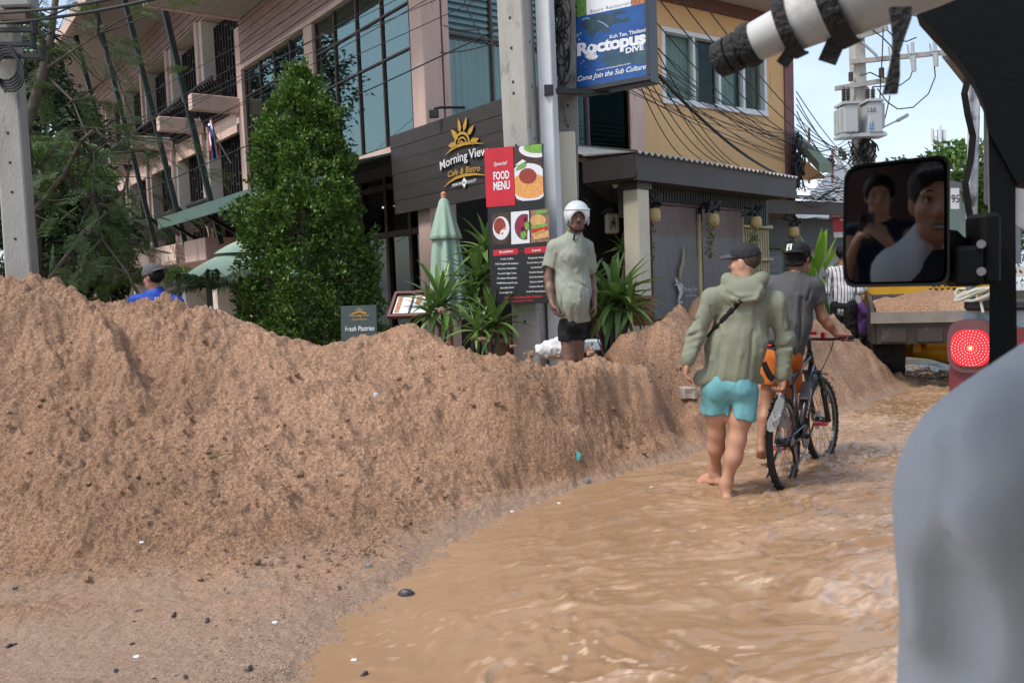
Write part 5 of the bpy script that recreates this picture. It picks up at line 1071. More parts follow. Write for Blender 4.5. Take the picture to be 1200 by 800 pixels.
# parasols
M_PARA = mat('pale green parasol cloth', (.30, .42, .34), .8, .06, 3, .08, 80); M_TPOLE = mat('varnished wood pole', (.22, .10, .05), .5, .2, 8); M_FIN = mat('salmon wooden finial', (.55, .22, .13), .5)
c = P(527, 360, 9.9); ct = P(520, 232, 9.9); z0 = .36; t = thing('closed_parasol', 'closed pale green market parasol with salmon finial standing by the menu board', 'parasol', (c[0], c[1], z0))
hz = ct[2]; nf = 8
def cl(prof, seed, amp):
    r = np.random.default_rng(seed); n = 64; mb = MB(); ph = r.uniform(-.15, .15, 8)
    for rr_, z in prof:
        for k in range(n):
            a = 2 * math.pi * k / n; w = 1 + amp * min(1, (hz - z) * 1.6) * math.cos(a * nf + .6 * math.sin(a * 2 + seed)) ; q = min(1, max(0, (hz - z) / 1.5)); mb.v.append((c[0] + (ct[0] - c[0]) * (1 - q) + rr_ * w * math.cos(a), c[1] + rr_ * w * math.sin(a), z))
    for i in range(len(prof) - 1):
        for k in range(n): j = (k + 1) % n; mb.f.append((i * n + k, i * n + j, i * n + n + j, i * n + n + k))
    return mb
obj('cloth', cl([(.02, hz), (.05, hz - .03), (.085, hz - .15), (.12, hz - .35), (.15, hz - .6), (.175, hz - .9), (.19, hz - 1.15), (.185, hz - 1.4)], 1, .20), M_PARA, t, smooth=True)
obj('top_flap', cl([(.022, hz + .006), (.055, hz - .03), (.095, hz - .15), (.135, hz - .30), (.165, hz - .42), (.175, hz - .47), (.165, hz - .475)], 2, .14), M_PARA, t, smooth=True)
obj('pole', MB().tube([V3(c[0], c[1], z0), V3(c[0], c[1], hz - .2)], .026, 8), M_TPOLE, t); obj('finial', MB().ball((ct[0], c[1], hz + .04), .035, 10).lathe([(.03, -.01), (.035, .02), (.02, .03)], (ct[0], c[1], hz), 10), M_FIN, t, smooth=True)
def open_par(label, u, v, d, R1, seed):
    c = P(u, v, d); t = thing('open_parasol', label, 'parasol', (c[0], c[1], .36), 'open pale green parasols'); n = 8
    def tier(r0, z0_, r1, z1, nm):
        mb = MB()
        for i in range(7):
            f = i / 6
            for k in range(n * 4): a = 2 * math.pi * k / (n * 4); fl = 1 - .07 * f * abs(math.sin(a * n / 2)); mb.v.append((c[0] + (r0 + (r1 - r0) * f) * math.cos(a) * fl, c[1] + (r0 + (r1 - r0) * f) * math.sin(a) * fl, z0_ + (z1 - z0_) * f + .05 * f * (1 - f)))
        for i in range(6):
            for k in range(n * 4): j = (k + 1) % (n * 4); mb.f.append((i * n * 4 + k, i * n * 4 + j, (i + 1) * n * 4 + j, (i + 1) * n * 4 + k))
        obj(nm, mb, M_PARA, t, smooth=True)
    z = c[2]; tier(R1 * .22, z + .36, R1, z, 'canopy'); tier(.02, z + .52, R1 * .42, z + .34, 'top_flap'); obj('pole', MB().tube([V3(c[0], c[1], .36), V3(c[0], c[1], z + .5)], .025, 8), M_TPOLE, t)
    rb_ = MB()
    for k in range(n): a = 2 * math.pi * k / n; rb_.span(V3(c[0], c[1], z + .40), V3(c[0] + R1 * .98 * math.cos(a), c[1] + R1 * .98 * math.sin(a), z + .0), .02, .02)
    obj('ribs', rb_, M_TPOLE, t, kind='stuff')
open_par('open pale green parasol peeking out left of the cone-shaped tree', 283, 325, 12.2, .92, 1)
# ------------------------------------------------------------------ people: smooth bodies grown from tapered limbs
class Sdf:
    def __init__(s, lo, hi, h):
        s.lo = np.array(lo, float); s.h = h; s.n = np.ceil((np.array(hi, float) - s.lo) / h).astype(int) + 1
        s.F = np.full(tuple(s.n), .2)
    def _sl(s, a, b):
        i0 = np.clip(np.floor((a - s.lo) / s.h).astype(int), 0, s.n - 1); i1 = np.clip(np.ceil((b - s.lo) / s.h).astype(int) + 1, 1, s.n)
        if (i1 <= i0).any(): return None, None
        sl = tuple(slice(p, q) for p, q in zip(i0, i1)); g = np.meshgrid(*[s.lo[k] + s.h * np.arange(i0[k], i1[k]) for k in range(3)], indexing='ij')
        return sl, np.stack(g, -1)
    def _put(s, sl, d, k, op):
        F = s.F[sl]
        if op == 'add':
            hh = np.maximum(k - np.abs(F - d), 0) / k; s.F[sl] = np.minimum(F, d) - hh * hh * k * .25
        else:
            d = -d; hh = np.maximum(k - np.abs(F - d), 0) / k; s.F[sl] = np.maximum(F, d) + hh * hh * k * .25
    def cone(s, a, b, ra, rb=None, k=.03, flat=None, op='add'):    # flat: (axis, factor): squash across that axis
        a, b = np.array(a, float), np.array(b, float); rb = ra if rb is None else rb; R = max(ra, rb) + k + .03
        if flat: R = max(R, max(ra, rb) * max(1, flat[1]) + k + .03)
        sl, p = s._sl(np.minimum(a, b) - R, np.maximum(a, b) + R)
        if sl is None: return s
        ba = b - a; t = np.clip(((p - a) @ ba) / max(1e-9, ba @ ba), 0, 1); q = p - a - t[..., None] * ba; r = ra + (rb - ra) * t
        if flat:
            n = nrm(flat[0]); c = q @ n; L = np.sqrt(np.maximum((q * q).sum(-1) - c * c, 0) + (c / flat[1]) ** 2); d = (L - r) * min(1, flat[1])
        else: d = np.sqrt((q * q).sum(-1)) - r
        s._put(sl, d, k, op); return s
    def chain(s, pts, rs, k=.03, flat=None, op='add'):
        for i in range(len(pts) - 1): s.cone(pts[i], pts[i + 1], rs[i], rs[i + 1], k, flat, op)
        return s
    def ell(s, c, r, ax=None, k=.03, op='add'):
        c = np.array(c, float); X, Y, Z = ax if ax is not None else (V3(1, 0, 0), V3(0, 1, 0), V3(0, 0, 1)); R = max(r) + k + .03
        sl, p = s._sl(c - R, c + R)
        if sl is None: return s
        q = p - c; u = np.stack([q @ X / r[0], q @ Y / r[1], q @ Z / r[2]], -1); k0 = np.sqrt((u * u).sum(-1)); k1 = np.sqrt(((u / np.array(r)) ** 2).sum(-1))
        s._put(sl, np.where(k1 > 1e-6, k0 * (k0 - 1) / np.maximum(k1, 1e-6), -min(r)), k, op); return s
    def cut(s, o, n):                           # remove what lies on the side n points to
        _, p = s._sl(s.lo, s.lo + s.h * s.n); s.F = np.maximum(s.F[:p.shape[0], :p.shape[1], :p.shape[2]], (p - np.array(o)) @ nrm(n)); s.n = np.array(s.F.shape); return s
    def wrinkle(s, amp, freq, seed=1, stretch=(1, 1, 1), oct=3, ridge=True, rot=None):
        _, p = s._sl(s.lo, s.lo + s.h * s.n); m_ = np.abs(s.F) < .05; q = p[m_] * np.array(stretch) * freq
        if rot is not None: q = q @ rot
        w = fbm(q, oct, seed); w = (1 - 2 * np.abs(w)) if ridge else w; s.F[m_] -= amp * w; return s
    def hit(s, u, v, d0=.2, d1=30):              # first point of the surface met by the photo ray
        r = ray(u, v); r = r / np.linalg.norm(r); o = V3(0, 0, EYE); t = np.arange(d0, d1, s.h * .5); pts = o + r * t[:, None]; idx = np.round((pts - s.lo) / s.h).astype(int)
        ok = ((idx >= 0) & (idx < np.array(s.F.shape))).all(1); idc = np.clip(idx, 0, np.array(s.F.shape) - 1); f = np.where(ok, s.F[idc[:, 0], idc[:, 1], idc[:, 2]], 1); i = np.argmax(f < 0)
        if f[i] >= 0: return None, None
        g = np.array([s.F[tuple(np.clip(idx[i] + e, 0, np.array(s.F.shape) - 1))] - s.F[tuple(np.clip(idx[i] - e, 0, np.array(s.F.shape) - 1))] for e in np.eye(3, dtype=int)]); return pts[i], nrm(g)
    def mesh(s):
        F = s.F; neg = F < 0; nx, ny, nz = F.shape; c = np.zeros((nx - 1, ny - 1, nz - 1), int)
        for dx in (0, 1):
            for dy in (0, 1):
                for dz in (0, 1): c += neg[dx:nx - 1 + dx, dy:ny - 1 + dy, dz:nz - 1 + dz]
        act = (c > 0) & (c < 8); ids = -np.ones(act.shape, int); I = np.argwhere(act); ids[act] = np.arange(len(I)); acc = np.zeros((len(I), 3)); cnt = np.zeros(len(I))
        cor = [(a, b, e) for a in (0, 1) for b in (0, 1) for e in (0, 1)]
        for A in cor:
            for k in range(3):
                if A[k]: continue
                B = list(A); B[k] = 1; fa = F[I[:, 0] + A[0], I[:, 1] + A[1], I[:, 2] + A[2]]; fb_ = F[I[:, 0] + B[0], I[:, 1] + B[1], I[:, 2] + B[2]]; m_ = (fa < 0) != (fb_ < 0)
                t = fa[m_] / (fa[m_] - fb_[m_]); p = np.tile(np.array(A, float), (m_.sum(), 1)); p[:, k] += t; acc[m_] += p; cnt[m_] += 1
        v = s.lo + s.h * (I + acc / cnt[:, None]); fs = []
        for k in range(3):
            a, b = [(1, 2), (2, 0), (0, 1)][k]; sh = [slice(1, -1)] * 3; sh[k] = slice(0, -1); s0 = neg[tuple(sh)]; sh2 = list(sh); sh2[k] = slice(1, None); s1 = neg[tuple(sh2)]
            E = np.argwhere(s0 != s1) ; off = np.array([1, 1, 1]); off[k] = 0; E = E + off
            def cell(da, db): J = E.copy(); J[:, a] += da; J[:, b] += db; return ids[J[:, 0], J[:, 1], J[:, 2]]
            q = np.stack([cell(-1, -1), cell(0, -1), cell(0, 0), cell(-1, 0)], 1); flip = ~neg[E[:, 0], E[:, 1], E[:, 2]]; q[flip] = q[flip][:, ::-1]; fs.append(q)
        f = np.concatenate(fs); f = f[(f >= 0).all(1)]; return v, f
def box_of(pts, mg): pts = np.array(pts); return pts.min(0) - mg, pts.max(0) + mg
def cloth_mat(name, col, var=.07, bump=.25, rough=.85, bscale=220, spots=None, stretch=(1, 1, 1), scale=5): return mat(name, col, rough, var, scale, bump, bscale, spots=spots, stretch=stretch, spec=.25)
SK_LIGHT = mat('sunned fair skin', (.46, .24, .155), .55, .10, 9, .05, 120); SK_TAN = mat('tanned skin', (.34, .165, .10), .52, .10, 9, .05, 120); SK_DARK = mat('dark weathered skin', (.17, .088, .060), .5, .15, 12, .08, 90)
M_HAIR = mat('black hair', (.006, .005, .005), .6, .4, 60, .4, 120, spec=.25); M_EYE = mat('dark eye', (.012, .008, .006), .15); M_EYEW = mat('eye white', (.45, .40, .37), .3); M_LIP = mat('brown lips', (.16, .065, .055), .5)
def hand(S, w, kn, pn, th, size=1.0, curl=.5, spread=.5, k=.008):
    # w wrist, kn direction wrist->knuckles, pn palm normal (towards the palm), th thumb side direction
    kn = nrm(kn); th = nrm(np.array(th) - kn * (np.array(th) @ kn)); pn = nrm(np.array(pn) - kn * (np.array(pn) @ kn) - th * (np.array(pn) @ th)); w = np.array(w, float); L = .085 * size
    S.cone(w, w + kn * L * .5, .024 * size, .030 * size, .02, (pn, .62)); S.cone(w + kn * L * .35 + th * .016 * size, w + kn * L * .92 + th * .02 * size, .022 * size, .018 * size, .02, (pn, .6)); S.cone(w + kn * L * .35 - th * .016 * size, w + kn * L * .85 - th * .024 * size, .022 * size, .017 * size, .02, (pn, .6))
    for i, (o, ln) in enumerate(((.030, .072), (.010, .080), (-.010, .075), (-.029, .058))):
        b = w + kn * L * (1.0 - .05 * abs(i - 1)) + th * o * size; d = nrm(kn + th * o * 2 * spread); a1 = curl * .9 + .06 * i; a2 = a1 + curl * 1.25; a3 = a2 + curl * .8; p = b; r0 = .0092 * size
        for a, f in ((a1, .45), (a2, .32), (a3, .23)): q = p + (d * math.cos(a) + pn * math.sin(a)) * ln * f * size; S.cone(p, q, r0, r0 * .93, k); p = q; r0 *= .93
    b = w + kn * L * .25 + th * .024 * size; d = nrm(kn * .55 + th * .8 + pn * .35 * curl); m_ = b + d * .042 * size; e = m_ + nrm(kn * .8 + th * .25 + pn * .8 * curl) * .038 * size; S.cone(b, m_, .0135 * size, .0105 * size, .012); S.cone(m_, e, .0105 * size, .0085 * size, k)
def foot(S, an, toe_dir, out, size=1.0, k=.02):
    f = nrm(toe_dir); an = np.array(an, float); s_ = nrm(out); S.cone(an + UP * .02, an - f * .035 - UP * .045 * size, .036 * size, .032 * size, k); S.cone(an - f * .03 - UP * .045 * size, an + f * .12 * size - UP * .062 * size, .033 * size, .036 * size, k, (UP, .75)); S.cone(an + UP * .0, an + f * .10 * size - UP * .04 * size, .034 * size, .028 * size, k)
    for i, o in enumerate((-.026, -.008, .008, .021, .032)): b = an + f * (.135 - .006 * i) * size + s_ * o * size - UP * .066 * size; S.cone(b, b + f * (.045 - .006 * i) * size - UP * .006, .012 if i == 0 else .0085, .011 if i == 0 else .008, .01)
def head_axes(fwd, tilt=0.0, roll=0.0):
    f = nrm(fwd); r = nrm(np.cross(f, UP)); u = np.cross(r, f); f, u = f * math.cos(tilt) + u * math.sin(tilt), u * math.cos(tilt) - f * math.sin(tilt); r, u = r * math.cos(roll) + u * math.sin(roll), u * math.cos(roll) - r * math.sin(roll); return r, f, u
def face(S, c, ax, s=1.0, detail=True, k=.02):
    r, f, u = ax; A = (r, f, u); at = lambda x, y, z: c + (r * x + f * y + u * z) * s
    S.ell(at(0, -.012, .030), (.074 * s, .094 * s, .086 * s), A, k); S.ell(at(0, .020, -.035), (.060 * s, .070 * s, .075 * s), A, .03 * s); S.cone(at(-.028, .045, -.085), at(.028, .045, -.085), .030 * s, .030 * s, .03 * s); S.ell(at(0, .062, -.098), (.022 * s, .020 * s, .018 * s), A, .02 * s)
    for q in (-1, 1):
        S.ell(at(.074 * q, -.008, -.008), (.012 * s, .022 * s, .033 * s), A, .008 * s); S.ell(at(.042 * q, .055, -.030), (.024 * s, .022 * s, .022 * s), A, .02 * s)
    if detail:
        for q in (-1, 1): S.ell(at(.031 * q, .086, .006), (.021 * s, .016 * s, .014 * s), A, .014 * s, 'sub'); S.cone(at(.012 * q, .078, .022), at(.048 * q, .068, .024), .010 * s, .009 * s, .012 * s); S.ell(at(.013 * q, .092, -.034), (.010 * s, .010 * s, .009 * s), A, .008 * s)
        S.cone(at(0, .078, .012), at(0, .104, -.026), .010 * s, .014 * s, .012 * s); S.cone(at(-.02, .078, -.064), at(.02, .078, -.064), .010 * s, .010 * s, .010 * s); S.cone(at(-.017, .076, -.076), at(.017, .076, -.076), .011 * s, .011 * s, .008 * s); S.cone(at(-.024, .09, -.0695), at(.024, .09, -.0695), .003 * s, .003 * s, .004 * s, None, 'sub')
def face_parts(c, ax, s, parent, lips=True):
    r, f, u = ax; at = lambda x, y, z: c + (r * x + f * y + u * z) * s
    for q in (-1, 1):
        obj('eye', MB().ball(at(.031 * q, .066, .006), .0125 * s, 8), M_EYEW, parent, smooth=True); obj('iris', MB().ball(at(.031 * q, .0735, .006), .0068 * s, 8), M_EYE, parent, smooth=True)
        obj('eyebrow', MB().tube([at(.012 * q, .084, .026), at(.030 * q, .083, .031), at(.050 * q, .070, .026)], [.0018 * s, .0028 * s, .0012 * s], 5), M_HAIR, parent, smooth=True)
        obj('eyelid', MB().tube([at(.014 * q, .077, .010), at(.031 * q, .080, .0150), at(.047 * q, .071, .009)], [.0012 * s, .0018 * s, .0012 * s], 5), M_HAIR, parent, smooth=True)
def part(name, S, m_, parent, **k): return obj(name, S.mesh(), m_, parent, smooth=True, **k)
def person(label, base): return thing('person', label, 'person', tuple(base))
def cap(parent, c, ax, s, col_mat, brim=True, back=False, h=.006, brim_mat=None):
    r, f, u = ax; A = ax; at = lambda x, y, z: c + (r * x + f * y + u * z) * s; S = Sdf(*box_of([at(0, .02, .06)], .20 * s), h)
    S.ell(at(0, -.012, .040), (.086 * s, .106 * s, .096 * s), A, .01); S.cut(at(0, 0, .022), -nrm(u + f * (.10 if not back else -.12))); sg = -1 if back else 1
    S.wrinkle(.003, 30, 4); part('cap', S, col_mat, parent)
    B = Sdf(*box_of([at(0, sg * .13, .02)], .15 * s), h * .8); B.ell(at(0, sg * .095, .030), (.078 * s, .085 * s, .030 * s), A, .01); B.ell(at(0, sg * .085, -.004), (.12 * s, .15 * s, .040 * s), A, .006, 'sub'); part('cap_brim', B, brim_mat or col_mat, parent)
    return at

def folds(S, L, r, k=.025, op='add', off=-.004):       # raised or sunken creases laid along the cloth
    for pts in L:
        hs = [S.hit(*p) for p in pts]; hs = [a + b * off for a, b in hs if a is not None]
        if len(hs) > 1: S.chain(hs, [r] * len(hs), k, None, op)
# --- hooded man walking away through the water ---
M_HOOD = cloth_mat('sage green fleece', (.205, .215, .155), .08, .25); M_TEAL = cloth_mat('teal swim shorts', (.135, .34, .37), .10, .15, .7); M_BCAP = cloth_mat('faded black cotton', (.022, .022, .023), .3, .3); M_STRAP = cloth_mat('black webbing', (.012, .012, .013), .2, .3)
D = 5.9; fw = nrm(V3(.28, .96, 0)); rt = V3(fw[1], -fw[0], 0)
J = dict(N=P(873, 330, D), H=P(872, 307, D + .02), SL=P(834, 350, D), SR=P(909, 356, D - .02), EL=P(815, 393, D - .02), ER=P(921, 398, D - .02), WL=P(806, 424, D - .06), WR=P(917, 441, D - .03), HC=P(855, 446, D), TL=P(838, 462, D + .02), TR=P(872, 464, D - .02), KL=P(840, 508, D + .10), KR=P(864, 516, D - .03), AL=P(838, 556, D + .28), AR=P(851, 575, D + .02))
hm = person('man in sage green hoodie and teal shorts walking away barefoot through the flood', (J['HC'][0], J['HC'][1], 0))
S = Sdf(*box_of(list(J.values()), .28), .0075); hx = head_axes(V3(-.80, .60, 0), -.02)
face(S, J['H'], hx, 1.0, True); S.cone(J['N'] - UP * .04, J['H'] - UP * .05 - fw * .02, .062, .056); S.cone(J['N'] - UP * .12, J['HC'], .09, .11, .05, (fw, .6))
for a in 'LR':
    S.cone(J['S' + a], J['E' + a], .045, .038); S.cone(J['E' + a], J['W' + a], .036, .026); S.cone(J['N'] - UP * .06, J['S' + a], .05, .05)
    S.chain([J['T' + a], (J['T' + a] + J['K' + a]) / 2, J['K' + a]], [.078, .068, .046], .06); mid = J['K' + a] * .68 + J['A' + a] * .32 - fw * .014; S.chain([J['K' + a], mid, J['A' + a] + UP * .05, J['A' + a] + UP * .01], [.047, .0465, .033, .031], .07)
hand(S, J['WL'], V3(-.15, .05, -1), rt, V3(.25, .9, -.1), 1.0, .35); hand(S, J['WR'], V3(-.12, .12, -1), -rt, V3(-.3, .9, -.1), 1.0, .9)
foot(S, J['AL'], V3(-.62, .75, 0), V3(-.75, -.6, 0)); foot(S, J['AR'], V3(.10, 1, 0), rt); part('body', S, SK_LIGHT, hm)
S = Sdf(*box_of([J['H']], .16), .006); at = lambda x, y, z: J['H'] + hx[0] * x + hx[1] * y + hx[2] * z
S.ell(at(0, -.024, .028), (.079, .094, .088), hx, .01); S.ell(at(0, .10, -.02), (.12, .07, .14), hx, .01, 'sub'); S.cut(at(0, 0, -.055), -hx[2]); S.wrinkle(.0025, 90, 3); part('hair', S, mat('cropped brown hair', (.055, .032, .022), .7, .3, 60), hm)
S = Sdf(*box_of([J['H'] - hx[2] * .06 + hx[1] * .05], .10), .006); S.ell(at(0, .024, -.078), (.061, .062, .046), hx, .01); S.ell(at(0, .085, -.052), (.035, .03, .022), hx, .01, 'sub'); S.wrinkle(.002, 90, 3); part('beard', S, bpy.data.materials['cropped brown hair'], hm)
at = cap(hm, J['H'], hx, 1.0, M_BCAP, brim_mat=cloth_mat('washed black brim', (.06, .06, .062), .2, .3)); lp_ = at(.052, -.088, .062); n_ = nrm(hx[0] * .55 - hx[1] * .8 + hx[2] * .25); e_ = nrm(np.cross(UP, n_)); g_ = np.cross(n_, e_)
LB = Board(lp_ - e_ * .02 - g_ * .012, e_, g_); mb = MB()
for k in range(3): LB.stroke(mb, [(.010 + .006 * k, .0), (.014 + .006 * k, .010 + .002 * k), (.030, .012 + .003 * k)], .004, .006)
LB.rect(mb, .034, .0, .038, .014, .006); LB.text(mb, 'TNF' if False else 'NORTH', .020, -.010, .008, h=.006, width=.034); obj('cap_logo', mb, M_PRW, hm)
S = Sdf(*box_of([J[k] for k in ('N', 'SL', 'SR', 'EL', 'ER', 'WL', 'WR', 'HC')], .26), .0085); C1 = P(871, 362, D); C2 = P(864, 405, D); C3 = P(856, 436, D)
S.chain([C1, C2, C3], [.172, .182, .190], .05, (fw, .64)); S.cone(J['N'] - UP * .05, C1, .09, .15, .06, (fw, .8))
for a in 'LR': S.cone(J['N'] - UP * .055, J['S' + a], .066, .068, .06); S.chain([J['S' + a], J['E' + a], J['W' + a] + (J['E' + a] - J['W' + a]) * .10], [.070, .056, .044], .04); S.cone(J['W' + a] + (J['E' + a] - J['W' + a]) * .16, J['W' + a] + (J['E' + a] - J['W' + a]) * .02, .043, .040, .008)
S.cone(P(822, 444, D), P(888, 447, D), .05, .05, .05, None); S.wrinkle(.010, 5.2, 5, (1.0, 1.0, .45), 2); S.wrinkle(.004, 12, 12, (1, 1, .55), 2)
for a in 'LR':
    for f in (.25, .4, .55, .72): q = J['E' + a] * (1 - f) + J['W' + a] * f; S.cone(q + rt * .035 - fw * .04, q - rt * .045 - fw * .03 - UP * .025, .008, .006, .025)
nb = J['N'] - UP * .010; hood = [nb + (rt * math.cos(t) * .115 - fw * math.sin(t) * .085) + UP * (.03 * math.cos(t * 2) - .0) for t in np.linspace(-.5, math.pi + .5, 9)]
S.chain(hood, [.03, .042, .05, .052, .052, .052, .05, .042, .03], .025); S.ell(nb - fw * .115 - UP * .065, (.135, .055, .085), (rt, fw, UP), .03); S.cone(nb - fw * .16 - UP * .10 - rt * .06, nb - fw * .16 - UP * .10 + rt * .07, .028, .028, .03)
folds(S, [[(840, 392), (834, 420), (828, 446)], [(873, 384), (868, 415), (862, 447)], [(890, 378), (893, 412), (888, 442)], [(852, 415), (846, 447)], [(838, 372), (850, 392)], [(822, 384), (808, 390)], [(820, 394), (805, 400)], [(816, 404), (802, 409)], [(812, 413), (801, 417)], [(908, 402), (925, 398)], [(909, 414), (927, 411)], [(907, 425), (926, 424)], [(846, 346), (860, 358), (880, 356)], [(842, 334), (850, 346)], [(893, 336), (886, 350)]], .008, .022)
folds(S, [[(846, 396), (840, 444)], [(882, 388), (877, 444)], [(899, 372), (903, 400)], [(833, 360), (842, 384)], [(820, 389), (806, 395)], [(909, 408), (926, 405)], [(908, 419), (926, 418)], [(852, 343), (868, 351), (884, 347)]], .007, .02, 'sub', .004)
S.ell(nb + UP * .075 + fw * .01, (.068, .068, .055), (rt, fw, UP), .02, 'sub'); S.cut(P(853, 450, D), V3(.0, .0, -1)); part('hoodie', S, M_HOOD, hm); HOOD = S
def strap_on(S, pts, w, th, nm, mt, parent, off=.004):
    hs = [S.hit(*p) for p in pts]; hs = [(a, b) for a, b in hs if a is not None]; mb = MB(); n = len(hs)
    for i, (p, nn) in enumerate(hs):
        t = nrm(hs[min(i + 1, n - 1)][0] - hs[max(i - 1, 0)][0]); sd = nrm(np.cross(nn, t)); 
        for q in (p + sd * w / 2 + nn * off, p + nn * (off + th), p - sd * w / 2 + nn * off, p - nn * .01): mb.v.append(tuple(q))
    for i in range(n - 1):
        for k in range(4): j = (k + 1) % 4; mb.f.append((i * 4 + k, i * 4 + j, i * 4 + 4 + j, i * 4 + 4 + k))
    return obj(nm, mb, mt, parent, smooth=True)
tl = lambda a, b, n: [(a[0] + (b[0] - a[0]) * i / n, a[1] + (b[1] - a[1]) * i / n) for i in range(n + 1)]
strap_on(HOOD, tl((868, 352), (829, 394), 14), .034, .004, 'bag_strap', M_STRAP, hm)
strap_on(HOOD, tl((812, 362), (817, 374), 4), .05, .003, 'sleeve_pocket', cloth_mat('sage pocket', (.17, .185, .13)), hm); strap_on(HOOD, tl((921, 372), (922, 386), 4), .05, .003, 'sleeve_pocket', bpy.data.materials['sage pocket'], hm)
S = Sdf(*box_of([J['HC'], J['TL'], J['TR'], J['KL'], J['KR']], .2), .0075); S.ell(J['HC'] - UP * .01, (.168, .122, .12), (rt, fw, UP), .04); S.ell(J['HC'] - UP * .06 - fw * .045 - rt * .065, (.09, .08, .09), (rt, fw, UP), .05); S.ell(J['HC'] - UP * .06 - fw * .045 + rt * .065, (.09, .08, .09), (rt, fw, UP), .05)
for a, f in (('L', .76), ('R', .86)): e = J['T' + a] * (1 - f) + J['K' + a] * f; S.cone(J['T' + a] + UP * .03, e, .100, .108, .035); S.cut(e - UP * .005, J['K' + a] - J['T' + a]) if False else None
S.cone(J['HC'] - UP * .10 - fw * .14, J['HC'] - UP * .45 - fw * .13, .012, .03, .05, None, 'sub'); S.wrinkle(.009, 6, 9, (1, 1, .4), 2); S.wrinkle(.003, 16, 10, (1, 1, .5), 2)
for a, f in (('L', .78), ('R', .88)):
    e = J['T' + a] * (1 - f) + J['K' + a] * f; d_ = nrm(J['K' + a] - J['T' + a]); S.cone(e + d_ * .01, e + d_ * .16, .16, .17, .012, None, 'sub')
S.ell(J['HC'] - UP * .33 + rt * .01, (.016, .30, .17), (rt, fw, UP), .02, 'sub'); part('shorts', S, M_TEAL, hm)
# flip-flops held by the straps
fp = P(912, 484, 5.74); ff = thing('flip_flops', 'pair of worn grey flip-flops dangling from the hooded man\'s hand', 'flip-flops', tuple(fp))
M_SOLE = mat('worn grey rubber', (.25, .26, .26), .7, .2, 12, .2, 80, spots=(8, .6, (.33, .30, .26)))
def sole(c, ex, ey, L, parent):
    pr = [(-.42, 0), (-.38, .07), (-.2, .105), (0, .10), (.2, .13), (.38, .12), (.47, .06), (.5, -.02), (.46, -.10), (.3, -.145), (.1, -.125), (-.1, -.10), (-.25, -.105), (-.38, -.08)]; n = np.cross(ex, ey); obj('sole', MB().prism([c + ex * x * L + ey * y * L - n * .009 for x, y in pr], n * .018), M_SOLE, parent)
    mb = MB(); mb.tube([c + ex * L * .28 + n * .012, c + ex * L * .18 + n * .045, c + ey * L * .11 + n * .012], .006, 6); mb.tube([c + ex * L * .28 + n * .012, c + ex * L * .18 + n * .045, c - ey * L * .11 + n * .012], .006, 6); obj('thong_strap', mb, M_SOLE, parent)
sole(fp + V3(-.012, 0, 0), nrm(V3(-.30, .1, -.95)), nrm(V3(.95, -.25, -.28)), .27, ff); sole(fp + V3(.045, .05, .02), nrm(V3(.12, .1, -.98)), nrm(V3(.75, .65, .15)), .27, ff)

# --- cyclist pushing the bicycle ---
M_GSH = cloth_mat('charcoal grey shirt', (.085, .085, .088), .12, .2); M_ORSH = cloth_mat('orange shorts', (.50, .135, .025), .1, .15); M_BLKC = cloth_mat('black cotton', (.013, .013, .014), .2, .2)
D = 6.72; fw = nrm(V3(.5, .866, 0)); rt = V3(fw[1], -fw[0], 0)
J = dict(N=P(930, 322, D), H=P(937, 303, D + .03), SL=P(904, 334, D + .1), SR=P(953, 336, D - .03), EL=P(905, 372, D + .35), ER=P(964, 372, D - .02), WL=P(930, 398, D + .42), WR=P(980, 391, D + .0), HC=P(915, 412, D), TL=P(905, 424, D), TR=P(926, 424, D - .02), KL=P(899, 472, D + .02), KR=P(926, 474, D + .25), AL=P(892, 522, D - .06), AR=P(925, 528, D + .55))
cy = person('man in charcoal shirt, orange shorts and backward black cap pushing a bicycle', (J['HC'][0], J['HC'][1], 0))
S = Sdf(*box_of(list(J.values()), .26), .008); hx = head_axes(V3(.70, .70, 0), -.10); face(S, J['H'], hx, .98, True); S.cone(J['N'] - UP * .04, J['H'] - UP * .05, .058, .052); S.cone(J['N'] - UP * .13, J['HC'], .085, .10, .05, (fw, .6))
for a in 'LR':
    S.cone(J['N'] - UP * .05, J['S' + a], .045, .045); S.chain([J['S' + a], J['E' + a]], [.046, .040]); S.chain([J['E' + a], J['E' + a] * .6 + J['W' + a] * .4, J['W' + a]], [.040, .039, .027]); S.chain([J['T' + a], J['K' + a]], [.08, .05]); mid = J['K' + a] * .65 + J['A' + a] * .35 - fw * .015; S.chain([J['K' + a], mid, J['A' + a] + UP * .03], [.048, .052, .031], .025)
hand(S, J['WR'], V3(.85, .25, -.12), -UP + V3(0, .3, 0), fw, 1.0, 1.0); hand(S, J['WL'], V3(.5, .5, -.2), -UP, rt, 1.0, 1.0); foot(S, J['AL'], V3(.25, .9, -.35), -rt); foot(S, J['AR'], fw, rt); part('body', S, SK_TAN, cy); CYB = S
S = Sdf(*box_of([J['H']], .16), .006); at = lambda x, y, z: J['H'] + (hx[0] * x + hx[1] * y + hx[2] * z) * .98
S.ell(at(0, -.026, .026), (.082, .095, .088), hx, .01); S.ell(at(0, .095, -.02), (.12, .075, .14), hx, .01, 'sub'); S.cone(at(.074, .012, .0), at(.074, .012, -.03), .016, .008, .01); S.cone(at(-.05, -.085, -.05), at(.05, -.085, -.05), .025, .025, .02); S.cut(at(0, 0, -.065), -hx[2]); S.wrinkle(.005, 60, 3); part('hair', S, M_HAIR, cy)
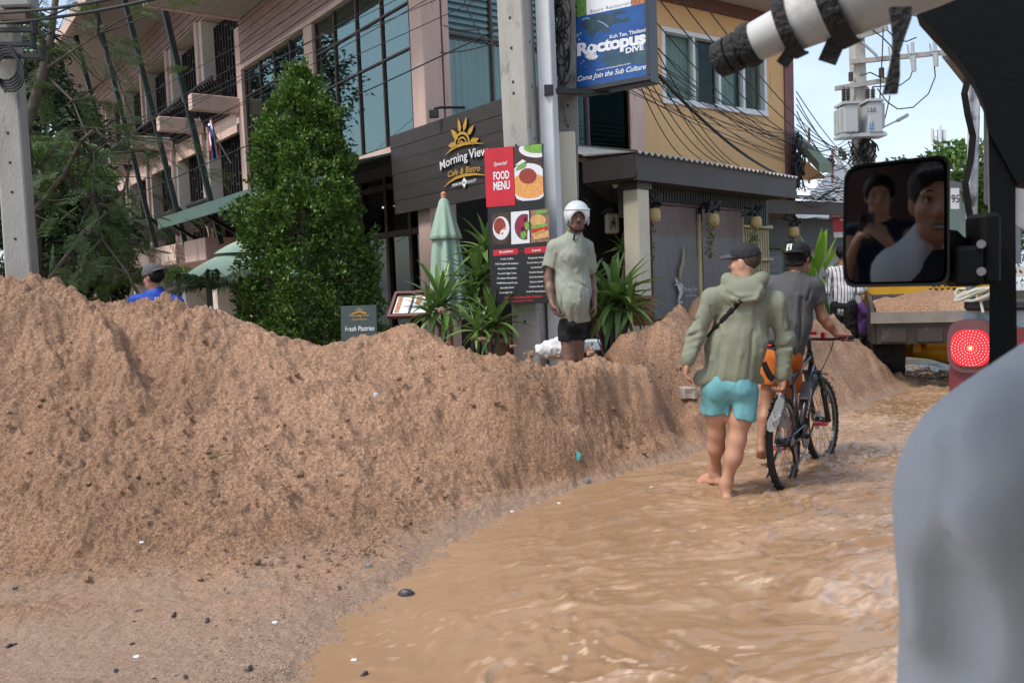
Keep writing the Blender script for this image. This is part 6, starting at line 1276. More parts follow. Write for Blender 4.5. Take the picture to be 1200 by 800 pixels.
at = cap(cy, J['H'], hx, 1.0, M_BLKC, back=True); lp_ = at(-.030, -.104, .075); n_ = nrm(-hx[1] - hx[0] * .30 + hx[2] * .15); e_ = nrm(np.cross(UP, n_)); g_ = np.cross(n_, e_); LB = Board(lp_ - e_ * .026 - g_ * .032, e_, g_); mb = MB(); LB.rect(mb, 0, 0, .052, .062, .010); obj('cap_patch', mb, M_PRW, cy)
mb = MB(); LB.poly(mb, [(.026 + .017 * math.cos(t) * (1 if k % 2 == 0 else .45), .026 + .017 * math.sin(t) * (1 if k % 2 == 0 else .45)) for k, t in enumerate(np.linspace(math.pi / 2, math.pi * 2.5, 10, endpoint=False))], .012); LB.rect(mb, .014, .046, .038, .054, .012); obj('patch_print', mb, M_BLKC, cy)
gl = MB(); gl.tube([at(.079, -.01, .014), at(.074, .05, .012), at(.052, .092, .006)], .0028, 5); gl.tube([at(.052 + .0 * 0 + .018 * math.cos(t) - .018, .094 - abs(.018 * math.cos(t)) * .2, .0 + .016 * math.sin(t)) for t in np.linspace(0, 6.283, 13)], .0025, 5, False); obj('glasses', gl, M_BLKC, cy)
S = Sdf(*box_of([J[k] for k in ('N', 'SL', 'SR', 'EL', 'ER', 'HC')], .24), .0085); S.chain([P(929, 346, D), P(922, 380, D), P(916, 410, D)], [.158, .165, .172], .05, (fw, .70)); S.cone(J['N'] - UP * .03, P(929, 346, D), .075, .14, .06, (fw, .8))
for a in 'LR': S.cone(J['N'] - UP * .05, J['S' + a], .056, .066, .05); e = J['S' + a] * .25 + J['E' + a] * .75; S.cone(J['S' + a], e, .074, .068, .035); d_ = nrm(J['E' + a] - J['S' + a])
S.wrinkle(.007, 5, 15, (1, 1, .5), 2); S.wrinkle(.0025, 13, 17, (1, 1, .5), 2)
for a in 'LR': e = J['S' + a] * .27 + J['E' + a] * .73; d_ = nrm(J['E' + a] - J['S' + a]); S.cone(e, e + d_ * .1, .085, .09, .004, None, 'sub'); S.cone(e - d_ * .05, e, .045, .058, .004, None, 'sub')
folds(S, [[(912, 345), (905, 375), (902, 405)], [(935, 345), (932, 380), (926, 410)], [(946, 360), (944, 400)], [(925, 375), (918, 408)]], .007); folds(S, [[(940, 350), (938, 400)], [(918, 352), (910, 400)], [(950, 340), (946, 352)]], .007, .02, 'sub', .004)
S.ell(J['N'] + UP * .06, (.062, .062, .055), (rt, fw, UP), .01, 'sub'); S.cone(J['N'] + rt * .05 - fw * .045 + UP * .012, J['N'] - rt * .055 - fw * .045 + UP * .012, .016, .016, .012); S.cut(P(915, 416, D), V3(0, 0, -1)); part('shirt', S, M_GSH, cy); SHC = S
strap_on(SHC, tl((896, 402), (926, 404), 8), .055, .012, 'waist_bag', M_BLKC, cy); strap_on(SHC, tl((896, 404), (905, 405), 4), .02, .022, 'waist_bag_stripe', mat('red nylon trim', (.5, .01, .02), .5), cy)
S = Sdf(*box_of([J['HC'], J['KL'], J['KR']], .2), .008); S.ell(J['HC'] - UP * .02, (.155, .12, .12), (rt, fw, UP), .04)
for a in 'LR': e = J['T' + a] * .18 + J['K' + a] * .82; S.cone(J['T' + a] + UP * .03, e, .098, .094, .035)
S.wrinkle(.007, 6, 29, (1, 1, .4), 2)
for a in 'LR': e = J['T' + a] * .18 + J['K' + a] * .82; d_ = nrm(J['K' + a] - J['T' + a]); S.cone(e + d_ * .01, e + d_ * .13, .14, .15, .012, None, 'sub')
part('shorts', S, M_ORSH, cy); SH = S; strap_on(SH, [(895, 424), (898, 432), (902, 440), (908, 446)], .05, .004, 'shorts_panel', M_BLKC, cy)
WRIST_C = J['WR'].copy()

# --- man in white helmet on the crest ---
M_SAGE = cloth_mat('pale sage jersey', (.27, .285, .235), .08, .12, .75); D = 7.72; fw = nrm(V3(.12, -.99, 0)); rt = V3(fw[1], -fw[0], 0)  # his right is at our left
J = dict(N=P(673, 276, D), H=P(676, 255, D - .03), SR=P(650, 290, D), SL=P(685, 290, D + .06), ER=P(643, 326, D + .02), EL=P(693, 330, D + .16), WR=P(647, 356, D - .08), WL=P(696, 356, D + .05), HC=P(671, 376, D), TR=P(665, 388, D), TL=P(676, 388, D + .03), KR=P(667, 420, D - .02), KL=P(677, 421, D + .05), AR=P(667, 466, D + .03), AL=P(678, 466, D + .1))
hl = person('man in white open-face helmet and pale sage shirt standing behind the sand crest', (J['HC'][0], J['HC'][1], .4))
S = Sdf(*box_of(list(J.values()), .24), .0072); hx = head_axes(V3(.10, -.99, 0), -.05, .03); face(S, J['H'], hx, .96, True, .015); S.cone(J['N'] - UP * .04, J['H'] - UP * .05, .058, .052); S.cone(J['N'] - UP * .13, J['HC'], .085, .10, .05, (fw, .6))
for a in 'LR':
    S.cone(J['N'] - UP * .05, J['S' + a], .045, .045); S.chain([J['S' + a], J['E' + a]], [.046, .040]); S.chain([J['E' + a], J['E' + a] * .6 + J['W' + a] * .4, J['W' + a]], [.040, .040, .027]); S.chain([J['T' + a], J['K' + a]], [.078, .055]); S.chain([J['K' + a], J['K' + a] * .65 + J['A' + a] * .35, J['A' + a] + UP * .03], [.052, .054, .034], .025)
hand(S, J['WR'], V3(.30, -.1, -1), V3(1, .2, 0), V3(.1, -1, -.1), 1.05, .55); hand(S, J['WL'], V3(.08, -.1, -1), V3(-1, .2, 0), V3(-.1, -1, -.1), 1.05, .9); foot(S, J['AR'], fw, -rt); foot(S, J['AL'], fw, rt); part('body', S, SK_DARK, hl); face_parts(J['H'], hx, .96, hl)
at = lambda x, y, z: J['H'] + (hx[0] * x + hx[1] * y + hx[2] * z) * .96
obj('mouth', MB().tube([at(-.022, .087, -.070), at(0, .092, -.068), at(.022, .087, -.070)], [.002, .0035, .002], 5), M_LIP, hl); obj('moustache', MB().tube([at(-.024, .086, -.058), at(0, .093, -.053), at(.024, .086, -.058)], [.002, .0035, .002], 5), M_HAIR, hl)
hel = thing('helmet', 'white open-face helmet with raised clear visor on the standing man', 'helmet', tuple(J['H'])); S = Sdf(*box_of([J['H'] + UP * .03], .22), .006)
S.ell(at(0, -.012, .035), (.116, .135, .120), hx, .01); S.ell(at(0, -.012, .028), (.092, .112, .10), hx, .01, 'sub'); S.ell(at(0, .145, -.075), (.078, .14, .125), hx, .015, 'sub'); S.cut(at(0, 0, -.075), -hx[2]); part('shell', S, mat('white helmet paint', (.66, .67, .68), .25, .04, 6, coat=.5), hel)
for q in (-1, 1): obj('ear_pad', MB().ball(at(.098 * q, .03, -.03), .03, 10, (.55, 1.2, 1.5)), mat('grey blue helmet padding', (.28, .31, .36), .6), hel, smooth=True)
vm = MB(); n = 20
for i in range(8):
    el = .02 + 1.35 * i / 7
    for k in range(n + 1): az = -1.5 + 3.0 * k / n; vm.v.append(tuple(at(.124 * math.sin(az) * math.cos(el), .015 + .150 * math.cos(az) * math.cos(el), .078 + .108 * math.sin(el))))
for i in range(7):
    for k in range(n): o0 = i * (n + 1) + k; vm.f.append((o0, o0 + 1, o0 + n + 2, o0 + n + 1))
obj('visor', vm, glassy('clear visor plastic', (.85, .9, .92), -.01, .04, (.90, .92, .93)), hel, smooth=True); obj('peak_band', MB().tube([at(.118 * math.sin(a), -.012 + .132 * math.cos(a), .072) for a in np.linspace(-1.3, 1.3, 15)], .010, 6), bpy.data.materials['white helmet paint'], hel, smooth=True)
obj('chin_strap', MB().tube([at(-.085, .02, -.07), at(-.05, .055, -.118), at(0, .066, -.128), at(.05, .055, -.118), at(.085, .02, -.07)], .006, 6), M_BLKC, hel); obj('strap_end', MB().tube([at(.03, .07, -.125), at(.035, .082, -.16), at(.045, .085, -.21)], [.007, .010, .009], 6), M_BLKC, hel)
S = Sdf(*box_of([J[k] for k in ('N', 'SL', 'SR', 'EL', 'ER', 'HC')], .22), .0075); S.chain([P(669, 300, D + .01), P(671, 338, D), P(674, 372, D)], [.128, .146, .140], .05, (fw, .82)); S.ell(P(673, 352, D - .06), (.118, .11, .15), (rt, fw, UP), .06); S.cone(J['N'] - UP * .012, P(670, 300, D), .078, .13, .06, (fw, .85)); S.cone(J['N'] - UP * .06 + fw * .03, P(670, 300, D) + fw * .04, .06, .09, .05)
for a in 'LR': S.cone(J['N'] - UP * .04, J['S' + a], .052, .062, .05); e = J['S' + a] * .12 + J['E' + a] * .88; S.cone(J['S' + a], e, .070, .074, .035)
rz_ = np.array([[.8, 0, .6], [0, 1, 0], [-.6, 0, .8]]); S.wrinkle(.011, 6, 35, (1, 1, .4), 2, rot=rz_); S.wrinkle(.004, 14, 37, (1, 1, .45), 2, rot=rz_)
for a in 'LR': e = J['S' + a] * .14 + J['E' + a] * .86; d_ = nrm(J['E' + a] - J['S' + a]); S.cone(e, e + d_ * .1, .09, .09, .004, None, 'sub'); S.cone(e - d_ * .05, e, .046, .062, .004, None, 'sub')
folds(S, [[(658, 300), (670, 320)], [(655, 318), (668, 335), (684, 345)], [(660, 335), (672, 355)], [(663, 352), (668, 376)], [(684, 300), (676, 318)], [(680, 352), (676, 376)], [(650, 296), (648, 312)]], .007); folds(S, [[(662, 308), (676, 330), (688, 338)], [(657, 345), (664, 374)], [(672, 362), (672, 378)]], .007, .02, 'sub', .004)
S.ell(J['N'] + UP * .055 + fw * .015, (.058, .060, .050), (rt, fw, UP), .01, 'sub'); S.cut(P(671, 379, D), V3(0.08, 0, -1)); part('shirt', S, M_SAGE, hl)
S = Sdf(*box_of([J['HC'], J['TL'], J['KL'], J['KR']], .18), .008); S.ell(J['HC'] - UP * .03, (.125, .12, .10), (rt, fw, UP), .04)
for a in 'LR': S.cone(J['T' + a], J['T' + a] * .68 + J['K' + a] * .32, .086, .084, .03)
S.cut(J['TR'] * .66 + J['KR'] * .34, -UP); S.wrinkle(.006, 9, 3); part('shorts', S, M_BLKC, hl)
q = P(699, 374, D + .05); sdl = thing('sandals', 'brown strappy sandals dangling from the helmeted man\'s hand', 'sandals', tuple(q)); mb = MB(); mb.tube([q, q + V3(-.02, 0, -.12), q + V3(.03, -.01, -.26)], .006, 5); mb.tube([q + V3(.005, 0, 0), q + V3(.01, .01, -.14), q + V3(.05, .01, -.25)], .006, 5); obj('strap', mb, M_RWOOD, sdl); obj('sole', MB().span(q + V3(.03, 0, -.24), q + V3(.055, 0, -.33), .06, .014), M_RWOOD, sdl)

# --- worker in blue behind the heap ---
M_BLUS = cloth_mat('royal blue jersey', (.012, .055, .34), .1, .1, .6); D = 8.6; fw = nrm(V3(-.75, .65, 0)); rt = V3(fw[1], -fw[0], 0)
J = dict(N=P(182, 338, D), H=P(179, 325, D), SL=P(160, 354, D + .05), SR=P(206, 356, D - .05), HC=P(186, 430, D), EL=P(150, 390, D + .1), ER=P(216, 392, D - .1), WL=P(150, 415, D - .1), WR=P(212, 418, D - .25))
bl_ = person('worker in blue jersey and grey cap half hidden behind the sand heap', (J['HC'][0], J['HC'][1], .4)); S = Sdf(*box_of(list(J.values()), .2), .009); hx = head_axes(V3(-.88, .30, 0), -.12)
face(S, J['H'], hx, .98, True); S.cone(J['N'] - UP * .04, J['H'] - UP * .05, .055, .052); S.cone(J['N'] - UP * .13, J['HC'], .085, .10, .05, (fw, .6))
for a in 'LR': S.cone(J['N'] - UP * .05, J['S' + a], .045, .045); S.chain([J['S' + a], J['E' + a], J['W' + a]], [.046, .040, .028]); hand(S, J['W' + a], V3(0, -.3, -.9), -rt if a == 'R' else rt, fw, 1, .8); S.chain([J['HC'] + rt * (.09 if a == 'R' else -.09), J['HC'] + rt * (.1 if a == 'R' else -.1) - UP * .42 + fw * .03, J['HC'] + rt * (.1 if a == 'R' else -.1) - V3(0, 0, max(.6, J['HC'][2] - .42))], [.085, .055, .035])
part('body', S, SK_TAN, bl_); S = Sdf(*box_of([J['H']], .16), .007); at = lambda x, y, z: J['H'] + hx[0] * x + hx[1] * y + hx[2] * z; S.ell(at(0, -.026, .02), (.081, .094, .088), hx, .01); S.ell(at(0, .095, -.02), (.12, .08, .14), hx, .01, 'sub'); S.cut(at(0, 0, -.07), -hx[2]); S.wrinkle(.004, 60, 3); part('hair', S, M_HAIR, bl_); cap(bl_, J['H'], head_axes(V3(-.88, .30, 0), -.30), 1.02, cloth_mat('grey cotton cap', (.10, .10, .105), .1, .2), back=True)
S = Sdf(*box_of([J[k] for k in ('N', 'SL', 'SR', 'EL', 'ER', 'HC')], .2), .009); S.chain([P(183, 368, D), P(186, 425, D)], [.16, .17], .05, (fw, .72)); S.cone(J['N'] - UP * .03, P(183, 366, D), .07, .14, .06, (fw, .8))
for a in 'LR': S.cone(J['N'] - UP * .05, J['S' + a], .054, .066, .05); S.cone(J['S' + a], J['E' + a] * .7 + J['S' + a] * .3, .072, .066, .035)
S.wrinkle(.007, 7, 45, (1, 1, .6)); S.ell(J['N'] + UP * .05, (.06, .06, .05), (rt, fw, UP), .01, 'sub'); part('jersey', S, M_BLUS, bl_); mk = MB(); JS = S
for k in range(6):
    hs = [JS.hit(194 + i * 1.3, 340 + k * 2.6 + .12 * (i - 4) ** 2) for i in range(6)]; hs = [h_ for h_ in hs if h_[0] is not None]
    for i in range(len(hs) - 1): p, n = hs[i]; q, n2_ = hs[i + 1]; mk.add([p + n * .004 + UP * .006, p + n * .004 - UP * .005, q + n2_ * .004 - UP * .005, q + n2_ * .004 + UP * .006], [(0, 1, 2, 3)])
if mk.v: obj('jersey_print', mk, M_PRW, bl_, kind='stuff')
h_ = JS.hit(186, 349)
if h_[0] is not None: LB = Board(h_[0], nrm(np.cross(UP, h_[1])), UP); mb = MB(); LB.text(mb, '&JS', 0.0, -.03, .06, h=.02); obj('jersey_letters', mb, M_PRW, bl_)

# --- bystanders by the loader ---
def bystander(label, u, vh, D, fwd, top_m, leg_m, skin, hgt, seed, cap_m=None, arms=((.10, .06), (.10, .06)), sleeve=1.0):
    fw = nrm(fwd); rt = V3(fw[1], -fw[0], 0); h0 = P(u, vh, D); s = hgt / 1.72; gz_ = h0[2] - 1.62 * s; o_ = V3(h0[0], h0[1], gz_); t = person(label, o_); q = lambda x, y, z: o_ + (rt * x + fw * y + UP * z) * s
    H, N = h0, q(0, -.01, 1.45); S = Sdf(o_ - V3(.6, .6, 0), o_ + V3(.6, .6, 1.85), .010); hx = head_axes(fw, -.1); face(S, H, hx, s * .98, True); S.cone(N - UP * .05, H - UP * .05, .055 * s, .05 * s); S.cone(q(0, 0, 1.30), q(0, 0, .95), .075 * s, .085 * s, .05); T = Sdf(o_ + V3(-.6, -.6, .6), o_ + V3(.6, .6, 1.6), .010); Lg = Sdf(o_ - V3(.4, .4, 0), o_ + V3(.4, .4, 1.1), .010)
    T.chain([q(0, 0, 1.30), q(0, 0, 1.08), q(0, 0, .88)], [.15 * s, .15 * s, .155 * s], .05, (fw, .7)); T.cone(q(0, 0, 1.42), q(0, 0, 1.3), .065 * s, .13 * s, .05, (fw, .8))
    for sg, (ay, az) in zip((-1, 1), arms):
        sh, el, wr = q(.17 * sg, 0, 1.38), q(.235 * sg, .02, 1.10), q((.235 - .9 * max(0, ay)) * sg, .10 + ay * 2.0, .86 + az * 2.5); S.cone(N - UP * .05, sh, .045 * s, .045 * s); S.chain([sh, el, wr], [.045 * s, .04 * s, .028 * s]); hand(S, wr, wr - el, -rt * sg, fw, s, .6); S.chain([q(.09 * sg, 0, .9), q(.10 * sg, .03, .48), q(.10 * sg, 0, .09)], [.085 * s, .055 * s, .036 * s]); foot(S, q(.10 * sg, 0, .09), fw, rt * sg, s)
        T.cone(N - UP * .05, sh, .055 * s, .066 * s, .04); e = sh * (1 - min(1, sleeve * 2)) + el * min(1, sleeve * 2); T.cone(sh, e, .068 * s, .056 * s, .03)
        if sleeve > .5: T.cone(el, el * .15 + wr * .85, .056 * s, .042 * s, .03)
        Lg.chain([q(.09 * sg, 0, .88), q(.10 * sg, .03, .48), q(.10 * sg, 0, .12)], [.105 * s, .082 * s, .07 * s], .03)
    Lg.ell(q(0, 0, .90), (.16 * s, .12 * s, .10 * s), (rt, fw, UP), .03); T.wrinkle(.008, 7, seed, (1, 1, .6)); Lg.wrinkle(.008, 7, seed + 1); part('body', S, skin, t); part('shirt', T, top_m, t); part('trousers', Lg, leg_m, t)
    Hr = Sdf(*box_of([H], .16), .009); at = lambda x, y, z: H + (hx[0] * x + hx[1] * y + hx[2] * z) * s; Hr.ell(at(0, -.02, .03), (.085 * s, .10 * s, .092 * s), hx, .01); Hr.ell(at(0, .10, -.035), (.12 * s, .08 * s, .12 * s), hx, .01, 'sub'); Hr.cut(at(0, 0, -.06), -hx[2]); Hr.wrinkle(.004, 50, 2); part('hair', Hr, M_HAIR, t)
    return t
M_STRIPE = cloth_mat('white striped shirt', (.56, .56, .58), .05, .1); nt_ = M_STRIPE.node_tree; wv = nt_.nodes.new('ShaderNodeTexWave'); wv.inputs['Scale'].default_value = 9; wv.inputs['Distortion'].default_value = .6; tcw = nt_.nodes.new('ShaderNodeTexCoord'); nt_.links.new(tcw.outputs['Object'], wv.inputs['Vector']); rpw = nt_.nodes.new('ShaderNodeValToRGB'); rpw.color_ramp.elements[0].position = .08; rpw.color_ramp.elements[1].position = .28; rpw.color_ramp.elements[0].color = (.10, .10, .14, 1); rpw.color_ramp.elements[1].color = (.60, .60, .62, 1); nt_.links.new(wv.outputs['Color'], rpw.inputs['Fac']); nt_.links.new(rpw.outputs['Color'], nt_.nodes['Principled BSDF'].inputs['Base Color'])
bystander('man in striped white shirt and dark trousers standing behind the door mirror', 988, 298, 12.2, V3(.75, .6, 0), M_STRIPE, cloth_mat('black trousers', (.012, .012, .014)), SK_TAN, 1.72, 3, arms=((.10, .10), (.12, .10)), sleeve=1)
bystander('worker in purple T-shirt standing beside the loader bucket', 1013, 345, 12.9, V3(-.2, -1, 0), cloth_mat('purple jersey', (.085, .035, .15)), cloth_mat('dark work trousers', (.016, .016, .02)), SK_TAN, 1.45, 6, arms=((.0, .0), (.05, .02)), sleeve=.4)
# ------------------------------------------------------------------ bicycle
M_TYRE = mat('black rubber tyre', (.016, .015, .014), .75, .3, 20, .3, 90); M_FRAME = mat('black bicycle frame', (.016, .016, .018), .3, .1, 8, coat=.4); M_STEELC = mat('bare steel', (.42, .42, .43), .3, .1, 20, metal=.9); M_REDP = mat('red anodised metal', (.48, .012, .03), .3, .1, 10)
M_GREYM = mat('grey plastic mudguard', (.12, .125, .13), .5, .1, 10)
bd = nrm(V3(.56, .83, 0)); bl = V3(bd[1], -bd[0], 0); lean = nrm(UP - bl * .05); RH = P(918, 508, 6.22); RH[2] = .30; FH = RH + bd * 1.09; fd = nrm(bd + bl * .10); fl_ = nrm(np.cross(fd, UP))
bike = thing('bicycle', 'black mountain bike with red pedals and grey front mudguard pushed through the water', 'bicycle', (RH[0] + .3, RH[1] + .4, -.05))
def wheel(c, f, l, up):
    R = .335; t = MB(); n = 40; m_ = 10; A = (f, up, l)
    for i in range(n):
        a = 2 * math.pi * i / n; d_ = f * math.cos(a) + up * math.sin(a)
        for k in range(m_): b = 2 * math.pi * k / m_; t.v.append(tuple(c + d_ * (R + .024 * math.cos(b)) + l * .026 * math.sin(b)))
    for i in range(n):
        for k in range(m_): t.f.append((i * m_ + k, i * m_ + (k + 1) % m_, ((i + 1) % n) * m_ + (k + 1) % m_, ((i + 1) % n) * m_ + k))
    w = obj('wheel', t, M_TYRE, bike, smooth=True); kb = MB()
    for i in range(64):
        a = 2 * math.pi * i / 64; d_ = f * math.cos(a) + up * math.sin(a); tg = up * math.cos(a) - f * math.sin(a)
        for o in ((-.017, .0) if i % 2 else (.0, .017)): kb.box(c + d_ * (R + .0235) + l * (o * 1.0), (.014, .012, .008), (tg, l, d_))
    obj('tread', kb, M_TYRE, w, kind='stuff'); r = MB()
    for i in range(n):
        a = 2 * math.pi * i / n; d_ = f * math.cos(a) + up * math.sin(a)
        for (q, o) in ((R - .02, .014), (R - .045, .010), (R - .045, -.010), (R - .02, -.014)): r.v.append(tuple(c + d_ * q + l * o))
    for i in range(n):
        for k in range(4): r.f.append((i * 4 + k, i * 4 + (k + 1) % 4, ((i + 1) % n) * 4 + (k + 1) % 4, ((i + 1) % n) * 4 + k))
    obj('rim', r, M_FRAME, w); s = MB()
    for i in range(28):
        a = 2 * math.pi * (i + .5 * (i % 2)) / 28; a2 = a + (.25 if i % 4 < 2 else -.25); s.tube([c + (f * math.cos(a2) + up * math.sin(a2)) * .025 + l * (.025 if i % 2 else -.025), c + (f * math.cos(a) + up * math.sin(a)) * (R - .04)], .0018, 3, False)
    obj('spokes', s, M_STEELC, w, kind='stuff'); obj('hub', MB().tube([c - l * .06, c - l * .03, c + l * .03, c + l * .06], [.012, .03, .03, .012], 10), M_FRAME, w, smooth=True); obj('brake_disc', MB().tube([c - l * .034, c - l * .032], .08, 20), M_STEELC, w)
wheel(RH, bd, bl, lean); wheel(FH, fd, fl_, lean)
at = lambda x, y, z: RH + bd * x + bl * y + lean * z
BBk = at(.43, 0, -.02); STp = at(.30, 0, .46); HTb = at(.90, 0, .48); HTt = at(.865, 0, .60)
fr = MB(); fr.tube([BBk, STp], .019, 8); fr.tube([HTb - (HTb - HTt) * .1, BBk], .026, 8); fr.tube([HTt + (HTb - HTt) * .25, STp - (STp - BBk) * .08], .020, 8); fr.tube([HTb, HTt], .026, 10)
for s_ in (-1, 1): fr.tube([at(0, .06 * s_, 0), at(.36, .035 * s_, -.02), BBk], .011, 6); fr.tube([at(0, .06 * s_, 0), at(.24, .04 * s_, .34), STp - (STp - BBk) * .12], .010, 6)
obj('frame', fr, M_FRAME, bike, smooth=True); fk = MB(); fk.tube([HTb, HTb + (FH + lean * .36 - HTb) * .35], .03, 8)
for s_ in (-1, 1): fk.tube([HTb + fl_ * .055 * s_ - lean * .05, HTb + fl_ * .06 * s_ - lean * .22 + fd * .06], .019, 8); fk.tube([HTb + fl_ * .06 * s_ - lean * .20 + fd * .055, FH + fl_ * .06 * s_], .024, 8)
fk.span(HTb + fl_ * .07 - lean * .05, HTb - fl_ * .07 - lean * .05, .05, .03); obj('fork', fk, M_FRAME, bike, smooth=True)
bc = HTt + lean * .10 + fd * .05; hb = MB(); hb.tube([bc - fl_ * .35 - fd * .05 + lean * .02, bc - fl_ * .16, bc, bc + fl_ * .16, bc + fl_ * .35 - fd * .05 + lean * .02], .013, 8); hb.tube([HTt, HTt + lean * .09, bc], .018, 8); obj('handlebar', hb, M_FRAME, bike, smooth=True)
for s_ in (-1, 1):
    g0, g1 = bc + fl_ * .24 * s_ - fd * .022 + lean * .008, bc + fl_ * .36 * s_ - fd * .052 + lean * .022; obj('grip', MB().tube([g0, g1], .018, 8), M_BLKC, bike, smooth=True); obj('brake_lever', MB().tube([bc + fl_ * .20 * s_, bc + fl_ * .22 * s_ + fd * .05 - lean * .01, bc + fl_ * .33 * s_ + fd * .045 - lean * .015], .006, 5), M_FRAME, bike, smooth=True)
GRIPR = bc + fl_ * .32 - fd * .045 + lean * .02
obj('phone_clamp', MB().box(bc + lean * .05 + fl_ * .02, (.05, .06, .03), (bd, bl, UP), .005).tube([bc - fl_ * .09, bc - fl_ * .02], .017, 8).box(bc + lean * .03 + fl_ * .10, (.03, .03, .05), (bd, bl, UP)), M_REDP, bike, kind='stuff')
cb_ = MB(); cb_.tube([bc + fl_ * .18 + fd * .02, bc + fl_ * .16 + fd * .12 + lean * .03, bc + fl_ * .1 + fd * .14 - lean * .12, HTb + fl_ * .07 - lean * .05, FH + fl_ * .08 + lean * .15], .004, 5); cb_.tube([bc - fl_ * .18 + fd * .02, bc - fl_ * .1 + fd * .13 + lean * .02, HTt - fl_ * .04 + fd * .07, HTt - (HTt - STp) * .3 - lean * .03], .004, 5); obj('brake_cable', cb_, M_BLKC, bike, kind='stuff')
mg = MB()
for k in range(11):
    a = R_(105 - 8 * k + 0); p = FH + (-fd * math.cos(R_(20 + 9 * k)) + lean * math.sin(R_(20 + 9 * k))) * .395
    for o in (-.045, .045): mg.v.append(tuple(p + fl_ * o)); mg.v.append(tuple(p + fl_ * o + (-fd * math.cos(R_(20 + 9 * k)) + lean * math.sin(R_(20 + 9 * k))) * .006))
for k in range(10):
    b0 = 4 * k; mg.f += [(b0, b0 + 2, b0 + 6, b0 + 4), (b0 + 1, b0 + 5, b0 + 7, b0 + 3), (b0, b0 + 4, b0 + 5, b0 + 1), (b0 + 2, b0 + 3, b0 + 7, b0 + 6)]
obj('mudguard', mg, M_GREYM, bike)
dg = MB(); pl_ = HTb + (BBk - HTb) * .45; dg.box(pl_ - fd * .03 + lean * .05, (.17, .07, .015), (nrm(HTb - BBk), bl, nrm(np.cross(bl, HTb - BBk)))); obj('frame_guard', dg, M_GREYM, bike)
LBk = Board(BBk + (HTb - BBk) * .2 + bl * .0275, nrm(HTb - BBk), nrm(np.cross(nrm(np.cross(HTb - BBk, bl)) * -1, bl)) if False else nrm(lean - nrm(HTb - BBk) * (lean @ nrm(HTb - BBk)))); mb = MB(); LBk.text(mb, 'TREK' if False else 'RIDE', .18, -.018, .045, h=-.001 if LBk.n @ bl < 0 else .001, width=.28, bold=.02); obj('frame_lettering', mb, M_PRW, bike)
obj('crank', MB().tube([BBk + bl * .04, BBk + bl * .05], .095, 20).tube([BBk - bl * .06, BBk + bl * .07], .02, 8).span(BBk + bl * .075, BBk + bl * .075 + bd * .15 + lean * .08, .012, .025).span(BBk - bl * .075, BBk - bl * .075 - bd * .15 - lean * .08, .012, .025), M_FRAME, bike)
for sg in (1, -1): c = BBk + bl * .13 * sg + (bd * .15 + lean * .08) * sg; obj('pedal', MB().box(c, (.09, .10, .018), (bd, bl, UP), .004), M_REDP, bike)
dr = at(-.01, .07, -.06); obj('derailleur', MB().span(at(0, .07, -.02), at(.05, .07, -.16), .02, .04).tube([at(.0, .055, 0), at(.0, .068, 0)], .05, 14).tube([at(.05, .065, -.17), at(.05, .075, -.17)], .03, 10), M_FRAME, bike)
obj('chain', MB().tube([at(0, .06, .05), BBk + bl * .045 + lean * .09], .005, 4).tube([at(.05, .07, -.19), BBk + bl * .045 - lean * .09], .005, 4), M_FRAME, bike, kind='stuff')
obj('kickstand', MB().tube([at(.10, -.06, -.04), at(.03, -.16, -.30)], .009, 6), M_FRAME, bike); sdp = STp + (STp - BBk) * .42
obj('seat_post', MB().tube([STp, sdp], .014, 8), M_STEELC, bike); S = Sdf(*box_of([sdp], .22), .008); S.cone(sdp - bd * .06 + lean * .02, sdp + bd * .15 + lean * .015, .055, .02, .03, (UP, .5)); S.ell(sdp - bd * .08 + lean * .02, (.07, .075, .035), (bd, bl, UP), .03); part('saddle', S, M_BLKC, bike)
obj('red_cable', MB().tube([at(.20, -.05, .40), at(.16, -.06, .2), at(.12, -.06, .0)], .006, 5), M_REDP, bike)

# ------------------------------------------------------------------ yellow loader carrying sand
M_YEL = mat('worn yellow machine paint', (.52, .27, .012), .5, .14, 4, .05, 20, spots=(7, .60, (.10, .055, .02))); M_RUST = mat('scraped dark steel bucket', (.040, .031, .026), .6, .3, 4, .1, 30, spots=(3, .56, (.10, .075, .06))); M_LIPM = mat('worn grey steel edge', (.20, .17, .145), .5, .15, 6)
ld0 = P(1075, 445, 11.6); lf = nrm(V3(.33, .94, 0)); lr = V3(lf[1], -lf[0], 0); AXL = (lr, lf, UP); LC0 = P(1022, 405, 11.0); LC0[2] = 0
lo = thing('wheel_loader', 'yellow wheel loader with dark steel bucket full of sand ahead in the street', 'loader', (ld0[0] + .6, ld0[1] + .6, -.1))
Lp = lambda x, y, z: LC0 + lr * x + lf * y + UP * z
zb0, zb1 = P(1022, 403, 11.0)[2], P(1022, 364, 11.0)[2]; BWid = 2.15
bk = MB(); bk.prism([Lp(0, 0, zb0), Lp(0, .85, zb0 - .02), Lp(0, .95, zb1 + .18), Lp(0, .9, zb1 + .2), Lp(0, -.05, zb1 - .08)], lr * .05); bk.prism([Lp(BWid - .05, 0, zb0), Lp(BWid - .05, .85, zb0 - .02), Lp(BWid - .05, .95, zb1 + .18), Lp(BWid - .05, .9, zb1 + .2), Lp(BWid - .05, -.05, zb1 - .08)], lr * .05)
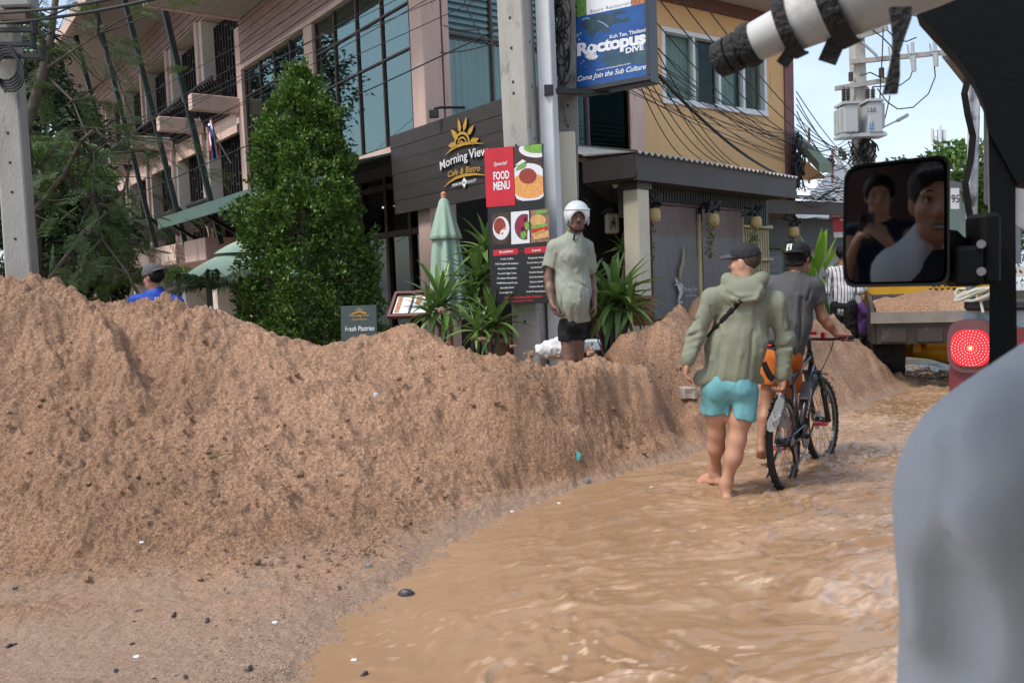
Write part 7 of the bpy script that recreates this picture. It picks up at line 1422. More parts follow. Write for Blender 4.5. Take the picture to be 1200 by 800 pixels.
bk.prism([Lp(.051, 0, zb0), Lp(.051, .0, zb0 + .02), Lp(.051, -.045, zb1 - .10), Lp(.051, -.085, zb1 - .10), Lp(.051, -.04, zb0)], lr * (BWid - .102)); bk.prism([Lp(.051, 0.001, zb0), Lp(.051, .85, zb0 - .02), Lp(.051, .85, zb0 + .02), Lp(.051, .001, zb0 + .04)], lr * (BWid - .102)); bk.prism([Lp(.051, .84, zb0 + .021), Lp(.051, .94, zb1 + .18), Lp(.051, .90, zb1 + .18), Lp(.051, .80, zb0 + .021)], lr * (BWid - .102))
obj('bucket', bk, M_RUST, lo); obj('bucket_lip', MB().prism([Lp(-.02, -.11, zb1 - .16), Lp(-.02, -.05, zb1 - .16), Lp(-.02, -.02, zb1 - .02), Lp(-.02, -.10, zb1 - .02)], lr * (BWid + .04)), M_LIPM, lo)
for k in range(5): obj('bucket_plate', MB().box(Lp(.25 + k * .42, -.055, (zb0 + zb1) / 2 - .07), (.30, .03, .24), AXL, .004), M_RUST, lo)
xy, f, shp = grid(.05, BWid - .05, -.07, .9, .03); zz = zb1 + .02 - .06 * (xy[:, 1] > .6) + .20 * np.exp(-(((xy[:, 0] - .75) / .75) ** 2) - ((xy[:, 1] - .5) / .45) ** 2) + .03 * fbm(xy * 6, 3, 8) + .012 * fbm(xy * 22, 2, 9); zz = zz - .12 * np.exp(-(xy[:, 1] + .07) / .07); sv = np.array([Lp(a, b, c) for (a, b), c in zip(xy, zz)])
sl_ = obj('sand_load', (sv, f), M_SAND, smooth=True, label='heap of damp brown sand filling the loader bucket', cat='sand')
def fat_wheel(x, y, R, w, name='wheel'):
    c = Lp(x, y, R - .12); pr = [(R * .55, -w / 2), (R * .9, -w / 2), (R * .97, -w * .42), (R * .985, 0), (R * .97, w * .42), (R * .9, w / 2), (R * .55, w / 2)]; wo = obj(name, MB().lathe(pr, c, 28, (lf, UP, lr)), M_TYRE, lo, smooth=True, sharp=40); tr_ = MB()
    for i in range(18):
        for s_ in (-1, 1):
            a = 2 * math.pi * (i + (.5 if s_ > 0 else 0)) / 18; a2 = a + .20; mk = lambda an, o, r_: c + (lf * math.cos(an) + UP * math.sin(an)) * r_ + lr * o
            tr_.hexa([mk(a, s_ * .02, R * .97), mk(a2, s_ * w * .5, R * .95), mk(a2 + .11, s_ * w * .5, R * .95), mk(a + .11, s_ * .02, R * .97), mk(a, s_ * .02, R * 1.035), mk(a2, s_ * w * .5, R * 1.0), mk(a2 + .09, s_ * w * .5, R * 1.0), mk(a + .09, s_ * .02, R * 1.035)])
    obj('tread', tr_, M_TYRE, wo, kind='stuff'); obj('rim', MB().lathe([(.02, -w * .2), (R * .3, -w * .22), (R * .56, -w * .38), (R * .56, w * .38), (R * .3, w * .22), (.02, w * .2)], c, 20, (lf, UP, lr)), M_YEL, wo, smooth=True, sharp=40)
fat_wheel(.26, 1.15, .50, .40); fat_wheel(1.85, 1.15, .50, .40); fat_wheel(.26, 3.2, .50, .40); fat_wheel(1.85, 3.2, .50, .40)
obj('axle', MB().tube([Lp(.4, 1.15, .40), Lp(.8, 1.12, .40), Lp(1.05, 1.1, .40), Lp(1.3, 1.12, .40), Lp(1.7, 1.15, .40)], [.08, .12, .20, .12, .08], 12), M_YEL, lo, smooth=True)
obj('chassis', MB().box(Lp(1.05, 1.9, .62), (.7, 2.4, .3), AXL, .03), M_YEL, lo); obj('hood', MB().box(Lp(1.05, 2.9, 1.25), (1.3, 1.3, .85), AXL, .06), M_YEL, lo)
for x in (.62, 1.48): obj('lift_arm', MB().prism([Lp(x, .95, zb0 + .05), Lp(x, 2.3, 1.35), Lp(x, 2.5, 1.35), Lp(x, 1.1, zb0 - .12)], lr * .10), M_YEL, lo)
obj('front_frame', MB().box(Lp(.95, 1.45, 1.36), (1.9, .14, .70), AXL, .02), M_YEL, lo); pm = MB()
for i in range(9):
    for j in range(6): pm.box(Lp(.85 + i * .075 + (j % 2) * .035, 1.375, 1.08 + j * .075), (.035, .012, .045), AXL)
obj('grille', pm, M_BLACK, lo, kind='stuff'); obj('bracket', MB().box(Lp(1.55, 1.40, 1.62), (.30, .2, .26), AXL, .01), M_YEL, lo); obj('tilt_link', MB().span(Lp(1.05, .95, zb0 + .2), Lp(1.05, 1.9, 1.15), .12, .10), M_YEL, lo)
obj('hinge', MB().box(Lp(.62, .98, zb0 - .10), (.10, .22, .18), AXL).box(Lp(1.42, .98, zb0 - .10), (.10, .22, .18), AXL), M_YEL, lo, kind='stuff')

# ------------------------------------------------------------------ pickup taxi just ahead, mostly hidden by our own pillar
M_CAR = mat('dark red car paint', (.13, .012, .018), .3, .1, 4, coat=.6); M_LAMP = mat('lit red tail lamp', (.55, .01, .015), .25, .05, 10, emit=(1.0, .012, .02), estr=.55); M_LED = mat('lit red lamp dots', (.9, .2, .2), .3, emit=(1, .25, .25), estr=1.6); M_BULB = mat('lit amber bulb', (1, .6, .1), .3, emit=(1.0, .55, .08), estr=4.0)
M_CANV = mat('grey canvas tarpaulin', (.22, .22, .22), .7, .12, 3, .2, 20); M_POLEW = mat('chipped white frame tube', (.42, .43, .44), .45, .25, 14, spots=(9, .52, (.09, .08, .075))); M_STICK = mat('blue window sticker', (.05, .085, .12), .2, .6, 7, col2=(.42, .47, .50)); M_VB2 = mat('black rubber sheet', (.004, .004, .004), .8, .2, 8, spec=.2); M_ROPE = mat('pale rope', (.40, .40, .34), .8, .2, 40)
pf = nrm(V3(.57, .82, 0)); pr_ = V3(pf[1], -pf[0], 0); AXP = (pr_, pf, UP); pk0 = P(1110, 430, 4.8); pk0[2] = 0; Kp = lambda x, y, z: pk0 + pr_ * x + pf * y + UP * z
pk = thing('pickup_taxi', 'dark red pickup taxi with lit red tail lamp, canvas roof frame and roped tarpaulin', 'pickup truck', tuple(Kp(.8, 1.5, -.1)))
Zt = P(1113, 385, 4.8)[2]; S = Sdf(*box_of([Kp(0, 0, .45), Kp(1.7, 0, .45), Kp(0, .9, 1.3), Kp(1.7, .9, 1.3)], .12), .015)
zl = P(1132, 407, 4.8)[2]
bm = MB(); bm.prism([Kp(x, .06, z) for x, z in ((.06, .52), (.03, .60), (.005, .78), (.0, .92), (.015, Zt - .10), (.05, Zt - .03), (.10, Zt), (1.6, Zt), (1.7, Zt - .1), (1.7, .6), (1.64, .52))], pf * 2.3); obj('body', bm, M_CAR, pk, smooth=False); obj('bumper', MB().box(Kp(.85, -.02, .42), (1.72, .2, .2), AXP, .05), M_BLACK, pk)
se = lambda c, a, b, e: [Kp(c[0] + a * math.copysign(abs(math.cos(t)) ** e, math.cos(t)), c[1], c[2] + b * math.copysign(abs(math.sin(t)) ** e, math.sin(t))) for t in np.linspace(0, 2 * math.pi, 28, endpoint=False)]; tl_ = MB(); tl_.prism(se((.115, .015, zl), .098, .102, .68), pf * .06); lm = obj('tail_lamp', tl_, M_LAMP, pk); db = MB()
for rr_ in range(1, 7):
    for k in range(5 + rr_ * 5): a = 2 * math.pi * k / (5 + rr_ * 5); x, z = rr_ * .0155 * math.cos(a), rr_ * .0155 * math.sin(a) * 1.02; db.box(Kp(.115 + x, .012, zl + z), (.0038, .004, .0038), AXP)
obj('lamp_dots', db, M_LED, lm, kind='stuff'); obj('bulb', MB().box(Kp(.115, .010, zl), (.012, .006, .012), AXP), M_BULB, lm)
obj('lamp_surround', MB().prism(se((.118, .030, zl + .01), .122, .150, .6), pf * .06), mat('smoky plastic', (.12, .05, .055), .3), pk)
zs0, zs1 = P(1130, 384, 4.8)[2], P(1130, 364, 4.8)[2]; obj('sticker_panel', MB().box(Kp(.9, .10, (zs0 + zs1) / 2), (1.66, .04, zs1 - zs0 - .004), AXP), M_STICK, pk); obj('tarp_edge', MB().box(Kp(.92, .09, zs1 + .03), (1.68, .12, .06), AXP, .015), M_BLACK, pk)
obj('roof_post', MB().tube([Kp(.10, .12, zs1 + .05), Kp(.13, .12, 2.75)], .030, 10), M_POLEW, pk, smooth=True); obj('roof_post', MB().tube([Kp(.25, .14, zs1 + .05), Kp(.27, .14, 2.6)], .022, 10), M_STEELC, pk, smooth=True); obj('roof_post', MB().tube([Kp(1.6, .12, zs1 + .05), Kp(1.6, .12, 2.7)], .030, 10), M_POLEW, pk, smooth=True)
cv = MB(); cv.prism([Kp(.19, .2, 1.55), Kp(.19, 2.2, 1.55), Kp(.17, 2.2, 2.62), Kp(.17, .2, 2.62)], pr_ * .02); obj('side_canvas', cv, M_CANV, pk); cv = MB(); cv.prism([Kp(.16, .22, 1.9), Kp(.50, .22, 1.62), Kp(.6, .22, 2.62), Kp(.16, .22, 2.62)], pf * .02); obj('rear_canvas', cv, M_CANV, pk); obj('roof', MB().box(Kp(.85, 1.2, 2.72), (1.75, 2.4, .06), AXP, .02), M_CANV, pk)
fl2 = MB(); cpts = [(1132, 85), (1126, 110), (1130, 135), (1136, 160), (1133, 190), (1127, 215), (1131, 245), (1136, 270), (1134, 300)]; 
for u, v in cpts: p = P(u, v, 4.78); fl2.v += [tuple(p - pr_ * .0), tuple(p + pr_ * .032), tuple(p + pr_ * .032 + pf * .02), tuple(p + pf * .02)]
for i in range(len(cpts) - 1):
    for k in range(4): fl2.f.append((i * 4 + k, i * 4 + (k + 1) % 4, i * 4 + 4 + (k + 1) % 4, i * 4 + 4 + k))
obj('rubber_flap', fl2, M_VB2, pk); rp_ = MB(); c0 = Kp(.12, .05, P(1128, 345, 4.8)[2]); r = random.Random(3)
for k in range(7): rp_.tube([c0 + pr_ * (.10 * math.cos(a + k) + .02) + UP * (.035 * math.sin(a * 1.5 + k * 1.3)) - pf * (.05 + .02 * math.sin(a)) for a in np.linspace(0, 4.5, 10)], .008, 5)
rp_.tube([c0 - pf * .05 + pr_ * .04, c0 - pf * .06 + pr_ * .06 - UP * .10], .008, 5); obj('rope', rp_, M_ROPE, pk, kind='stuff')
for x in (.03, 1.67): obj('wheel', MB().lathe([(.2, -.1), (.33, -.1), (.36, -.06), (.36, .06), (.33, .1), (.2, .1)], Kp(x + (.1 if x < 1 else -.1), .75, .30), 22, (pf, UP, pr_)), M_TYRE, pk, smooth=True)
obj('light_bar', MB().span(Kp(.45, .3, 1.95), Kp(1.2, .6, 2.3), .03, .03).span(Kp(.45, .3, 1.65), Kp(1.4, .5, 1.9), .03, .03), M_STEELC, pk, kind='stuff')

# ------------------------------------------------------------------ our own taxi: roof, pillar, rolled rain curtain, mirror, driver, passenger
M_VBLK = mat('black vehicle trim', (.004, .004, .0045), .7, .2, 6, .1, 60, spec=.2); M_VINYL = mat('dusty clear vinyl roll', (.50, .50, .48), .38, .14, 5, .1, 12, spots=(6, .58, (.36, .34, .31))); M_RUBB = mat('black rubber strap', (.012, .012, .012), .7, .2, 20, .6, 160)
tx = thing('taxi_frame', 'black roof rail and windscreen pillar of the vehicle the photo is taken from', 'vehicle frame', (.75, .7, .2))
def slab(pts, d, depth, mt, nm): 
    a = [P(u, v, d) for u, v in pts]; return obj(nm, MB().prism(a, nrm(ray(1158, 300)) * depth), mt, tx)
slab([(1066, -90), (1072, 12), (1088, 30), (1118, 62), (1140, 92), (1153, 122), (1159, 155), (1192, 215), (1300, 230), (1300, -90)], 1.21, .09, M_VBLK, 'roof_header'); slab([(1158, 150), (1160, 250), (1159, 420), (1157, 560), (1194, 560), (1192, 420), (1190, 250), (1191, 150)], 1.215, .07, M_VBLK, 'pillar')
obj('roof', MB().box((.55, -.25, 2.06), (1.7, 1.5, .06), None, .02), M_VBLK, tx); obj('rear_panel', MB().box((.25, -1.05, 1.3), (2.1, .06, 1.5)), mat('dark red vehicle lining', (.05, .018, .016), .7), tx)  # unseen roof slab, its extent set to shade the mirrored figures
obj('dashboard', MB().box((1.15, 1.15, .90), (.8, .25, .35), None, .05), M_VBLK, tx); obj('floor_pan', MB().box((.45, .1, .32), (1.5, 2.2, .08)), M_VBLK, tx)
cur = thing('rain_curtain_roll', 'rolled up clear vinyl rain curtain bound with black rubber straps under the roof', 'rain curtain', tuple(P(950, 25, .8)))
q0, q1 = P(882, 51, 1.02), P(1000, -8, .95); qd = nrm(q1 - q0); q2 = q1 + qd * .10; pts = [q0 + qd * t for t in (0, .02, .040, .044, .07, .095, .10, .13, .16, .19, .23)]; rr = [.0225, .0235, .0245, .031, .034, .037, .042, .046, .049, .052, .054]
obj('vinyl_roll', MB().tube(pts, rr, 20), M_VINYL, cur, smooth=True, sharp=50); obj('rubber_end', MB().tube([q0 - qd * t for t in (.030, .027, .017, .015, .012, .010, .0, -.004)], [.018, .0225, .0225, .0205, .0205, .0255, .0262, .024], 20), M_RUBB, cur, smooth=True, sharp=40); obj('rubber_end_cap', MB().tube([q0 - qd * t for t in (.048, .045, .030)], [.017, .021, .022], 20), M_RUBB, cur, smooth=True, sharp=40)
def strap(pos, w, hang, nm='strap', r=.0312):
    N1 = nrm(np.cross(qd, UP)); N2 = np.cross(N1, qd); c = q0 + qd * pos; mb = MB(); n = 18
    for i in range(n + 1):
        a = -1.9 + 5.0 * i / n; o = N1 * math.cos(a) * r * (1 + .10 * max(0, math.sin(a))) + N2 * math.sin(a) * r * 1.06
        for s_, h_ in ((-w / 2, 0), (w / 2, 0), (w / 2, .003), (-w / 2, .003)): mb.v.append(tuple(c + qd * s_ + o * (1 + h_ / r)))
    for i in range(n):
        for k in range(4): mb.f.append((i * 4 + k, i * 4 + (k + 1) % 4, i * 4 + 4 + (k + 1) % 4, i * 4 + 4 + k))
    if hang: e = c - UP * r * .9; mb.span(e, e - UP * hang - qd * .012, .004, w, up=tuple(qd))
    return obj(nm, mb, M_RUBB, cur)
strap(.047, .014, .010, r=.0335); strap(.100, .020, .020, r=.0455)
ds = MB(); dp = [(1056, 8), (1057, 22), (1054, 45), (1051, 62), (1048, 90), (1044, 110)]; ws = [.020, .018, .010, .006, .011, .013]
for (u, v), w in zip(dp, ws): p = P(u, v, .80); ds.v += [tuple(p + V3(-w / 2, 0, 0)), tuple(p + V3(w / 2, 0, 0)), tuple(p + V3(w / 2, .004, 0)), tuple(p + V3(-w / 2, .004, 0))]
for i in range(5):
    for k in range(4): ds.f.append((i * 4 + k, i * 4 + (k + 1) % 4, i * 4 + 4 + (k + 1) % 4, i * 4 + 4 + k))
ds.f.append((20, 21, 22, 23)); obj('dangling_strap', ds, M_RUBB, cur)
# door mirror: convex glass in a black shell
M_MIRR = bpy.data.materials.new('convex mirror glass'); M_MIRR.use_nodes = True; bs = M_MIRR.node_tree.nodes['Principled BSDF']; bs.inputs['Metallic'].default_value = 1; bs.inputs['Roughness'].default_value = .035; bs.inputs['Base Color'].default_value = (.30, .31, .32, 1)
E_ = V3(0, 0, EYE); M0 = P(1015, 258, 1.2); mn = nrm(E_ - M0); MR = 1.55; MCc = M0 - mn * MR
outl = [(989, 225), (990, 208), (994, 200), (1001, 195), (1010, 193), (1060, 187), (1098, 183), (1106, 183.5), (1111, 188), (1112, 196), (1112, 320), (1110, 328), (1105, 333), (1096, 334.5), (1000, 336), (993, 333), (989, 325), (988, 300)]
mi = thing('door_mirror', 'black rounded door mirror reflecting the driver in grey jacket and the photographer', 'mirror', tuple(M0)); cxm, cym = 1051, 262
op = lambda u, v, h=0: on_plane(u, v, M0 + mn * h, mn)
sh = MB(); rings = []
for sc_, h_ in ((.955, .010), (1.0, .012), (1.01, .0), (1.0, -.02), (.90, -.05), (.6, -.065)): rings.append([op(cxm + (u - cxm) * sc_, cym + (v - cym) * sc_, 0) + mn * h_ for u, v in outl])
n = len(outl)
for rg in rings: sh.v += [tuple(p) for p in rg]
for i in range(len(rings) - 1):
    for k in range(n): sh.f.append((i * n + k, i * n + (k + 1) % n, (i + 1) * n + (k + 1) % n, (i + 1) * n + k))
sh.f.append(tuple((len(rings) - 1) * n + k for k in range(n))); obj('shell', sh, M_VBLK, mi, smooth=True, sharp=50)
g = MB(); K = 22; den = []
for i in range(n):
    for f in (0, .25, .5, .75): a, b = outl[i], outl[(i + 1) % n]; den.append((a[0] + (b[0] - a[0]) * f, a[1] + (b[1] - a[1]) * f))
nd = len(den)
def msph(u, v): p = op(u, v); return MCc + nrm(p - MCc) * MR
g.v.append(tuple(msph(cxm, cym)))
for i in range(1, K + 1):
    for u, v in den: s_ = .958 * i / K; g.v.append(tuple(msph(cxm + (u - cxm) * s_, cym + (v - cym) * s_)))
for k in range(nd): g.f.append((0, 1 + k, 1 + (k + 1) % nd))
for i in range(K - 1):
    for k in range(nd): g.f.append((1 + i * nd + k, 1 + (i + 1) * nd + k, 1 + (i + 1) * nd + (k + 1) % nd, 1 + i * nd + (k + 1) % nd))
obj('mirror_glass', g, M_MIRR, mi, smooth=True)
ab = MB(); ab.prism([P(1106, 268, 1.185), P(1122, 270, 1.19), P(1130, 278, 1.195), P(1162, 280, 1.205), P(1162, 318, 1.205), P(1140, 325, 1.2), P(1106, 322, 1.185)], V3(0, .035, 0)); obj('arm', ab, M_VBLK, mi); obj('bracket', MB().box(P(1152, 292, 1.19), (.028, .05, .098), None, .006), M_VBLK, mi); obj('lower_bracket', MB().box(P(1129, 312, 1.18), (.04, .04, .055), None, .006), M_VBLK, mi)
for v in (286, 318): obj('screw', MB().tube([P(1150, v, 1.166), P(1150, v, 1.155)], .006, 8), M_STEELC, mi)
# driver
M_JACK = cloth_mat('grey fleece jacket', (.42, .43, .44), .05, .06, .95, 300); fw = nrm(V3(.06, 1, 0)); rt = V3(fw[1], -fw[0], 0)
drv = person('driver in grey jacket over black polo seen from behind at the right edge', (.45, .52, .4)); H = V3(.455, .55, 1.632); N = V3(.462, .515, 1.505); hx = head_axes(V3(.30, .95, 0), -.02); S = Sdf(V3(.1, .2, .7), V3(.85, 1.0, 1.85), .0075)
SHL, SHR = V3(.326, .53, 1.396), V3(.612, .53, 1.39); ELL, ELR = V3(.308, .53, 1.06), V3(.66, .62, 1.12); WLL, WRR = V3(.38, .77, .985), V3(.62, .85, 1.05)
face(S, H, hx, 1.0, True, .015); S.cone(N - UP * .05, H - UP * .05, .056, .052); S.chain([N - UP * .10, V3(.465, .48, .9)], [.075, .10], .05, (fw, .7))
for a, e, w, sg in ((SHL, ELL, WLL, -1), (SHR, ELR, WRR, 1)): S.chain([a, e, w], [.046, .042, .028]); hand(S, w, V3(.1 * -sg, 1, .1), -UP, -rt * sg, 1, 1.0)
part('body', S, SK_TAN, drv); face_parts(H, hx, 1.0, drv); at = lambda x, y, z: H + hx[0] * x + hx[1] * y + hx[2] * z
obj('teeth', MB().tube([at(-.020, .0885, -.069), at(0, .0935, -.071), at(.020, .0885, -.069)], [.0015, .003, .0015], 6), M_EYEW, drv); obj('lips', MB().tube([at(-.026, .084, -.064), at(0, .094, -.063), at(.026, .084, -.064)], [.002, .0035, .002], 5).tube([at(-.026, .084, -.066), at(0, .092, -.080), at(.026, .084, -.066)], [.002, .0035, .002], 5), M_LIP, drv, kind='stuff')
S = Sdf(*box_of([H], .17), .006); S.ell(at(0, -.020, .042), (.087, .104, .092), hx, .01); S.ell(at(0, .105, -.045), (.10, .078, .105), hx, .02, 'sub'); S.cut(at(0, 0, -.06), -hx[2]); S.wrinkle(.003, 40, 3); S.cone(at(-.05, .085, .078), at(.05, .085, .085), .020, .020, .02); part('hair', S, M_HAIR, drv)
S = Sdf(V3(.12, .2, .8), V3(.85, 1.0, 1.62), .0085); S.chain([V3(.465, .485, 1.375), V3(.465, .47, 1.1), V3(.465, .48, .82)], [.150, .165, .17], .05, (fw, .72)); S.cone(N - UP * .010, V3(.465, .49, 1.38), .098, .142, .06, (fw, .8))
for a, e, w in ((SHL, ELL, WLL), (SHR, ELR, WRR)): S.cone(N - UP * .030, a, .068, .070, .06); S.chain([a, e], [.076, .076], .04); S.cone(e, e * .1 + w * .9, .070, .048, .03)
S.ell(N + UP * .05 + fw * .03, (.064, .085, .058), (rt, fw, UP), .01, 'sub'); S.cone(N + fw * .11 - UP * .03, V3(.47, .63, 1.08), .05, .075, .01, None, 'sub'); folds(S, [[(1075, 560), (1082, 640), (1078, 740)], [(1140, 500), (1150, 600), (1142, 720)], [(1170, 470), (1182, 560)], [(1110, 520), (1112, 600)], [(1160, 640), (1172, 780)]], .006, .03); folds(S, [[(1116, 490), (1110, 560), (1108, 640), (1110, 710)]], .0035, .008, 'sub', .001); folds(S, [[(1113, 690), (1118, 730), (1122, 790)]], .008, .03, 'sub', .0); S.wrinkle(.004, 5, 52, (1, 1, .4), 2)
seam = [V3(.352, .46, 1.475), V3(.335, .435, 1.40), V3(.328, .425, 1.30), V3(.330, .43, 1.20)]; S.chain(seam, [.022] * 4, .012, None, 'sub') if False else None
S.chain([V3(.335, .452, 1.27), V3(.328, .44, 1.20), V3(.33, .43, 1.08)], [.004, .012, .022], .02, None, 'sub')
col_ = [N + rt * math.cos(t) * .072 + fw * (math.sin(t) * -.055 + .005) + UP * (.012 - .03 * max(0, -math.sin(t))) for t in np.linspace(-.9, math.pi + .9, 11)]; S.chain(col_, [.016] * 11, .012); part('jacket', S, M_JACK, drv)
S = Sdf(V3(.28, .42, .9), V3(.66, .8, 1.6), .008); S.chain([V3(.465, .53, 1.35), V3(.47, .53, 1.0)], [.125, .14], .05, (fw, .72)); S.cone(N - UP * .03, V3(.465, .52, 1.36), .066, .11, .05); S.ell(N + UP * .06 + fw * .03, (.058, .075, .07), (rt, fw, UP), .01, 'sub'); S.cone(N + fw * .09 + UP * .02, N + fw * .12 - UP * .09, .035, .012, .01, None, 'sub'); part('polo_shirt', S, M_BLKC, drv)
lb = Board(V3(.44, .665, 1.27), -rt, UP); mb = MB(); lb.text(mb, 'EYES', 0, 0, .03, h=.006); lb.text(mb, 'JT', .05, -.05, .05, h=.006, shear=.3); obj('polo_print', mb, mat('grey shirt print', (.3, .3, .3), .6), drv)
seat = MB().ball((.19, .22, 1.16), .12, 16, (.75, .45, 1.25)); obj('driver_seat', seat, mat('beige vinyl seat', (.42, .37, .30), .5, .08, 4), smooth=True, label='rounded beige vinyl seat back between driver and passenger', cat='seat')
# the passenger taking the picture, seen only in the mirror
M_NAVY = cloth_mat('navy top', (.010, .015, .035)); ph = person('passenger in navy top holding up a phone, reflected at left of the door mirror', (-.10, -.36, .4)); fw = nrm(V3(.38, .92, 0)); rt = V3(fw[1], -fw[0], 0); H = V3(-.07, -.36, 1.675); N = H - UP * .125 - fw * .02; hx = head_axes(fw, -.10); S = Sdf(V3(-.5, -.65, .8), V3(.35, .12, 1.85), .0072)
face(S, H, hx, .95, True, .015); S.cone(N - UP * .05, H - UP * .05, .05, .046); S.chain([N - UP * .08, N - UP * .6], [.085, .10], .05, (fw, .7)); hands = []
c_ph = V3(-.004, -.014, 1.505)
for sg, wr, el in ((-1, V3(-.075, -.035, 1.425), V3(-.22, -.20, 1.20)), (1, V3(.085, -.04, 1.445), V3(.17, -.22, 1.22))):
    sh_ = N + rt * .165 * sg - UP * .09; S.cone(N - UP * .05, sh_, .045, .045); S.chain([sh_, el, wr], [.043, .037, .024]); hand(S, wr, V3(-.55 * sg, .35, .75), V3(-.3 * sg, -1, 0) if sg < 0 else V3(-.3, -1, 0), V3(-.6 * sg, -.1, -.6) if False else V3(-.1 * sg, -.6, .8), .95, .55)
part('body', S, SK_LIGHT, ph); face_parts(H, hx, .95, ph); S = Sdf(*box_of([H], .2), .008); at = lambda x, y, z: H + (hx[0] * x + hx[1] * y + hx[2] * z) * .95; S.ell(at(0, -.02, .035), (.090, .11, .096), hx, .01); S.ell(at(0, .10, -.04), (.10, .075, .11), hx, .02, 'sub'); S.ell(at(0, -.10, .03), (.05, .05, .05), hx, .03); S.wrinkle(.004, 40, 3); part('hair', S, M_HAIR, ph)
S = Sdf(V3(-.5, -.65, .8), V3(.35, .05, 1.6), .009); S.chain([N - UP * .2, N - UP * .6], [.135, .14], .05, (fw, .72)); S.cone(N - UP * .05, N - UP * .2, .075, .12, .06, (fw, .8))
for sg in (-1, 1): sh_ = N + rt * .165 * sg - UP * .09; S.cone(N - UP * .07, sh_, .05, .058, .04)
S.ell(N + UP * .04 + fw * .03, (.062, .075, .06), (rt, fw, UP), .01, 'sub'); part('top', S, M_NAVY, ph)
phn = thing('phone', 'dark phone held up by the reflected passenger', 'phone', tuple(c_ph)); obj('body', MB().box(c_ph, (.076, .008, .155), (rt, fw, UP), .004), mat('slate phone back', (.035, .042, .055), .3), phn); obj('lens_plate', MB().box(c_ph + fw * .0055 + UP * .05 - rt * .015, (.036, .002, .036), (rt, fw, UP), .001), M_BLKC, phn)
# ------------------------------------------------------------------ cables, transformer pole, street clutter
M_CABLE = mat('black cable', (.010, .010, .011), .6, .2, 20); rc = random.Random(21)
def sag(a, b, s, n=14): a, b = np.array(a, float), np.array(b, float); return [a + (b - a) * t - UP * s * 4 * t * (1 - t) for t in np.linspace(0, 1, n)]
def cable(pts, r, label, group, name='cable'): return obj(name, MB().tube(pts, r, 5, False), M_CABLE, label=label, cat='cable', group=group, smooth=True)
G1, L1 = 'cables from the poles across the orange house', 'thin black cable in the bundle sweeping across the orange wall'
hub = P(668, 30, 8.85); hub2 = P(776, 20, 10.2)
ends = [(915, 160 + i * 2.6) for i in range(15)]
for i, (u, v) in enumerate(ends):
    a = P(666 + rc.uniform(-7, 9), rc.uniform(-40, 70), 8.85); b = Rp(T1 - .1 + rc.uniform(-.1, .12), .10 + .02 * (i % 4), P(u, v, 16.2)[2] + rc.uniform(-.12, .12)); cable(sag(a, b, rc.uniform(.05, .35)), rc.choice([.004, .006, .007]), L1, G1)
L2 = 'thin slack cable dropping from the blue sign down to the tin canopy edge'
for i, (u0, v0, u1, d1) in enumerate(((738, 95, 796, 10.9), (742, 92, 818, 11.3), (747, 92, 836, 11.6), (752, 92, 850, 11.9), (770, 85, 862, 12.1), (760, 90, 845, 11.8))):
    b = P(u1, 180, d1); b = Cp((b - cA) @ dC, -.05, 3.06); cable(sag(P(u0, v0 - 25, 8.75), b, rc.uniform(.03, .18)), .006, L2, 'slack cables down to the canopy')
cable(sag(P(764, 80, 8.8), P(909, 203, 13.2), 12 * .01), .020, 'single thick black cable crossing below the orange house window', None)
L3 = 'cable hanging between the orange house corner and the transformer pole'
for i in range(9): cable(sag(Rp(T1 - .05, .12, 3.9 + .12 * i), P(1008 + rc.uniform(-3, 6), 165 + i * 4, 21.8), rc.uniform(.1, .7)), .009, L3, 'cables running on to the transformer pole')
for i in range(5): cable(sag(P(700 + 25 * i, -30, 9.5), P(1006, 150 + i * 9, 21.8), 1.2 - .2 * i), .008, L3, 'cables running on to the transformer pole')
L4 = 'thin black cable slanting across the hotel front to the concrete pole'
tgt = lambda v: P(604, v, 8.55)
for i, (v0, v1) in enumerate(((208, -40), (216, -70), (226, -20), (238, -110), (248, -90), (264, -60), (300, 25), (205, -130))): cable(sag(P(-70, v0 + 20, 21), tgt(v1), .12 + .06 * (i % 3)), .0048 if i != 6 else .008, L4, 'cables slanting across the hotel front')
L5 = 'cable running from the left pole up out of frame'
for i, (u0, v0, u1, v1, d1) in enumerate(((0, 13, 200, -18, 7.5), (0, 26, 240, -16, 7.5), (5, 45, 60, 38, 9.5), (3, 30, 90, 5, 9.6))): cable(sag(P(u0 - 25, v0 + 3, 8.9), P(u1, v1, d1), .06), .016 if i < 2 else .010, L5, 'cables at the left pole')
L6 = 'thin wire looping from the concrete pole in front of the hotel windows'
for a, b, s in ((P(540, -10, 8.8), tgt(28), .35), (P(520, 30, 11), tgt(18), .1), (P(516, 62, 11), tgt(40), .05)): cable(sag(a, b, s), .007, L6, 'loose wires at the concrete pole')
tg_ = MB(); c = P(664, 28, 8.88)
for k in range(46):
    cc_ = c + V3(rc.uniform(-.16, -.02), rc.uniform(-.10, .04), rc.uniform(-.42, .5)); a0 = rc.uniform(0, 6); rx, rz = rc.uniform(.04, .11), rc.uniform(.08, .34); tg_.tube([cc_ + V3(rx * math.cos(t), .05 * math.sin(t * 2 + k), rz * math.sin(t)) for t in np.linspace(a0, a0 + rc.uniform(3, 6), 12)], rc.choice([.005, .007, .009]), 4, False)
obj('cable_tangle', tg_, M_CABLE, label='dense tangle of black cables around the slimmer concrete pole', cat='cables', kind='stuff')
tg_ = MB(); c = Rp(T1 - .1, .1, P(917, 185, 16.2)[2])
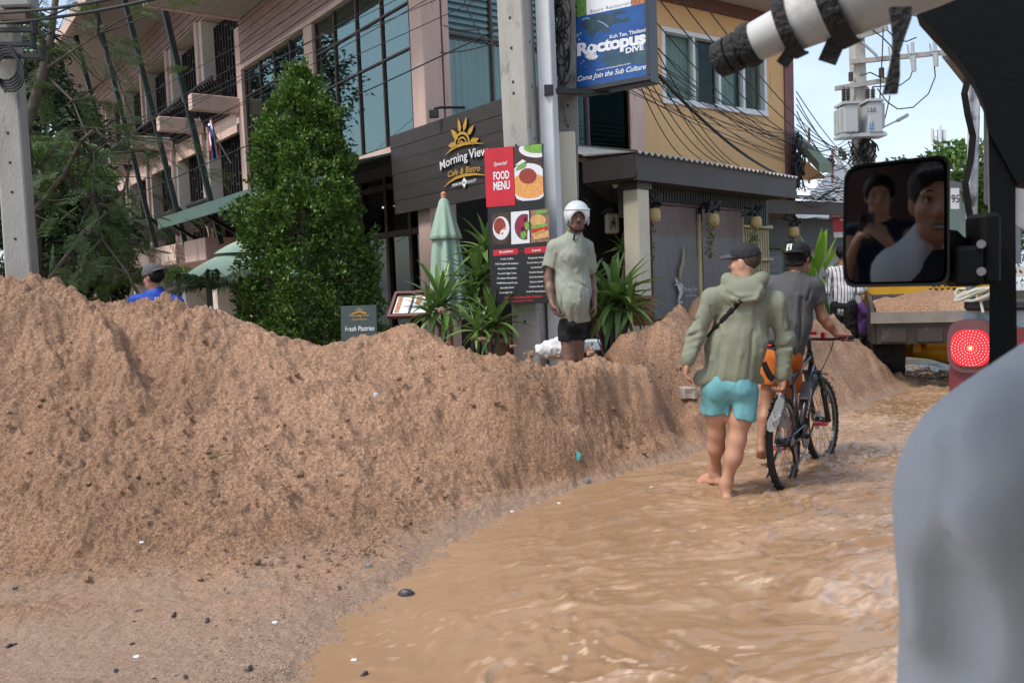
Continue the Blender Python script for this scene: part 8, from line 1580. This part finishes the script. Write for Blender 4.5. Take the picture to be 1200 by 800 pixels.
for k in range(50):
    cc_ = c + dR * rc.uniform(-.06, .10) - dL * rc.uniform(0, .12) + UP * rc.uniform(-.55, .35); tg_.tube([cc_ + dR * .10 * math.cos(t) + UP * .16 * math.sin(t * 1.3) - dL * .03 * math.sin(t) for t in np.linspace(k, k + 4, 8)], .012, 4, False)
obj('cable_tangle', tg_, M_CABLE, label='tangle of cables gathered at the maroon corner of the orange house', cat='cables', kind='stuff')
tg_ = MB()
for k in range(22):
    p = P(936 + rc.uniform(0, 55), 215 + rc.uniform(-8, 22), 14.5); tg_.tube([p + V3(.35 * math.cos(t) + .1 * k % .3, .2 * math.sin(t * 2), .10 * math.sin(t * 1.4 + k)) for t in np.linspace(k, k + 3, 8)], .007, 4, False)
obj('cable_tangle', tg_, M_CABLE, label='heap of cable slack lying over the second tin awning', cat='cables', kind='stuff')
# transformer pole
Dp = 22.0; tb, tt = P(1017, 330, Dp), P(1003, 30, Dp); tb[2] = 0; tt = tb + (tt - tb) * (9.3 / tt[2])
tp = pole('transformer_pole', 'tall concrete pole carrying a grey transformer and crossarms over the street', tb, tt, .34, .28, R_(8), mat('pale concrete pole', (.44, .42, .38), .9, .12, 4, spots=(6, .60, (.26, .24, .22))), [(f, 0) for f in np.linspace(.5, .93, 12)])
def arm(u0, v0, u1, v1, nm='crossarm', w=.11, d=Dp - .2): return obj(nm, MB().span(P(u0, v0, d), P(u1, v1, d), w, w), M_CONC, tp)
arm(997, 73, 1104, 62); arm(979, 104, 1051, 92); arm(1008, 43, 1040, 33); obj('brace', MB().span(P(1006, 46, Dp - .25), P(1028, 66, Dp - .25), .05, .05), M_STEELC, tp)
M_TRF = mat('grey transformer paint', (.42, .44, .45), .45, .06, 3, spots=(4, .66, (.30, .31, .32)))
for (u0, u1, v0, v1) in ((985, 1001, 124, 158), (1013, 1029, 121, 158)):
    a, b = P(u0, v1, Dp - .35), P(u1, v0, Dp - .35); c = (a + b) / 2; obj('transformer_tank', MB().box(c, (b[0] - a[0], .55, b[2] - a[2]), None, .03), M_TRF, tp)
    obj('tank_lid', MB().box((c[0], c[1], b[2] + .03), (b[0] - a[0] + .08, .62, .06)), M_TRF, tp)
for (u0, u1, v0, v1) in ((980.5, 985, 128, 158), (1029, 1033, 122, 152)):
    a, b = P(u0, v1, Dp - .3), P(u1, v0, Dp - .3); c = (a + b) / 2
    for k in range(3): obj('cooling_fin', MB().box((c[0], c[1] - .16 + k * .16, c[2]), (b[0] - a[0], .09, b[2] - a[2]), None, .02), M_TRF, tp)
for k, u in enumerate((989, 994, 1017, 1023)):
    b = P(u, 122, Dp - .35); mb = MB(); mb.lathe([(.03, 0), (.03, .05)] + [(r_, .06 + .055 * i + dz) for i in range(6) for r_, dz in ((.065, 0), (.035, .03))] + [(.02, .42)], b, 10); obj('insulator', mb, M_DFRAME, tp, smooth=True)
obj('platform', MB().box(P(1008, 160, Dp - .35), (1.15, .5, .09), None, .01), M_TRF, tp); obj('side_bracket', MB().span(P(1019, 162, Dp - .3), P(1036, 155, Dp - .3), .09, .06), M_CONC, tp); obj('secondary_post', MB().span(P(1020, 168, Dp), P(1021, 330, Dp), .18, .18), M_CONC, tp)
lbl = Board(P(1014.5, 130, Dp - .64), V3(1, 0, 0), UP); mb = MB(); lbl.text(mb, '250', .14, -.04, .16, h=.0); obj('lettering', mb, M_DFRAME, tp)
mb = MB(); q = P(1021, 152, Dp - .64); lq = Board(q, V3(1, 0, 0), UP); lq.rect(mb, -.06, 0, .08, .03, 0); lq.rect(mb, -.04, .05, -.01, .16, 0); lq.rect(mb, .03, .05, .06, .2, 0); obj('blue_mark', mb, mat('blue enamel', (.03, .2, .5), .4), tp)
for u, v0, v1 in ((1047, 52, 88), (1069, 50, 84), (1095, 49, 78)):
    p, q = P(u, v0, Dp - .3), P(u + 2, v1, Dp - .3); mb = MB(); mb.tube([p, p * .6 + q * .4], .045, 8); mb.tube([p * .55 + q * .45, q], [.075, .06], 8); mb.span(p + V3(-.12, 0, -.05), q + V3(-.1, 0, .3), .04, .03); obj('fuse_cutout', mb, M_TRF if u != 1069 else M_TRF, tp)
dr_ = MB(); dr_.tube([P(997, 85, Dp - .2), P(997, 95, Dp - .2)], .06, 8); dr_.tube([P(1033, 80, Dp - .2), P(1033, 91, Dp - .2)], .07, 8); obj('arrester', dr_, M_DFRAME, tp, kind='stuff')
lw = MB()
for pts in ([(1095, 78), (1096, 90), (1088, 110), (1070, 126), (1052, 128), (1040, 120), (1028, 104)], [(1069, 84), (1066, 92), (1055, 100), (1040, 101), (1022, 102)], [(1047, 88), (1040, 92), (1030, 90), (1020, 85), (1008, 89)], [(1022, 35), (1034, 44), (1044, 54), (1047, 62)], [(1040, 36), (1050, 46), (1062, 49), (1074, 44)], [(1070, 18), (1082, 22), (1090, 26), (1095, 48)], [(1035, 33), (1034, 60), (1033, 80)], [(1032, 91), (1031, 120), (1030, 150)], [(1048, 20), (1048, 40), (1047, 52)], [(1043, 112), (1038, 135), (1033, 152)]): lw.tube([P(u, v, Dp - .3) for u, v in pts], .016, 5, False)
obj('jumper_wires', lw, M_CABLE, tp, kind='stuff'); cl_ = MB()
for k in range(26): p = P(1010 + rc.uniform(-9, 14), 170 + rc.uniform(-6, 40), Dp - .25); cl_.tube([p + V3(rc.uniform(.1, .25) * math.cos(t), .1 * math.sin(t), .25 * math.sin(t * 1.2 + k)) for t in np.linspace(k, k + 4, 8)], .018, 4, False)
obj('cable_loops', cl_, M_CABLE, tp, kind='stuff')
lp2 = thing('street_lamp', 'grey street lamp on a slanted arm beside the transformer pole', 'street lamp', tuple(P(1031, 160, Dp + .3))); obj('arm', MB().tube([P(1030, 157, Dp + .3), P(1034, 150, Dp + .3), P(1052, 141, Dp + .3)], .025, 6), M_STEELC, lp2); obj('lamp_head', MB().span(P(1051, 142, Dp + .3), P(1064, 134.5, Dp + .3), .16, .09, bev=.03), M_TRF, lp2)
# distant mast
mt_ = thing('antenna_mast', 'lattice phone mast with white antenna panels on the skyline', 'mast', tuple(P(1100, 330, 80))); ms_ = MB()
for u in (1094, 1099, 1104): ms_.tube([P(u, 330, 80), P(u, 152, 80)], .07, 5)
for k in range(14): ms_.span(P(1094, 330 - k * 12.5, 80), P(1104, 322 - k * 12.5, 80), .06, .06); ms_.span(P(1091, 180 - k * 2, 80), P(1108, 180 - k * 2, 80), .05, .05) if k < 12 and k % 5 == 0 else None
obj('lattice', ms_, M_STEELC, mt_, kind='stuff')
for u, v0, v1 in ((1091.5, 150, 166), (1101.5, 147, 163), (1107, 152, 172), (1096, 160, 172)): obj('antenna_panel', MB().span(P(u, v0, 79.6), P(u, v1, 79.6), .26, .2), M_PRW, mt_)
for u, v0, lb in ((948, 150, 'thin rooftop pipe standing left of the gable roof ridge'), (975.5, 176, 'thin rooftop pipe with insulators right of the green gable roof')):
    o_ = thing('rooftop_pipe', lb, 'pipe', tuple(P(u, 215, 24))); obj('pipe', MB().tube([P(u, 215, 24), P(u, v0, 24)], .035, 6), M_TRIM, o_)
    if u > 960:
        ins = MB()
        for du, dv in ((-6, 14), (-2, 11), (0, 14), (10, 2), (14, 6)): ins.lathe([(.03, -.14), (.09, -.10), (.05, -.05), (.09, 0), (.05, .05), (.03, .12)], P(u + du, v0 + dv, 24), 8)
        obj('insulators', ins, M_DFRAME, o_, kind='stuff')
gb = thing('green_building', 'pale green flat-roofed building with white sign down the street', 'building', tuple(P(1130, 320, 42))); a = P(1108, 325, 42); b = P(1180, 325, 50); top = P(1118, 222, 42)[2]
obj('wall', MB().prism([V3(a[0], a[1], 0), V3(b[0], b[1], 0), V3(b[0], b[1], top), V3(a[0], a[1], top)], (-2, 5, 0)), mat('pale green wall', (.20, .29, .26), .8, .1, .6), gb); obj('roof', MB().prism([V3(a[0] - .5, a[1] - .6, top), V3(b[0] + .5, b[1] - .3, top), V3(b[0] - 2, b[1] + 6, top + .2), V3(a[0] - 3, a[1] + 5, top + .2)], (0, 0, .45)), mat('grey roof sheet', (.16, .17, .17), .6), gb)
bq = Board(P(1113, 245, 41.6), V3(1, .35, 0), UP); mb = MB(); bq.rect(mb, 0, 0, .55, 1.0, .05); obj('sign_panel', mb, M_PRW, gb); mb = MB(); bq.text(mb, '95', .28, .3, .55, h=.08); obj('sign_numbers', mb, M_BLKC, gb)
ts = thing('shop_sign', 'white shop sign with red panel and letter T beyond the corner shop', 'sign', tuple(P(983, 270, 15.8))); TS = Board(P(974, 276, 15.8), V3(1, .25, 0), UP); obj('panel', MB().box(TS.at(.28, .17, -.03), (.56, .42, .05), (TS.ex, TS.ey, TS.n)), M_PRW, ts); mb = MB(); TS.rect(mb, .02, .06, .54, .33, .004); obj('red_panel', mb, M_RED, ts); mb = MB(); TS.text(mb, 'T', .28, .08, .32, h=.008, bold=.03); obj('letter', mb, M_PRW, ts)
wl_ = thing('far_shophouse', 'white shophouse wall behind the striped shirt man', 'building', tuple(P(990, 310, 17.5))); a, b = P(958, 330, 16.6), P(1050, 330, 26); obj('wall', MB().prism([V3(a[0], a[1], 0), V3(b[0], b[1], 0), V3(b[0], b[1], 3.0), V3(a[0], a[1], 2.6)], (-.5, 2.5, 0)), mat('off white wall', (.48, .47, .45), .85, .1, 1), wl_); obj('awning', MB().prism([P(975, 290, 16.0), P(1040, 292, 24), P(1046, 286, 25), P(978, 284, 17)], (0, 0, .06)), M_FASC, wl_)
# flag on the wing
fg = thing('flag', 'small red, white and blue striped flag hanging on the hotel wing', 'flag', tuple(P(248, 200, 15.3))); f0, f1 = P(244, 142, 15.3), P(266, 196, 15.9); obj('staff', MB().tube([P(245, 146, 15.3), P(270, 190, 16.2)], .018, 6), M_STEELC, fg)
for k, (c0, c1, cm) in enumerate(((0, 1, 'r'), (1, 2, 'w'), (2, 4, 'b'), (4, 5, 'w'), (5, 6, 'r'))):
    mb = MB(); nn_ = 9
    for i in range(nn_ + 1):
        f = i / nn_
        for q in (c0, c1): w = q / 6; p = P(243 + 3 * f + w * (4 + 8 * f), 147 + 44 * f - w * 10 + 6 * math.sin(f * 5 + w * 3) * .4, 15.25 + .12 * math.sin(f * 6 + w * 4)); mb.v.append(tuple(p))
    for i in range(nn_): mb.f.append((2 * i, 2 * i + 1, 2 * i + 3, 2 * i + 2))
    obj('stripe', mb, {'r': M_RED, 'w': M_PRW, 'b': mat('navy flag cloth', (.03, .04, .20), .7)}[cm], fg, smooth=True)
# small things on the sand
def rock(c, r, sd, mt, label, cat='stone', name='stone', sq=(1, .8, .6), cubic=0):
    rr_ = np.random.default_rng(sd); mb = MB().ball(c, r, 12, sq); v = np.array(mb.v); d = (v - c) / r; 
    if cubic: d2 = d / np.maximum(np.abs(d / np.array(sq)).max(1)[:, None], .35) * .72; v = c + r * d2
    v = v + (v - c) * .18 * fbm(d * 1.7 + sd, 3, sd)[:, None]; mb.v = [tuple(p) for p in v]; return obj(name, mb, mt, smooth=not cubic, label=label, cat=cat, sharp=35)
M_STONE = mat('grey stone', (.20, .19, .18), .8, .2, 20, .4, 60); M_DKST = mat('dark wet stone', (.05, .05, .052), .45, .3, 20, .3, 60)
def onsand(u, v, lift=0.0):
    r = ray(u, v)
    for t in np.arange(2.0, 12, .02):
        p = r * t + E_; 
        if p[2] < max(ground_z(p[0], p[1]), 0): return p + UP * lift
    return p
p = onsand(807, 466); rock(p + UP * .05, .105, 4, mat('pale concrete block', (.43, .38, .30), .85, .12, 8, .3, 40), 'pale broken concrete block lying in the hollow between the heaps', 'concrete block', 'concrete_block', (1, .8, .72), 1)
for u, v, r, mt, lb in ((684, 566, .05, M_STONE, 'grey stone at the foot of the sand where the water starts'), (674, 570, .022, M_DKST, 'small dark pebble left of the grey stone at the water edge'), (476, 698, .04, M_DKST, 'half sunk stone in the shallow water below the heap'), (432, 664, .022, M_STONE, 'small pale stone on the washed strip by the water'), (764, 572, .022, mat('pale yellow stone', (.45, .32, .18), .7), 'small yellow stone lying in the shallow water')): rock(onsand(u, v, r * .3), r, int(u), mt, lb)
p = onsand(676, 543, .02); obj('plastic_wrapper', MB().prism([p, p + V3(.03, .01, .0), p + V3(.035, .0, .05), p + V3(.0, 0, .075)], (.004, .02, 0)), mat('turquoise plastic', (.10, .50, .55), .4), label='crumpled turquoise plastic scrap on the sand near the water', cat='litter')
p = onsand(438, 467, .01); obj('paper_scrap', MB().prism([p, p + V3(.035, .01, .0), p + V3(.03, .0, .03), p + V3(.0, 0, .035)], (.004, .012, 0)), M_PRW, label='tiny white scrap on the slope of the sand heap', cat='litter')
M_CHIP = mat('dark wood chip', (.03, .03, .033), .6, .3, 30); rr_ = random.Random(9); LBc = 'dark chip scattered on the wet sand at the bottom left'
for k, (u, v) in enumerate(((10, 758), (14, 757), (163, 717), (158, 730), (204, 721), (208, 794), (218, 795), (136, 787), (155, 756), (292, 785), (243, 728), (427, 791), (18, 690), (398, 690), (162, 560))): p = onsand(u, v, .006); a = rr_.uniform(0, 3); L = rr_.uniform(.02, .045); obj('chip', MB().box(p, (L, .016, .012), (V3(math.cos(a), math.sin(a), .1), V3(-math.sin(a), math.cos(a), 0), UP), .003), M_CHIP, label=LBc, cat='chip', group='dark chips on the sand')
LBw = 'pale shell chip scattered on the washed sand'
for k, (u, v) in enumerate(((142, 757), (160, 770), (415, 774), (322, 730), (166, 636), (330, 738), (600, 600), (655, 590))): p = onsand(u, v, .005); obj('chip', MB().box(p, (.025, .018, .008), None, .003), M_PRW, label=LBw, cat='chip', group='pale chips on the sand')
rg = np.random.default_rng(17); gm = MB(); uv = np.stack([rg.uniform(-20, 800, 26000), rg.uniform(545, 815, 26000)], 1); gp = np.array([G(u, v, .01) for u, v in uv]); gd = water_dist(gp[:, :2]); ok = (gd > -.6) & (gd < .02) & (rg.random(len(gd)) < np.exp(-np.abs(gd) * 4.5)); gp = gp[ok][:4200]; gzv = terrain(gp[:, :2])
for p, z in zip(gp, gzv): r_ = abs(rg.normal(.0015, .0024)) + .0016; X = nrm(rg.normal(size=3)); Y = nrm(np.cross(X, UP + .01)); c = V3(p[0], p[1], max(z, -.01) + r_ * .4); Zx = np.cross(X, Y); gm.add([c + X * r_ * 1.1, c + Y * r_ * .9, c - X * r_, c - Y * r_ * .8, c + Zx * r_ * .8, c - Zx * r_ * .7], [(0, 1, 4), (1, 2, 4), (2, 3, 4), (3, 0, 4), (1, 0, 5), (2, 1, 5), (3, 2, 5), (0, 3, 5)])
obj('gravel', gm, mat('pale washed gravel', (.20, .14, .10), .6, .4, 30, col2=(.42, .32, .25)), label='coarse washed gravel along the water edge', cat='gravel', kind='stuff')
# clutter behind the crest
bg_ = P(656, 408, 8.2); S = Sdf(*box_of([bg_], .35), .014); S.ell(bg_, (.22, .14, .09)); S.ell(bg_ + V3(.12, .0, .02), (.12, .12, .08)); S.wrinkle(.03, 7, 3); v_, f_ = S.mesh(); obj('sand_bag', (v_, f_), mat('white woven bag', (.60, .61, .62), .7, .1, 12), smooth=True, label='crumpled white woven bag behind the helmeted man\'s legs', cat='bag')
bx_ = P(691, 404, 8.3); o_ = thing('cool_box', 'pale blue and white box with red edge behind the helmeted man', 'box', tuple(bx_)); obj('box', MB().box(bx_, (.20, .2, .10), None, .01), mat('pale blue plastic', (.42, .52, .58), .5), o_); obj('lid', MB().box(bx_ + V3(-.08, -.03, -.05), (.22, .22, .03), None, .006), M_RED, o_)
bn = thing('site_barrier', 'grey metal barrier panels with a red label at the left edge', 'barrier', tuple(P(30, 330, 9.6)))
for k in range(6): p = P(-14 + k * 13, 330, 9.7); obj('panel', MB().box((p[0], p[1], 1.40), (.115, .03, .75), None, .004), mat('galvanised sheet', (.34, .36, .37), .45, .12, 6) if k == 0 else bpy.data.materials['galvanised sheet'], bn)
p = P(27, 322, 9.5); lbb = Board(p + V3(-.06, 0, -.03), V3(1, 0, 0), UP); mb = MB(); lbb.rect(mb, 0, 0, .12, .06, 0); obj('label_plate', mb, M_RED, bn)

# loose clods lying on the heap
CL = MB(); rg = np.random.default_rng(5); cen = [(250, 565, 60, 30), (110, 420, 60, 40), (330, 480, 90, 40), (520, 440, 60, 30), (600, 450, 70, 30), (420, 640, 40, 20), (300, 660, 60, 15), (130, 560, 70, 40), (680, 480, 50, 25), (480, 560, 50, 30), (790, 420, 40, 30), (900, 440, 60, 20)]
uv = np.concatenate([rg.normal(size=(46, 2)) * [b, d] + [a, c] for a, c, b, d in cen] + [rg.uniform([0, 415], [820, 680], (200, 2))])
base_ = MB().ball((0, 0, 0), 1, 7, (1, 1, .8)); bv = np.array(base_.v)
for u, v in uv:
    p = on_heap(u, v); 
    if p[2] < .06 or p[1] > (7.15 if u < 700 else 10.2): continue
    r_ = min(.026, .004 + abs(rg.normal(0, .0075))); dv = 1 + .35 * fbm(bv * 1.6 + rg.uniform(0, 90, 3), 2, 3); CL.add(p + UP * r_ * .3 + bv * r_ * dv[:, None] * rg.uniform(.7, 1.2, 3), base_.f)
obj('sand_clods', CL, M_SAND, label='loose crumbled clods lying all over the sand heap', cat='sand', kind='stuff')
